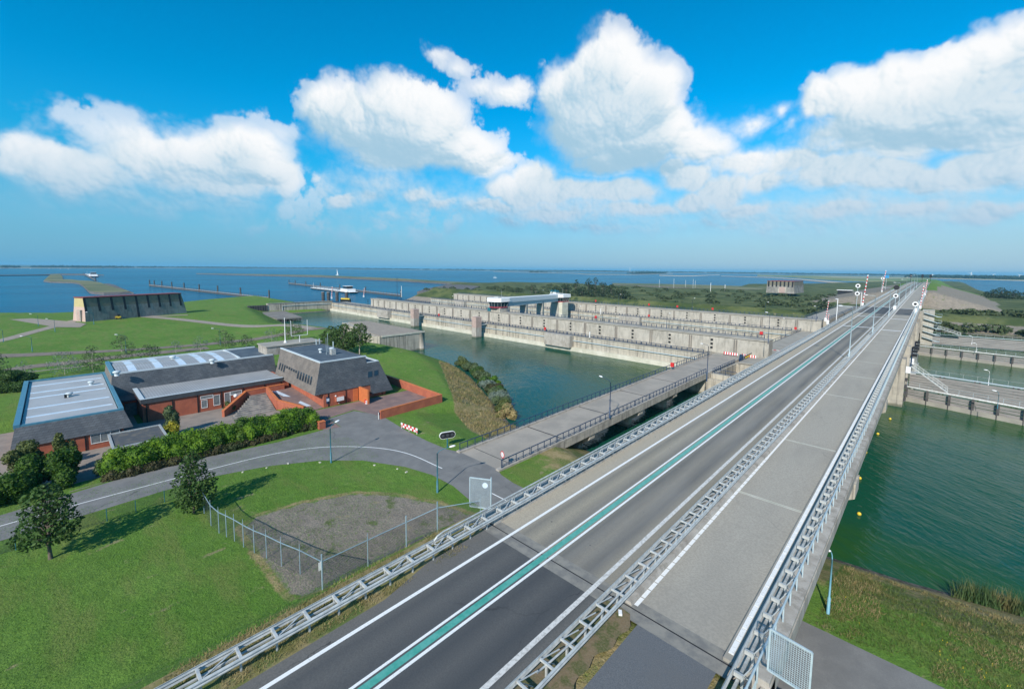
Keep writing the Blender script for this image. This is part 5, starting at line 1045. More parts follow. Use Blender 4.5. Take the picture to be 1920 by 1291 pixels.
v = P(603, 803, 4); r = empty('gate_pier', v, 'short brick pier at the end of the long hedge', 'pier'); MB().cbox((v.x, v.y, 3.9), .7, .9, 1.15).build('shaft', M['brick'], r); MB().cbox((v.x, v.y, 5.05), .78, .98, .06).build('cap', M['door'], r)
mb = MB(); n = 10
for k in range(n):
    t0 = k / n; x = -79.2 - 6.2 * t0; y0, y1 = 18.4 + 4.6 * t0, 24.8 + .4 * t0; z = 3.2 + 1.6 * (k + 1) / n; mb.add([(x, y0, 3), (x, y1, 3), (x - .62, y1, 3), (x - .62, y0, 3), (x, y0, z), (x, y1, z), (x - .62, y1, z), (x - .62, y0, z)], [(4, 5, 6, 7), (0, 1, 5, 4), (1, 2, 6, 5), (3, 0, 4, 7)])
struct(mb, 'steps', mat('grey_steps', (.32, .29, .25), (.18, .17, .16), 1.2, .9, coord='World'))
MB().prism([(-85.4, 22.4), (-85.0, 25.2), (-79, 25.2), (-74.5, 27.4), (-73, 30), (-90, 30), (-90, 22.4)], 3, 4.05, None); mb = MB()
mb.add([(-86.7, 22.3, 4.8), (-85.4, 22.6, 4.8), (-85.0, 25.3, 4.8), (-79.5, 25.4, 4.5), (-74.5, 27.6, 4.08), (-72.3, 28.4, 4.05), (-72.6, 30.05, 4.05), (-79.5, 30.05, 4.5), (-86.7, 30.05, 4.8)], [(0, 1, 2, 3, 8), (3, 7, 8), (3, 4, 7), (4, 5, 6, 7)]); struct(mb, 'terrace_ramp', M['redpaving'])
mb = MB().add([(-86, 26.4, 4.85), (-85.6, 27.2, 4.85), (-74.6, 28.9, 4.16), (-74.8, 28.2, 4.16)], [(3, 2, 1, 0)]); struct(mb, 'drain_strip', M['skylight'])
v = P(448, 757, 3.6); r = empty('globe_lamp', (-85.9, 20.6, 3.2), 'white globe lamp on a short post at the head of the wide steps', 'lamp'); MB().tube([(-85.9, 20.6, 3.2), (-85.9, 20.6, 5.0)], .05, 6).build('post', M['black'], r); MB().ball((-85.9, 20.6, 5.2), .32, 14, 10).build('globe', M['white'], r, smooth=True)
r = empty('shed', (-72.4, 6.3, 3.2), 'low shed with dark flat felt roof behind the hedge', 'shed'); MB().box(-75.4, 3.9, 3, -69.5, 8.7, 5.4).build('wall', M['fascia_dark'], r); MB().box(-75.6, 3.7, 5.4, -69.3, 8.9, 5.62).build('roof', mat('mossy_felt', (.075, .08, .085), (.13, .12, .1), .9, .9, coord='World', lo=.45), r)
MB().box(-75.7, 3.6, 5.35, -75.4, 9, 5.72).box(-69.5, 3.6, 5.35, -69.2, 9, 5.72).box(-75.4, 3.6, 5.35, -69.5, 3.85, 5.72).box(-75.4, 8.75, 5.35, -69.5, 9, 5.72).build('roof_rim', M['galv_old'], r)

# ------------------------------------------------------------------ planting
def lumps_points(C, Rr, per, shell=(.86, 1.06), squash=1.0):
    "leaf positions on a union of lumps, skipping points that lie inside another lump"
    C = np.asarray(C, float); Rr = np.asarray(Rr, float); out, nrm = [], []
    for c, r in zip(C, Rr):
        n = max(6, int(per * 4 * math.pi * float(np.mean(r)) ** 2)); d = rng.normal(size=(n, 3)); d /= np.linalg.norm(d, axis=1, keepdims=True); p = c + d * r * rng.uniform(*shell, (n, 1))
        ins = np.zeros(n, bool)
        for c2, r2 in zip(C, Rr):
            if c2 is c: continue
            ins |= (((p - c2) / r2) ** 2).sum(1) < .62
        out.append(p[~ins]); nrm.append(d[~ins])
    return np.concatenate(out), np.concatenate(nrm)
def foliage(name, C, Rr, per, size, m, par=None, zmin=None, core=True, shell=(.86, 1.06), up=.3):
    Rr = np.asarray([(r, r, r) if np.isscalar(r) else r for r in Rr], float); p, d = lumps_points(C, Rr, per, shell)
    if zmin is not None: k = p[:, 2] > zmin; p, d = p[k], d[k]
    q = leaf_quads(p, size, up, .4, d * .6)
    if core:
        mb = MB(); Q4 = []
        for c, r in zip(C, Rr):
            b = MB().ball((0, 0, 0), 1, 9, 6)
            for f in b.f:
                f4 = list(f) + [f[-1]] * (4 - len(f)); Q4.append([np.array(c) + np.array(b.v[i]) * r * .84 for i in f4])
        q = np.concatenate([q, np.array(Q4)])
    return quads_mesh(name, q, m, par)
def shrub(name, loc, C, Rr, per, size, m, label, cat, group=None, zmin=None, stem=False, core=True):
    r = empty(name, loc, label, cat, group); foliage('foliage', C, Rr, per, size, M[m], r, zmin, core)
    if stem: MB().tube([loc, (loc[0], loc[1], loc[2] + 1)], .08, 5).build('stem', M['trunk'], r)
    return r
def jit(a): return random.uniform(-a, a)
# long hedge along the service road
C, Rr, C2, R2 = [], [], [], []
for k in range(46):
    y = 3.4 + k * .49; n_ = 2 if y < 8 else 3
    for j in range(n_): x = -64.9 - j * 1.35 + jit(.45); C.append((x, y + jit(.3), 3.8 + 1.25 + jit(.4) + (.35 if j == 1 else 0) - (.45 if y > 22 and j == 0 else 0))); Rr.append((1.05 + jit(.2), 1.0 + jit(.2), 1.15 + jit(.25)))
for k in range(60): y = 2.8 + k * .375; C2.append((-63.75 + jit(.22) - (.6 if y > 21 else 0), y, 4.25 + jit(.15))); R2.append((.62, .55, .62 + jit(.12)))
for k in range(40): C.append((-65.2 + jit(1.0), 3.2 + k * .55, 4.5)); Rr.append((1.1, .9, .9))
r = empty('hedge', (-65.5, 14, 3.9), 'long bright green hedge with brownish foot along the grey service road', 'hedge'); sel = [i for i in range(len(C)) if i % 4 == 1]; oth = [i for i in range(len(C)) if i % 4 != 1]; foliage('hedge_foliage', [C[i] for i in oth], [Rr[i] for i in oth], 44, .17, M['leaf_hedge'], r, 3.9, shell=(.72, 1.16)); foliage('darker_foliage', [C[i] for i in sel], [Rr[i] for i in sel], 44, .17, leafmat('deep_hedge_leaves', (.02, .06, .01), (.07, .14, .015), (.10, .17, .02)), r, 3.9, shell=(.72, 1.16)); foliage('low_growth', C2, R2, 42, .17, M['leaf_low'], r, 3.9)
C, Rr = [], []
for k in range(70): y = random.uniform(-17, .6); C.append((-66.6 + jit(2.6) - (1.2 if y < -6 else 0), y, 4.2 + random.uniform(.2, 2.0))); Rr.append((1.2 + jit(.3), 1.15 + jit(.25), 1.1 + jit(.3)))
r = empty('hedge', (-67, -6, 3.8), 'dense dark green shrub mass at the left edge beside the road', 'hedge'); foliage('hedge_foliage', C, Rr, 40, .19, M['leaf_dull'] if False else leafmat('shrub_leaves', (.02, .06, .008), (.07, .145, .012), (.06, .12, .015)), r, 3.8)
for i, (px_, py_, h_, w_, m_, lab) in enumerate(((322, 812, 4.1, 1.1, 'leaf_dull', 'upright dark conifer shrub behind the hedge before the brick hall'), (318, 828, 2.6, 1.6, 'leaf_yellow', 'yellow green shrub at the back of the hedge near the shed'), (193, 892, 2.2, .75, 'leaf_dull', 'small dark round shrub at the yard entrance'), (125, 880, 4.4, 1.2, 'leaf_olive', 'olive green shrub rising from the dark shrub mass at the left'),
                                                 (45, 885, 3.6, 1.8, 'leaf_olive', 'broad olive shrub in front of the annex corner'), (545, 795, 2.6, .9, 'leaf_grey', 'bluish grey shrub inside the long hedge'), (480, 815, 2.3, .9, 'leaf_grey', 'grey shrub in the middle of the long hedge'), (432, 768, 1.5, .9, 'leaf_olive', 'plant in the brick planter left of the wide steps'), (20, 735, 4.2, 4.2, 'leaf', 'very dark bush behind the flat annex at the left edge'))):
    b = P(px_, py_, 3.5); C = [(b.x + jit(w_ * .5), b.y + jit(w_ * .5), 3.4 + h_ * (.25 + .6 * k / 9)) for k in range(10)]; Rr = [(w_ * .6 * (1.1 - .06 * k), w_ * .6 * (1.1 - .06 * k), h_ * .22) for k in range(10)]
    shrub('shrub', b, C, Rr, 40, .2, m_, lab, 'shrub', None, 3.3, True)
# shrubs along the water
bank = [(-55.5, 57.0), (-58, 58.4), (-60.8, 60.3), (-63.6, 62.6), (-66, 64), (-69, 65.6), (-72, 67.4), (-75, 69.3), (-78, 71), (-81, 72.8), (-84, 74.4), (-88, 76), (-92, 77.4), (-96, 79), (-67.6, 66.2), (-74, 70.6)]
kinds = ['straw', 'leaf_olive', 'leaf_dull', 'leaf_grey', 'leaf_dull', 'leaf_low', 'leaf_grey', 'leaf', 'leaf_dull', 'leaf_olive', 'leaf', 'leaf_dull', 'leaf_olive', 'leaf_dull', 'leaf', 'leaf_hedge']
for k, ((x, y), kd) in enumerate(zip(bank, kinds)):
    C = [(x + jit(1.2), y + jit(1.0), .3 + random.uniform(.2, 1.5)) for _ in range(8)]; Rr = [(.95 + jit(.25), .9 + jit(.25), .8 + jit(.2)) for _ in range(8)]
    shrub('shore_shrub', (x, y, .3), C, Rr, 26, .24, kd, 'leafy shrub at the water edge of the dry grass bank, %s from the access bridge' % (ORD[k] if k else 'first'), 'shrub', 'shrubs along the basin bank', .1)
def tree(name, base, h, r, m, label, group=None, n=26, leaf=.25, trunk='trunk', clear=.28, per=26, loose=.0, tr=.11, cone=.0):
    root = empty(name, base, label, 'tree', group); b = Vector(base); mb = MB(); top = b + Vector((jit(.03) * h, jit(.03) * h, h * .82))
    mb.tube([b - Vector((0, 0, .2)), b + Vector((0, 0, .15)), b.lerp(top, clear) + Vector((jit(.05), jit(.05), 0)), b.lerp(top, .65), top], [tr * 1.5, tr * 1.1, tr * .85, tr * .5, tr * .15], 8)
    C, Rr = [], []; n = int(n * 1.5)
    for k in range(n):
        t = random.uniform(0, 1); z = clear * h + (h * (1 - clear)) * (t * .92 + .04); prof = math.sin(math.pi * min(1, (.12 + .88 * t)) ** (.8 + cone)) ** .75 * (1 - cone * t * .5); a = random.uniform(0, 2 * math.pi); q = r * prof * random.uniform(.45, 1.0)
        c = (b.x + q * math.cos(a), b.y + q * math.sin(a), b.z + z); C.append(c); rr = r * random.uniform(.24, .46) * (1 - .3 * t); Rr.append((rr, rr, rr * .8))
        if k % 2 == 0: s = b.lerp(top, max(clear * .8, (z / h) * .72)); mb.tube([s, s.lerp(Vector(c), .5) + Vector((0, 0, .04 * h)), c], [tr * .4, tr * .25, tr * .08], 5)
    mb.build('trunk', M[trunk], root, smooth=True); foliage('crown', C, Rr, per, leaf, M[m], root, None, False, (.25 if loose < .5 else .1, 1.15), .35); return root
tree('maple_tree', (-49.6, -1.5, 4), 6.0, 1.8, 'leaf', 'dense dark green maple at the left front of the lawn, casting a long shadow', None, 56, .20, clear=.24, per=52, tr=.13)
tree('maple_tree', (-49.6, 8.0, 4), 5.7, 1.6, 'leaf', 'small dark green maple beside the start of the wire fence', None, 52, .19, clear=.12, per=60, tr=.10)
b = P(674, 664, 5.4); tree('birch_tree', (b.x, b.y, G(b.x, b.y)), hgt(b, 602), 2.7, 'leaf_birch', 'right hand birch with a clear pale stem behind the mansard house', 'birches behind the house', 40, .34, 'birch', .40, 17, tr=.14)
for px_, py_, ty, w_, lab in ((643, 663, 604, 3.1, 'middle birch of the dense group behind the mansard house'), (622, 655, 612, 2.8, 'left hand birch of the dense group behind the mansard house')):
    b = P(px_, py_, 5.2); tree('birch_tree', (b.x, b.y, G(b.x, b.y)), hgt(b, ty), w_, 'leaf_birch', lab, 'birches behind the house', 44, .36, 'birch', .12, 16, tr=.13)
for k, (px_, py_, ty, wpx, m_, lab) in enumerate(((0, 712, 662, 36, 'leaf_dull', 'dull green young tree cut by the left picture edge behind the annex'), (50, 715, 676, 30, 'leaf_grey', 'thin pale young tree behind the left end of the annex'), (122, 702, 660, 58, 'leaf_grey', 'broad silvery young tree behind the annex roof'), (175, 698, 650, 44, 'leaf_dull', 'dull green young tree with pale stem left of the long hall'), (230, 680, 631, 44, 'leaf_dull', 'fuller dark young tree behind the left end of the hall roof'),
                                             (281, 672, 644, 36, 'leaf_dull', 'low spreading young tree behind the hall roof'), (330, 662, 640, 26, 'leaf_grey', 'small faint young tree behind the middle of the hall'), (376, 660, 630, 28, 'leaf_grey', 'slim grey young tree behind the right part of the hall'), (422, 656, 619, 38, 'leaf_dull', 'rounded young tree right of the middle of the hall'), (462, 652, 628, 28, 'leaf_dull', 'small young tree behind the right end of the hall roof'), (510, 648, 617, 32, 'leaf_grey', 'pale young tree left of the white roof mast'), (548, 648, 608, 44, 'leaf_dull', 'dark young tree behind the white roof aerial'))):
    b = P(px_, py_, 4); tree('young_tree', (b.x, b.y, G(b.x, b.y)), hgt(b, ty), wpx / 2.2 / ppm(b), m_, lab, 'young trees behind the office', 18, .20, 'birch', .20, 14 if m_ == 'leaf_grey' else 26, .6, .05)
# trees beyond the locks
for k, (px_, py_, ty, wpx, lab) in enumerate(((833, 547, 534, 14, 'low dark tree far behind the locks, leftmost of the far row'), (968, 551, 536, 24, 'round dark tree left of the control building roof'), (997, 550, 528, 10, 'slim pointed tree behind the control gallery'), (1004, 550, 534, 12, 'slim tree beside the pointed one behind the gallery'), (1042, 549, 533, 22, 'bushy tree behind the right control cabin'), (1080, 552, 521, 17, 'tall dark poplar right of the control cabin'), (1062, 552, 530, 26, 'broad bush left of the tall poplar'),
                                              (1103, 552, 520, 22, 'tall tree in the middle of the far grove'), (1116, 553, 519, 22, 'highest tree of the far grove behind the locks'), (1130, 554, 527, 26, 'rounded tree right of the highest one in the grove'), (1146, 555, 531, 20, 'rightmost tall tree of the far grove'), (1092, 556, 538, 34, 'wide low bush at the foot of the far grove'), (1165, 558, 538, 34, 'wide bush right of the far grove'), (1545, 577, 556, 24, 'single round tree between far lock wall and the motorway'), (1860, 556, 541, 26, 'dark tree clump at the lake right of the dam, left one'), (1878, 556, 538, 30, 'dark tree clump at the lake right of the dam, tallest one'), (1900, 558, 544, 40, 'dark tree clump at the lake right of the dam, right one'))):
    z = 4.2; b = P(px_, py_, z); tree('far_tree', (b.x, b.y, G2(b.x, b.y) - .2), hgt(b, ty), wpx / 2 / ppm(b), 'leaf_far', lab, 'trees beyond the locks', 20, .9, clear=.06, per=1.5, tr=.3)
# scrub on the land beyond the locks
cs, rs = [], []
for k in range(320):
    x, y = random.uniform(-420, -44), random.uniform(262, 560)
    if k % 3 == 0: x, y = random.uniform(2, 60), random.uniform(318, 400)
    if k % 19 == 0: x, y = random.uniform(-4, 40), random.uniform(289, 293)
    if G2(x, y) < (1.5 if k % 19 else -.5) or (abs(x + 13) < 50 and y > 400): continue
    r_ = random.uniform(1.2, 3.2); cs += [(x, y, G2(x, y) + r_ * .3), (x + r_, y + jit(1), G2(x, y) + r_ * .2)]; rs += [(r_ * 1.3, r_ * 1.1, r_ * .8), (r_ * .9, r_, r_ * .6)]
pts, nm = [], []
for c, r_ in zip(cs, rs):
    n = int(14 * r_[0] ** 1.2); d = rng.normal(size=(n, 3)); d /= np.linalg.norm(d, axis=1, keepdims=True); d[:, 2] = np.abs(d[:, 2]); pts.append(np.array(c) + d * r_); nm.append(d)
o = quads_mesh('scrub', leaf_quads(np.concatenate(pts), 1.3, .3, .4, np.concatenate(nm) * .5), leafmat('scrub_leaves', (.045, .07, .03), (.11, .135, .06), (.07, .1, .04))); tag(o, 'low green scrub scattered over the flat land beyond the locks', 'scrub', None, 'stuff')
# grass blades: rough verge on the right, dry bank, near lawn
def blades(name, n, poly_pick, h, w, m, zf, lab, cat='grass', lean=.5):
    xy = poly_pick(n); z = zf(xy[:, 0], xy[:, 1]); k = z > .15; xy, z = xy[k], z[k]; n = len(z); b = np.stack([xy[:, 0], xy[:, 1], z - .02], 1); a = rng.uniform(0, 2 * np.pi, n); d = np.stack([np.cos(a), np.sin(a), np.zeros(n)], 1) * (w * rng.uniform(.6, 1.4, n))[:, None]
    t = b + np.stack([rng.normal(size=n) * lean, rng.normal(size=n) * lean, np.ones(n)], 1) * (h * rng.uniform(.5, 1.3, n))[:, None]; o = quads_mesh(name, np.stack([b - d, b + d, t], 1), M[m] if isinstance(m, str) else m, None, 3); return tag(o, lab, cat, None, 'stuff')
def rect_pick(x0, x1, y0, y1, inside=None, noise_s=None, thr=.0):
    def f(n):
        q = np.stack([rng.uniform(x0, x1, n), rng.uniform(y0, y1, n)], 1)
        if inside is not None: q = q[pip(q[:, 0], q[:, 1], inside)]
        if noise_s: q = q[fbm(q[:, 0], q[:, 1], noise_s, 4, .6, 77) > thr]
        return q
    return f
blades('rough_grass', 60000, rect_pick(-4.2, 26, 34.2, 49, None, .35, -.02), .20, .022, 'straw', gz, 'dry yellowish rough grass on the bank right of the bridge')
blades('verge_grass', 42000, rect_pick(-4.2, 26, 34.0, 47, None, .3, -.35), .2, .022, 'blade_dull', gz, 'green rough grass along the lower road right of the bridge')
blades('wild_flowers', 700, rect_pick(-3.5, 24, 35.5, 45, None, .3, .05), .16, .022, 'flower', gz, 'small yellow wild flowers in the rough grass bank', 'flowers', .2)
blades('reeds', 5200, rect_pick(2.6, 16, 49.5, 53.2, [Vector((2.6, 50.6)), Vector((7, 51.6)), Vector((16, 51.8)), Vector((16, 54.6)), Vector((7, 53.4)), Vector((4, 52.8))]), 1.5, .04, 'reed', lambda x, y: np.maximum(gz(x, y), .2), 'green reeds standing in the shallow water at the right edge', 'reeds', .22)
blades('dry_bank_grass', 46000, rect_pick(-100, -43.4, 36, 78, DRY, .25, -.3), .45, .05, 'straw', gz, 'dry straw coloured grass on the slope above the basin')
blades('lawn_grass', 90000, rect_pick(-62, -24, -14, 27, None, .22, -.10), .12, .018, 'blade', gz, 'green blades of the near lawn inside the road bend', 'grass', .6)

# ------------------------------------------------------------------ fences and screens near the camera
def onground(px_, py_, zf=G):
    z = 4.0
    for _ in range(12): p = P(px_, py_, z); z = .5 * z + .5 * zf(p.x, p.y)
    p = P(px_, py_, z); return Vector((p.x, p.y, zf(p.x, p.y)))
def wire_panel(mb, a, b, h, pitch=.12, w=.009):
    "diamond wire between two ground points"
    a, b = Vector(a), Vector(b); L = (b - a).length; d = (b - a) / L; n = int((L + h) / pitch)
    for s in (1, -1):
        for k in range(n):
            u0 = k * pitch - (h if s > 0 else 0); u1 = u0 + h
            lo, hi = max(0, u0), min(L, u1)
            if hi <= lo: continue
            z0, z1 = (lo - u0, hi - u0) if s > 0 else (h - (lo - u0), h - (hi - u0))
            p, q = a + d * lo + Vector((0, 0, z0)), a + d * hi + Vector((0, 0, z1)); t = Vector((0, 0, w)); mb.add([p - t, q - t, q + t, p + t], [(0, 1, 2, 3)])
def fence(name, pts, lab, h=1.95, ext=.5, rail=True, m='galv', corner=(), skip=()):
    r = empty(name, pts[0], lab, 'fence'); mesh = MB(); rl = MB()
    for k, p in enumerate(pts):
        p = Vector(p)
        if k not in skip: MB().tube([p, p + Vector((0, 0, h + ext * .4))], .05 if k in corner else .032, 6).tube([p + Vector((0, 0, h + ext * .4)), p + Vector((0, 0, h + ext))], .05 if k in corner else .02, 6).build('post', M[m], r)
        if k: wire_panel(mesh, pts[k - 1], p, h); rl.beam(Vector(pts[k - 1]) + Vector((0, 0, h)), p + Vector((0, 0, h)), .045, .045)
    mesh.build('wire_mesh', M['fascia_dark'], r)
    if rail: rl.build('top_rail', M[m], r)
    return r
fp = [onground(*p) for p in ((378, 948), (383, 962), (396, 985), (411, 999), (425, 1006), (440, 1014), (457, 1025), (477, 1036), (500, 1046), (528, 1061), (563, 1076))] + [Vector((-27.5, 11.0, G(-27.5, 11.0)))]
f1 = fence('wire_fence', fp, 'galvanised wire mesh fence with slim posts across the near lawn', m='fence_steel', corner=(11,))
c0 = fp[-1]; MB().box(c0.x - .09, c0.y - .18, c0.z + 1.35, c0.x - .065, c0.y + .1, c0.z + 1.9).build('small_plate', M['white'], f1)
fq = [c0] + [Vector((x, y, G(x, y))) for x, y in ( (-27.5, 14.2), (-27.3, 17.2), (-26.4, 19.4), (-24.9, 22.5))]
fence('wire_fence', fq, 'galvanised wire mesh fence between the gravel yard and the motorway', m='fence_steel', corner=(2, 3), skip=(0,))
fl = [onground(*p) for p in ((-60, 1056), (30, 1030.5), (119, 1003), (201, 976.6), (255, 959.5), (309, 941), (366, 928))]
fence('roadside_fence', fl, 'low wire fence with green posts along the foot of the service road', 1.15, .05, False, 'teal_steel')
def screen(name, a, b, z0, z1, lab):
    r = empty(name, (a[0], a[1], z0), lab, 'screen'); a, b = Vector((a[0], a[1], z0)), Vector((b[0], b[1], z0)); H = Vector((0, 0, z1 - z0))
    f = MB()
    for p, q in ((a, b), (a + H, b + H), (a, a + H), (b, b + H)): f.beam(p, q, .07, .07)
    f.build('frame', M['pale_steel'], r); m = MB(); n = int((b - a).length / .085)
    for k in range(1, n): p = a.lerp(b, k / n); m.beam(p, p + H, .013, .012)
    n = int((z1 - z0) / .085)
    for k in range(1, n): m.beam(a + H * (k / n), b + H * (k / n), .012, .013)
    m.build('mesh_panel', M['pale_steel'], r); return r
s1 = screen('mesh_screen', (-25.6, 22.0), (-24.1, 22.9), 8.6, 11.0, 'upright pale blue mesh screen where the left guard rail meets the bridge'); MB().beam((-24.1, 22.9, 6.0), (-24.1, 22.9, 11.2), .08, .08).build('post', M['pale_steel'], s1); MB().disc((-24.5, 22.62, 10.5), (.6, -.8, 0), .22, .03).build('round_plate', M['skylight'], s1)
va, vb = PY(1446, 1172, 20.0), PY(1496, 1192, 20.0)
s2 = screen('mesh_screen', (-4.0, 20.05), (-2.5, 19.9), 10.7, 12.55, 'large pale blue mesh screen at the end of the right handrail'); 
blades('verge_blades', 16000, rect_pick(-23.6, -20.6, -8, 17.5, None, .6, -.2), .16, .018, 'straw', lambda x, y: np.interp(y, [-80, 0, 20], [9.3, 9.42, 9.55]) - .03, 'short dry grass under the guard rail')
# signs by the access bridge
r = empty('road_sign', (-35.2, 35.3, 4.1), 'round white sign with red rim at the near end of the access bridge railing', 'sign'); a = Vector((-35.2, 35.3, 4.1)); MB().tube([a, a + Vector((0, 0, 2.1))], .035, 6).build('pole', M['blue_steel'], r); nn_ = Vector((-.25, -.97, 0))
c = a + Vector((0, 0, 1.75)) + nn_ * .05; MB().disc(c, nn_, .42, .02, 28).build('red_rim', M['red'], r); MB().disc(c + nn_ * .012, nn_, .31, .02, 28).build('white_face', M['white'], r)
sd = Vector((.97, -.25, 0)); mb = MB()
def onface(u, w): return c + nn_ * .026 + sd * u + Vector((0, 0, w))
mb.hexa([onface(u, w) + nn_ * k for k in (0, .004) for u, w in ((-.15, .02), (-.02, .02), (-.02, .15), (-.15, .15))]); mb.hexa([onface(u, w) + nn_ * k for k in (0, .004) for u, w in ((.0, -.14), (.17, -.14), (.17, -.04), (.0, -.04))]); mb.hexa([onface(u, w) + nn_ * k for k in (0, .004) for u, w in ((-.14, -.02), (-.02, -.14), (.0, -.12), (-.12, .0))]); mb.build('sign_symbol', M['galv_old'], r)
a = Vector((-44.8, 34.6, 4)); r = empty('matrix_sign', a, 'oblong black signal board with white rim on a post beside the lawn', 'sign'); MB().tube([a, a + Vector((0, 0, 1.3))], .09, 8).build('post', M['teal_steel'], r)
def stadium(cx, cz, L, rr, n=10): return [(cx + L * (1 if i <= n else -1) + rr * math.cos(-math.pi / 2 + math.pi * (i if i <= n else i - 1) / n), cz + rr * math.sin(-math.pi / 2 + math.pi * (i if i <= n else i - 1) / n)) for i in range(2 * n + 2)]
du, dn = Vector((.35, .94, 0)), Vector((.94, -.35, 0)); ctr = a + Vector((0, 0, 1.75))
for rr, th, nm_, m_ in ((.46, .16, 'white_rim', 'white'), (.40, .20, 'black_face', 'black')):
    st = stadium(0, 0, .62, rr); n = len(st); mb = MB(); mb.add([ctr + du * u + Vector((0, 0, w)) - dn * th / 2 for u, w in st] + [ctr + du * u + Vector((0, 0, w)) + dn * th / 2 for u, w in st], [tuple(range(n)), tuple(range(2 * n - 1, n - 1, -1))] + [(i, (i + 1) % n, n + (i + 1) % n, n + i) for i in range(n)]); mb.build(nm_, M[m_], r)
mb = MB()
for u in (-.62, 0, .62): mb.disc(ctr + du * u + dn * .105, dn, .2, .02, 16)
mb.build('signal_lenses', M['fascia_dark'], r)
a, b = onground(710, 786), onground(726, 780); r = empty('notice_board', a, 'long dark blue notice board on two white posts in front of the terrace wall', 'sign'); MB().beam(a, a + Vector((0, 0, 1.1)), .08, .08).build('post', M['white'], r); MB().beam(b, b + Vector((0, 0, 1.1)), .08, .08).build('post', M['white'], r); MB().beam(a + Vector((0, 0, .85)), b + Vector((0, 0, .85)), .05, .36).build('board', M['blue_steel'], r)
a, b = onground(752, 802), onground(783, 814); r = empty('barrier_board', a, 'red and white plank barrier on the lawn edge beside the service road', 'barrier board'); mb = MB()
for j in (0, 1):
    for k in range(9): mb.mi = (k + j) % 2; mb.beam(a.lerp(b, k / 9) + Vector((0, 0, .35 + .34 * j)), a.lerp(b, (k + 1) / 9) + Vector((0, 0, .35 + .34 * j)), .05, .28)
mb.build('planks', [M['red'], M['white']], r)
for t in (.04, .5, .96): p = a.lerp(b, t); MB().beam(p, p + Vector((0, 0, .9)), .07, .07).build('leg', M['white'], r)
v = P(1163, 1146, 9.7); tag(MB().cbox((v.x, v.y, zr(v.y) + .05), .18, .32, .1, .6).build('litter', M['white'], None, origin=(v.x, v.y, zr(v.y))), 'crumpled pale paper wrapper lying on the earth verge', 'litter')
st = MB()
for px_, py_ in ((455, 884), (500, 876), (540, 868), (600, 866), (702, 871), (745, 878), (762, 884)):
    v = onground(px_, py_ + 1); st.cbox((v.x, v.y, v.z), .26 + jit(.1), .18, .08, random.uniform(0, 3))
tag(st.build('edge_stones', M['ledge'], None), 'scattered pale stones along the edge of the lawn', 'stones', None, 'stuff')

# ------------------------------------------------------------------ lifting bridge gear on the motorway
def boom(x, y, h, lean, lab, r_=.16, n=16, z=None):
    z = zr(y) if z is None else z; r = empty('barrier_boom', (x, y, z), lab, 'barrier', 'raised booms'); MB().cbox((x, y, z), .7, .7, 1.4).build('drive_post', M['white'], r); striped((x, y, z + 1.2), (x + lean, y + .3, z + h), r_, n, 'boom_arm', r); return r
boom(-23.0, 249.6, 13.8, 1.0, 'raised red and white boom left of the motorway, nearer of the tall pair', .2); boom(-26.0, 386, 14.5, 1.2, 'raised red and white boom left of the motorway, farther of the tall pair', .22)
boom(-4.1, 249.4, 9.5, .5, 'raised red and white boom at the right bridge edge, nearer one', .17, 14); boom(-4.4, 357, 9.5, .5, 'raised red and white boom at the right bridge edge, farther one', .18, 14)
p = P(1548, 602, 9.5); boom(p.x, p.y, hgt(p, 563), .5, 'slim raised red and white boom on the low deck before the motorway', .12, 14, 9.45); p = P(1552, 607, 9.5); boom(p.x, p.y, hgt(p, 588), .1, 'short raised red and white boom on the low deck', .12, 8, 9.45)
def signal(x, y, zs, top, lab, lens=False):
    z = zr(y); r = empty('bridge_signal', (x, y, z), lab, 'signal', 'round bridge signals'); MB().tube([(x, y, z), (x, y, z + top)], .09, 6).build('pole', M['pale_steel'], r); n_ = Vector((.1, -1, 0)).normalized()
    for zz in zs: MB().disc((x, y - .1, z + zz), n_, .82, .12, 24).build('white_ring', M['white'], r); MB().disc((x, y - .18, z + zz), n_, .42 if not lens else .66, .1, 20).build('dark_lens', M['black'], r)
    return r
signal(-23.2, 230, (6.4, 9.6), 9.6, 'pole with two round white signals left of the motorway'); s3 = signal(-11.3, 233, (5.9,), 9.3, 'pole with round signals on the median, below a dark disc'); MB().disc((-11.3, 232.9, zr(233) + 9.2), (.1, -1, 0), .95, .1, 20).build('dark_disc', M['black'], s3); MB().cbox((-11.3, 233, zr(233)), .9, .7, 1.9).build('cabinet', M['white'], s3)
signal(-4.9, 214, (4.3,), 4.4, 'low round white signal on the right edge of the bridge'); signal(-25.8, 380, (9.2,), 9.4, 'single pale signal disc left of the motorway beside the far boom')
for k, (x, px_, lab) in enumerate(((-24.8, 0, 'white camera pole left of the motorway, farther one'), (-25.2, 0, 'white camera pole left of the motorway, nearer one'))):
    y = 262 if k == 0 else 196; z = zr(y); hh = 8.2 if k == 0 else 9; r = empty('camera_pole', (x, y, z - 3), lab, 'pole', 'white poles beside the motorway'); MB().tube([(x, y, z - 3), (x, y, z - 3 + hh)], .14, 6).build('pole', M['white'], r); MB().ball((x - .3, y, z - 3 + hh), .55, 8, 5, .3).build('lamp_head', M['white'], r)
for k, (x, y, lab) in enumerate(((-21.8, 690, 'dark traffic signal gantry post on the crest, left'), (-12.0, 690, 'dark traffic signal post on the crest, on the median'), (-5.2, 690, 'dark traffic signal post on the crest, right of the motorway'))):
    z = zr(y); r = empty('traffic_signal', (x, y, z), lab, 'signal', 'signals on the crest'); MB().tube([(x, y, z), (x, y, z + 8.5)], .2, 6).build('pole', M['black'], r); MB().cbox((x, y, z + 6.2), 1.9, .8, 3.6).build('signal_head', M['black'], r)
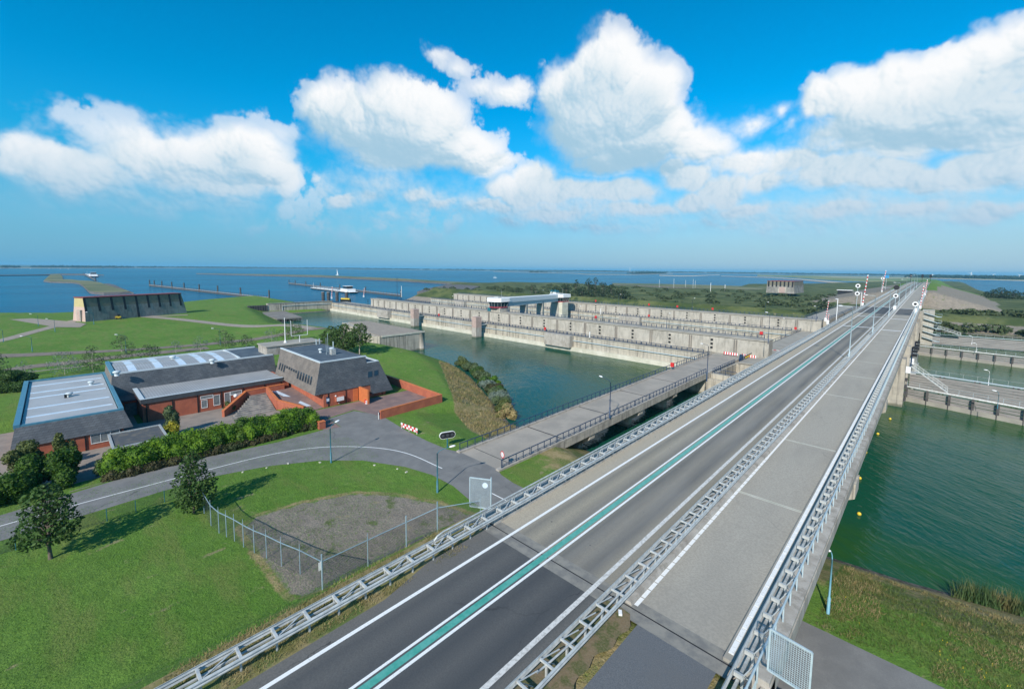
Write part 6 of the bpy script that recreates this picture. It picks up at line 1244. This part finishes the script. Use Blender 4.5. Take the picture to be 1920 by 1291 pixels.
v = P(1661, 521, 20); r = empty('direction_sign', (-27, 430, zr(430)), 'small blue direction sign left of the motorway beside the far boom', 'sign'); MB().tube([(-27, 430, zr(430)), (-27, 430, zr(430) + 9)], .15, 6).build('pole', M['galv'], r); MB().cbox((-27, 429.7, zr(430) + 8.6), 2.8, .2, 2.2).build('board', mat('sign_blue', (.03, .25, .5), rough=.5), r)
mb = MB().cbox((-4.8, 222, zr(222)), .7, .7, 2.6)
r = empty('control_cabinet', (-4.8, 222, zr(222)), 'pale grey bridge control cabinet at the right edge of the deck', 'cabinet'); MB().cbox((-4.8, 222, zr(222)), .8, 1.0, 2.2).build('case', M['white'], r); MB().cbox((-4.8, 222, zr(222) + 2.2), .95, 1.15, .12).build('lid', M['galv'], r)

# ------------------------------------------------------------------ right hand channel: guide walls, stair tower, gangways, buoys
def steel_fender(y0, y1, lab, X0=-3.0, X1=46):
    r = empty('guide_wall', (X0, y0, 0), lab, 'guide wall'); A, B = Vector((X0, y0, 0)), Vector((X1, y0 + (y1 - y0) * (X1 - X0) / 17, 0)); L = (B - A).length; d = (B - A) / L
    MB().beam(A + Vector((0, 0, .2)), B + Vector((0, 0, .2)), .9, 1.3).build('waterline_beam', M['slab'], r); MB().beam(A + Vector((0, .1, -.2)), B + Vector((0, .1, -.2)), 1.0, 1.0).build('fender_foot', M['wood_dark'], r)
    MB().tube([A + Vector((0, 0, 3.1)), B + Vector((0, 0, 3.1))], .2, 8).build('top_pipe', M['galv_old'], r, smooth=True)
    mb = MB(); n = int(L / 3.4)
    for k in range(n + 1): p = A + d * (L * k / n); mb.beam(p + Vector((0, -.3, -.8)), p + Vector((0, -.3, 3.0)), .32, .4)
    mb.build('fender_posts', M['wood_dark'], r)
    mb = MB()
    for z in (1.1, 1.75, 2.35): mb.beam(A + Vector((0, .25, z)), B + Vector((0, .25, z)), .12, .5)
    mb.build('timber_rails', M['wood'], r); mb = MB(); n = int(L / 2)
    for k in range(n + 1): p = A + d * (L * k / n) + Vector((0, .7, 3)); mb.beam(p, p + Vector((0, 0, 1.1)), .04, .04)
    for z in (3.6, 4.1): mb.beam(A + Vector((0, .7, z)), B + Vector((0, .7, z)), .03, .03)
    mb.build('railing', M['pale_steel'], r); MB().beam(A + Vector((0, .75, 2.95)), B + Vector((0, .75, 2.95)), .8, .08).build('walkway', M['galv_old'], r); return r
steel_fender(126.6, 121.5, 'long steel guide wall with silver top pipe, nearest in the right hand channel'); steel_fender(201.5, 198, 'long steel guide wall with silver top pipe, farther one in the right hand channel')
def timber_wall(y0, y1, lab, X0=-3.0, X1=52):
    r = empty('guide_wall', (X0, y0, 0), lab, 'guide wall'); A, B = Vector((X0, y0, 0)), Vector((X1, y0 + (y1 - y0) * (X1 - X0) / 17, 0)); L = (B - A).length; d = (B - A) / L; mb = MB()
    for k in range(6): mb.beam(A + Vector((0, 0, .5 + k * .58)), B + Vector((0, 0, .5 + k * .58)), .22, .5)
    mb.build('planks', M['wood'], r); mb = MB(); n = int(L / 5.4)
    for k in range(n + 1):
        for q in (-.35, .35): p = A + d * (L * k / n + q); mb.beam(p + Vector((0, .25, -1)), p + Vector((0, .25, 4.0)), .26, .26)
    mb.build('piles', M['wood_dark'], r); MB().beam(A + Vector((0, .3, 4.05)), B + Vector((0, .3, 4.05)), .7, .12).build('top_board', M['trim'], r); mb = MB(); n = int(L / 2.2)
    for k in range(n + 1): p = A + d * (L * k / n) + Vector((0, .6, 4.1)); mb.beam(p, p + Vector((0, 0, 1.0)), .035, .035)
    mb.beam(A + Vector((0, .6, 5.05)), B + Vector((0, .6, 5.05)), .03, .03); mb.build('railing', M['galv_old'], r); return r
timber_wall(140.5, 137.3, 'grey timber plank guide wall between the channels, nearer one'); timber_wall(236, 237.6, 'grey timber plank guide wall below the stair tower, farther one')
for k, (px_, py_, ty, lab, m_) in enumerate(((1870, 765, 738, 'small lamp on the nearest steel guide wall', 'teal_steel'), (1853, 722, 698, 'small white lamp on the nearer timber guide wall', 'white'), (1830, 660, 646, 'small white lamp on the farther steel guide wall', 'white'), (1822, 645, 632, 'small white lamp on the farther timber guide wall', 'white'))):
    b = P(px_, py_, 3.2); lamp('lamp_post', b.x, b.y, 3.1, hgt(b, ty), lab, None, -1, 0, .3, m_, base=.07)
ST = empty('stair_tower', (-1.2, 231, 0), 'concrete stair tower with steel landings on the right side of the bridge', 'stair tower'); MB().box(-3.0, 228, -2, .4, 234, 13.6).build('shaft', M['concrete_up'], ST)
for k in range(5):
    z = 3.4 + k * 2.3; f = MB().beam((-2.4, 227.6, z), (1.4, 227.6, z - 1.2), 1.0, .18).box(1.0, 227.0, z - 1.3, 2.4, 229, z - 1.15).build('flight', M['pale_steel'], ST); mb = MB().beam((-2.4, 227.1, z + 1), (1.4, 227.1, z - .2), .05, .05).box(1.4, 227.0, z - .2, 2.4, 227.05, z - .12).box(2.36, 227, z - 1.15, 2.4, 229, z - .1).box(-2.45, 227.05, z, -2.4, 227.1, z + 1); mb.build('handrail', M['pale_steel'], f)
def gangway(a, b, lab):
    r = empty('gangway', a, lab, 'gangway'); a, b = Vector(a), Vector(b); d = (b - a).normalized(); s = Vector((0, 1, 0)) if abs(d.x) > abs(d.y) else Vector((1, 0, 0)); MB().beam(a, b, 1.1, .22).build('walkway', M['galv'], r); mb = MB()
    for q in (-.5, .5):
        for h in (.55, 1.05): mb.beam(a + s * q + Vector((0, 0, h)), b + s * q + Vector((0, 0, h)), .06, .06)
        for k in range(9): p = a.lerp(b, k / 8) + s * q; mb.beam(p, p + Vector((0, 0, 1.05)), .04, .04)
    mb.build('handrails', M['galv'], r); return r
gangway((-2.9, 124.6, 8.2), (3.2, 125.4, 3.3), 'sloping white gangway down to the nearest guide wall'); gangway((.6, 231, 7.2), (8, 235.5, 4.3), 'sloping white gangway from the stair tower down to a guide wall')
for k, y in enumerate((121.5, 142)):
    x = -3.1; z = 10.4 if k == 0 else 9.2; r = empty('ship_signal', (x + .5, y, z - 3), 'dark ship signal lights on the bridge pier, %s' % ('nearer one' if k == 0 else 'farther one'), 'signal', 'ship signals'); MB().tube([(x + .5, y, z - 3.2), (x + .5, y, z + 2)], .14, 6).build('pole', M['blue_steel'], r)
    for j in range(3): MB().cbox((x + .9, y, z + .1 + j * .75), .8, .6, .55).build('lamp_housing', M['black'], r)
    MB().box(x - .2, y - 1.2, z - 3.4, x + 1.4, y + 1.2, z - 3.2).build('platform', M['galv_old'], r); MB().box(x - .15, y - 1.9, z - 3.2, x + .6, y - 1.3, z - 1.9).build('cabinet', M['white'], r)
MB().tube([(-2.4, 141, -1), (-2.4, 141, 8.5)], .55, 12).build('pier_fender', M['galv_old'], BR, smooth=True); mb = MB()
for z in (1.2, 2.6, 4.0, 5.4): mb.box(-3.28, 119.8, z, -2.9, 122.6, z + .25)
mb.build('pier_rungs', M['wood_dark'], BR)
for k, (px_, py_, lab) in enumerate(((1611, 963, 'nearest'), (1612, 896, 'second'), (1623, 847.5, 'third'), (1646, 813, 'fourth'), (1669, 785, 'farthest'))):
    p = P(px_, py_, .1); r = empty('buoy', (p.x, p.y, 0), 'yellow ball buoy in the green water beside the bridge, %s of the line' % lab, 'buoy', 'line of yellow buoys'); MB().ball((p.x, p.y, .12), .21, 14, 10).build('float_ball', M['yellow'], r, smooth=True)

# ------------------------------------------------------------------ the lake: jetties, breakwaters, islands, vessels, far shores
def low_land(name, outline, z, m, skirt=1.06, kind=True, zb=-.6):
    c = sum((Vector((p[0], p[1], 0)) for p in outline), Vector()) / len(outline); mb = MB(); top = [(c.x + (p[0] - c.x) / skirt, c.y + (p[1] - c.y) / skirt) for p in outline]
    n = len(outline); mb.mi = 1; mb.add([(p[0], p[1], zb) for p in outline] + [(p[0], p[1], z) for p in top], [(i, (i + 1) % n, n + (i + 1) % n, n + i) for i in range(n)]); mb.mi = 0; mb.add([(p[0], p[1], z) for p in top], [tuple(range(n))]); return struct(mb, name, m)
M['isle'] = mat('island_grass', (.20, .19, .09), (.09, .12, .05), .012, .95, coord='World', detail=6); M['sand'] = mat('pale_sand', (.50, .43, .32), (.40, .35, .27), .01, .95, coord='World'); M['polder'] = mat('far_field', (.13, .19, .05), (.25, .25, .11), .004, .95, coord='World'); M['marsh'] = mat('far_marsh', (.07, .10, .05), (.11, .12, .06), .006, .95, coord='World')
sc = .1354; z3 = lambda pts: pl(0, *[(u * sc, 480 + v * sc) for u, v in pts])
low_land('island', z3([(596, 352), (640, 310), (690, 266), (780, 254), (830, 262), (860, 290), (865, 335), (1000, 338), (1040, 345), (1130, 352), (1280, 360), (1400, 385), (1500, 425), (1640, 470), (1760, 500), (1840, 522), (1700, 532), (1450, 542), (1330, 536), (1245, 518), (1205, 480), (1150, 425), (1090, 390), (1000, 378), (840, 374), (680, 368)]), 2.0, [M['isle'], M['stone']], 1.03)
low_land('breakwater', z3([(-600, 268), (-100, 270), (600, 262), (780, 250), (1160, 252), (1440, 268), (1160, 266), (800, 262), (600, 268), (-100, 276), (-600, 276)]), 1.6, [M['stone'], M['stone']], 1.0)
low_land('breakwater', z3([(1440, 392), (1500, 392), (1580, 410), (1700, 465), (1850, 525), (1780, 515), (1640, 470), (1520, 425)]), 1.4, [M['stone'], M['stone']], 1.0)
low_land('breakwater', pl(0, (368, 513.6), (480, 515.2), (600, 517.2), (760, 524.5), (850, 530.5), (900, 533), (846, 533.5), (760, 528), (600, 519.8), (480, 516.8)), 2.6, [M['isle'], M['stone']], 1.0)
low_land('breakwater', pl(0, (1148, 534), (1240, 535.5), (1330, 538), (1420, 541), (1470, 544), (1470, 547), (1400, 547), (1300, 544), (1220, 540), (1150, 537)), 3.4, [M['isle'], M['stone']], 1.0)
def jetty(name, a, b, lab, step, npile, ph, timber=True):
    r = empty(name, a, lab, 'jetty'); a, b = Vector(a), Vector(b); L = (b - a).length; d = (b - a) / L; MB().beam(a + Vector((0, 0, 2.3)), b + Vector((0, 0, 2.3)), 1.6, .5).build('deck', M['wood'], r); MB().beam(a + Vector((0, 0, 1.0)), b + Vector((0, 0, 1.0)), .5, 1.1).build('fender_boards', M['wood_dark'], r)
    n = int(L / step); pile = None
    for k in range(n + 1):
        p = a + d * (L * k / n)
        if pile is None: pile = MB().beam((0, 0, -1), (0, 0, 3.8), .35, .35).build('bearing_pile', M['wood_dark'], r, local=True); o = pile
        else: o = pile.copy(); COL.objects.link(o); adopt(o, r)
        o.location = p - r.location
    for k in range(npile): p = a + d * (L * (k / max(1, npile - 1)) ** 1.35); MB().tube([p - Vector((0, 0, 1)), p + Vector((0, 0, ph))], .6, 8).build('mooring_pile', M['wood_dark'], r)
    return r
jetty('jetty', P(281, 537, 0), P(505, 563, 0), 'long dark timber jetty with tall mooring piles reaching left into the lake', 5, 9, 8.5); jetty('jetty', P(542, 533, 0), P(752, 557, 0), 'grey timber jetty behind the moored tanker barge', 6, 7, 7)
jetty('jetty', z3([(1165, 262)])[0], z3([(1325, 350)])[0], 'short dark jetty at the island with a barge alongside', 12, 2, 7)
low_land('revetment', pl(0, (782, 553), (795, 547), (846, 536), (900, 541), (880, 549), (820, 555)), 3.4, [M['stone'], M['stone']], 1.0)
def vessel(name, stern, bow, wid, lab, deck='white', hull='fascia_dark', house=True, group=None, hh=1.6):
    s, b = Vector(stern), Vector(bow); s.z = b.z = 0; L = (b - s).length; d = (b - s) / L; n = Vector((-d.y, d.x, 0)); r = empty(name, s, lab, 'boat', group)
    out = [(0, -.8), (.02, -1), (.82, -1), (.93, -.7), (1, 0), (.93, .7), (.82, 1), (.02, 1), (0, .8)]; q = [s + d * (u * L) + n * (v * wid / 2) for u, v in out]; qb = [s + d * (.02 * L + u * L * .95) + n * (v * wid * .42) for u, v in out]
    MB().prism([(p.x, p.y) for p in qb], -.3, hh, [(p.x, p.y) for p in q]).build('hull', M[hull], r); c = s + d * L * .5
    m2 = [s + d * (u * L) + n * (v * wid * .47) for u, v in out]; MB().prism([(p.x, p.y) for p in m2], hh, hh + .15).build('deck', M[deck], r)
    if house:
        rz = math.atan2(d.y, d.x); k = wid / 9; p = s + d * L * .12; MB().cbox((p.x, p.y, hh + .15), L * .14, wid * .8, 2.4 * k, rz).build('wheelhouse', M['white'], r); MB().cbox((p.x, p.y, hh + .15 + 2.4 * k), L * .07, wid * .6, 2.2 * k, rz).build('bridge_cabin', M['glass'], r); MB().cbox((p.x, p.y, hh + .15 + 4.6 * k), L * .08, wid * .65, .25, rz).build('cabin_roof', M['white'], r)
        mb = MB()
        for u in (.32, .42, .52, .62, .72, .82): p = s + d * L * u; mb.cbox((p.x, p.y, hh + .15), L * .07, wid * .6, .9 * k, rz)
        mb.build('tank_hatches', M['galv'], r); p = s + d * L * .93; MB().tube([p + Vector((0, 0, hh)), p + Vector((0, 0, hh + 5 * k))], .12, 5).build('mast', M['white'], r)
    return r
vessel('tanker_barge', P(664, 550.5, 0), P(583, 541, 0), 11, 'long tanker barge with white wheelhouse under way beside the grey jetty'); s_, b_ = z3([(1330, 300)])[0], z3([(1190, 255)])[0]
vessel('cargo_barge', s_.lerp(b_, .12), b_.lerp(s_, .1), 15, 'big white inland ship moored at the island jetty', hull='red', hh=2.2)
def sail(px_, py_, h, lab, m='white', base=0, L=9, sails=True, grp='sailing boats'):
    p = P(px_, py_, base); r = empty('sailing_boat', p, lab, 'boat', grp); MB().prism([(p.x - L / 2, p.y), (p.x - L * .2, p.y - 1.4), (p.x + L * .5, p.y - 1), (p.x + L * .5, p.y + 1), (p.x - L * .2, p.y + 1.4)], base - .2, base + 1.2).build('hull', M[m], r); MB().tube([(p.x, p.y, base + 1), (p.x, p.y, base + h)], .14, 5).build('mast', M['white'], r)
    if sails: MB().prism([(p.x - .1, p.y - .06), (p.x + L * .42, p.y - .06), (p.x + L * .42, p.y + .06), (p.x - .1, p.y + .06)], base + 2, base + h - .5, [(p.x - .1, p.y - .06), (p.x + .1, p.y - .06), (p.x + .1, p.y + .06), (p.x - .1, p.y + .06)]).build('sail', M['white'], r)
    return r
sail(632, 515.8, 22, 'white sailing boat beyond the thin breakwater', L=20); sail(928, 520.5, 9, 'small white motor boat off the far scrub bank', L=14, sails=False)
for k, (x, y) in enumerate(((1236, 541), (1263, 542.5), (1285, 543), (1299, 544.5), (1303, 544.5))): p = P(x, y, .5); sail(x, y, 14 + 2 * (k % 2), 'white yacht with bare mast at the far marina bank, %s from the left' % (['leftmost', 'second', 'third', 'fourth', 'rightmost'][k]) if k not in (0, 4) else 'white yacht with bare mast at the far marina bank, %s' % ['leftmost', '', '', '', 'rightmost'][k], sails=False, L=8, grp='yachts at the marina')
for k, (x, y, ty, lab) in enumerate(((1332, 546.5, 531, 'tall white flagpole at the far marina, left'), (1359, 546, 534, 'tall white flagpole at the far marina, right'))):
    p = P(x, y, 3.5); r = empty('flagpole', p, lab, 'pole', 'flagpoles at the marina'); MB().tube([p - Vector((0, 0, 2)), p + Vector((0, 0, hgt(p, ty)))], .25, 6).build('pole', M['white'], r); MB().ball(p + Vector((0, 0, hgt(p, ty))), .4, 8, 5).build('finial', M['white'], r)
for k, (x, y) in enumerate(((57, 504), (92, 503.8), (113, 503.7), (128, 504.6), (538, 502.3), (557, 502.4), (572, 502.6), (603, 502.8), (617, 502.9), (628, 503), (658, 503.4))):
    p = P(x, y, 0); r = empty('sailing_boat', p, 'tiny white sail on the horizon water', 'boat', 'tiny boats on the horizon'); s_ = p.length / 1000; MB().prism([(p.x - 2.4 * s_, p.y), (p.x - s_, p.y - .5 * s_), (p.x + 2 * s_, p.y - .4 * s_), (p.x + 2 * s_, p.y + .4 * s_), (p.x - s_, p.y + .5 * s_)], -.2, .5 * s_).build('hull', M['white'], r); MB().prism([(p.x, p.y), (p.x + 1.4 * s_, p.y), (p.x + 1.4 * s_, p.y + .05 * s_), (p.x, p.y + .05 * s_)], .5 * s_, 1.9 * s_, [(p.x, p.y), (p.x + .05, p.y), (p.x + .05, p.y + .05 * s_), (p.x, p.y + .05 * s_)]).build('sail', M['white'], r)
# far shores: strips of beach and field, with woods on them
def shore(name, front, depth, z, m, zb=-.5):
    f = [Vector((p.x, p.y, 0)) for p in pl(0, *front)]; mb = MB(); bk = [p + p.normalized() * depth for p in f]; n = len(f); s2 = [p + p.normalized() * 40 for p in f]
    mb.mi = 1; mb.add([(p.x, p.y, zb) for p in f] + [(p.x, p.y, z) for p in s2], [(i, i + 1, n + i + 1, n + i) for i in range(n - 1)]); mb.mi = 0; mb.add([(p.x, p.y, z) for p in s2] + [(p.x, p.y, z) for p in bk], [(i, i + 1, n + i + 1, n + i) for i in range(n - 1)]); struct(mb, name, m); return f
FS = shore('far_shore', [(-90, 501.6), (0, 502.9), (130, 502.9), (250, 502.4), (400, 502.7), (520, 503.3), (650, 504.4), (800, 506.2), (950, 507.9)], 9000, 2.2, [M['marsh'], M['sand']])
shore('far_shore', [(930, 508.0), (1100, 509.4), (1250, 511.0), (1400, 513.0), (1560, 515.5), (1700, 517.8), (1940, 521.5)], 9000, 2.2, [M['marsh'], M['sand']])
FI = shore('far_island', [(925, 509.2), (1000, 511.2), (1075, 512.6), (1100, 514.6), (1180, 515.2), (1235, 513.8), (1262, 513.4)], 300, 1.6, [M['marsh'], M['sand']])
shore('sand_bank', [(1236, 516.8), (1270, 517.8), (1300, 517.9), (1330, 516.2), (1350, 515.6)], 260, 1.2, [M['sand'], M['sand']])
FB = shore('beach', [(1352, 518.0), (1400, 519.6), (1450, 521.5), (1500, 525.0), (1560, 531.2), (1610, 536.5), (1660, 533)], 240, 1.0, [M['sand'], M['stone']])
FP = shore('polder', [(1420, 517.6), (1480, 519.6), (1520, 522.6), (1580, 526.6), (1640, 528.4), (1700, 527.4), (1745, 525.6)], 900, 3.0, [M['polder'], M['polder']])
FR = shore('far_shore', [(1480, 518.0), (1600, 520.2), (1700, 521.8), (1760, 522.4), (1940, 527.2)], 900, 2.4, [M['polder'], M['sand']])
def wood(name, line, depth, n, h, lab, gap=.0, size=9):
    "bumpy tree belt made of leafy clumps"
    ln = [Vector((p[0], p[1], 0)) for p in line]; seg = [(b - a).length for a, b in zip(ln[:-1], ln[1:])]; tot = sum(seg); c, d = [], []
    for k in range(n):
        t = random.random() * tot; i = 0
        while t > seg[i]: t -= seg[i]; i += 1
        p = ln[i].lerp(ln[i + 1], t / seg[i]); p = p + p.normalized() * (40 + random.random() * depth); q = p.length / 1000
        if fbm(np.array([p.x * .002]), np.array([p.y * .002]), 1.0, 3, .5, 5)[0] < gap: continue
        hh = h * random.uniform(.45, 1.25) * (1 + .5 * float(fbm(np.array([p.x * .001]), np.array([p.y * .001]), 1.3, 2, .5, 9)[0])); m = 26; v = rng.normal(size=(m, 3)); v /= np.linalg.norm(v, axis=1, keepdims=True); v[:, 2] = np.abs(v[:, 2]); c.append(np.array((p.x, p.y, 2.)) + v * np.array((hh * .95, hh * .95, hh))); d.append(v)
    o = quads_mesh(name, leaf_quads(np.concatenate(c), size, .2, .4, np.concatenate(d) * .8), M['leaf_far']); return tag(o, lab, 'woods', None, 'stuff')
wood('far_wood', FS, 900, 1500, 13, 'far wood along the left horizon beyond the lake', -.25, 9); wood('far_wood', pl(0, (930, 508), (1100, 509.4), (1250, 511), (1400, 513), (1560, 515.5), (1700, 517.8), (1940, 521.5)), 900, 1500, 12, 'hazy far wood along the right horizon', -.3, 9)
wood('island_wood', pl(0, (940, 509.2), (1000, 511), (1075, 512), (1180, 513.4), (1262, 512.9)), 220, 420, 11, 'dark tree belt on the low island beyond the locks', -.1, 6); wood('far_wood', pl(0, (1700, 521), (1760, 522), (1940, 526)), 700, 350, 11, 'tree belt on the far shore right of the motorway', -.2, 7)
for k, (x, y, ty, lab) in enumerate(((1181, 509, 498, 'faint white wind turbine behind the tree island'), (1820, 521, 508, 'white wind turbine right of the motorway, tallest'), (1862, 522, 512, 'white wind turbine right of the tallest one'), (1911, 523, 513, 'white wind turbine near the right picture edge'), (1748, 520, 513, 'small white wind turbine behind the motorway crest'))):
    p = P(x, y, 2); p = p if p.length < 9000 else p * (9000 / p.length); h = hgt(p, ty); r = empty('wind_turbine', p, lab, 'wind turbine', 'wind turbines on the horizon'); w_ = p.length / 1000; MB().tube([p, p + Vector((0, 0, h * .72))], [.55 * w_, .3 * w_], 6).build('tower', M['white'], r); hub = p + Vector((0, 0, h * .72))
    for a in (90, 210, 330): f_ = Vector((-p.y, p.x, 0)).normalized(); e_ = f_ * math.cos(R(a + k * 25)) + Vector((0, 0, math.sin(R(a + k * 25)))); MB().tube([hub, hub + e_ * h * .36], [.25 * w_, .08 * w_], 5).build('rotor_blade', M['white'], r)
# small far structures
p = P(1590, 548, 8); p = onground(1584, 550, G2); zz = p.z; hw = 12 / ppm(p); r = empty('rest_shelter', p, 'low white roofed shelter beside the dark dam slope left of the motorway', 'shelter'); MB().box(p.x - hw, p.y - 3, zz + 3.2, p.x + hw, p.y + 4, zz + 3.8).build('roof', M['white'], r); MB().box(p.x - hw * .9, p.y - 2, zz - 1, p.x + hw * .9, p.y + 3, zz + 3.2).build('wall', M['black'], r)
for k, (x, y, lab, m_) in enumerate(((1040, 549.5, 'small house with green roof behind the right control cabin', 'teal_steel'),)):
    p = P(x, y, 4); zz = G2(p.x, p.y); r = empty('house', (p.x, p.y, zz), lab, 'house'); MB().cbox((p.x, p.y, zz), 7, 5, 3).build('wall', M['white'], r); MB().prism([(p.x - 4, p.y - 3), (p.x + 4, p.y - 3), (p.x + 4, p.y + 3), (p.x - 4, p.y + 3)], zz + 3, zz + 5, [(p.x - 3.4, p.y - .2), (p.x + 3.4, p.y - .2), (p.x + 3.4, p.y + .2), (p.x - 3.4, p.y + .2)]).build('roof', M[m_], r)
# dolphins beside the moored barge
for k, x in enumerate((606, 616, 632, 650)):
    p = P(x, 562, 1); r = empty('mooring_dolphin', (p.x, p.y, 0), 'dark mooring dolphin in front of the tanker barge, %s' % ['leftmost', 'second from the left', 'third from the left', 'rightmost'][k], 'dolphin', 'mooring dolphins'); MB().tube([(p.x, p.y, -1), (p.x, p.y, 7)], 1.3, 8).build('pile_cluster', M['wood_dark'], r); MB().tube([(p.x, p.y, 7), (p.x, p.y, 7.5)], 1.5, 8).build('cap', M['wood'], r)
for x, y, ty, lab in ((622, 560, 537, 'raised red and white boom at the far lock gate, left'), (682, 557, 540, 'raised red and white boom at the far lock gate, right')):
    p = P(x, y, 6); r = boom(p.x, p.y, hgt(p, ty), .6, lab, .25, 12, 6)
p = P(648, 561, 6.3); r = empty('gate_beam', p, 'yellow steel beam at the far lock gate below the dolphins', 'beam'); MB().cbox(p, 7, 1.0, .8, .4).build('beam', M['yellow'], r); MB().cbox(p - Vector((0, 0, 3)), 8, 1, 3, .4).build('foot', M['black'], r)
MB().box(-276, 127.4, -2, -236.2, 131, 5.2).build('left_head', M['slab'], LW1)
# air: even haze over the whole place
hz = MB().box(-21500, -8500, -1, 8500, 21500, 62); hm = bpy.data.materials.new('haze'); hm.use_nodes = True; nt = hm.node_tree; nt.nodes.clear(); o_ = N(nt, 'ShaderNodeOutputMaterial'); pv = N(nt, 'ShaderNodeVolumePrincipled'); pv.inputs['Color'].default_value = (.26, .68, .95, 1); pv.inputs['Density'].default_value = .00009; pv.inputs['Anisotropy'].default_value = .0; lk(nt, pv.outputs[0], o_.inputs['Volume'])
tag(hz.build('haze', hm), 'thin pale blue air over lake and land', 'haze', None, 'stuff')
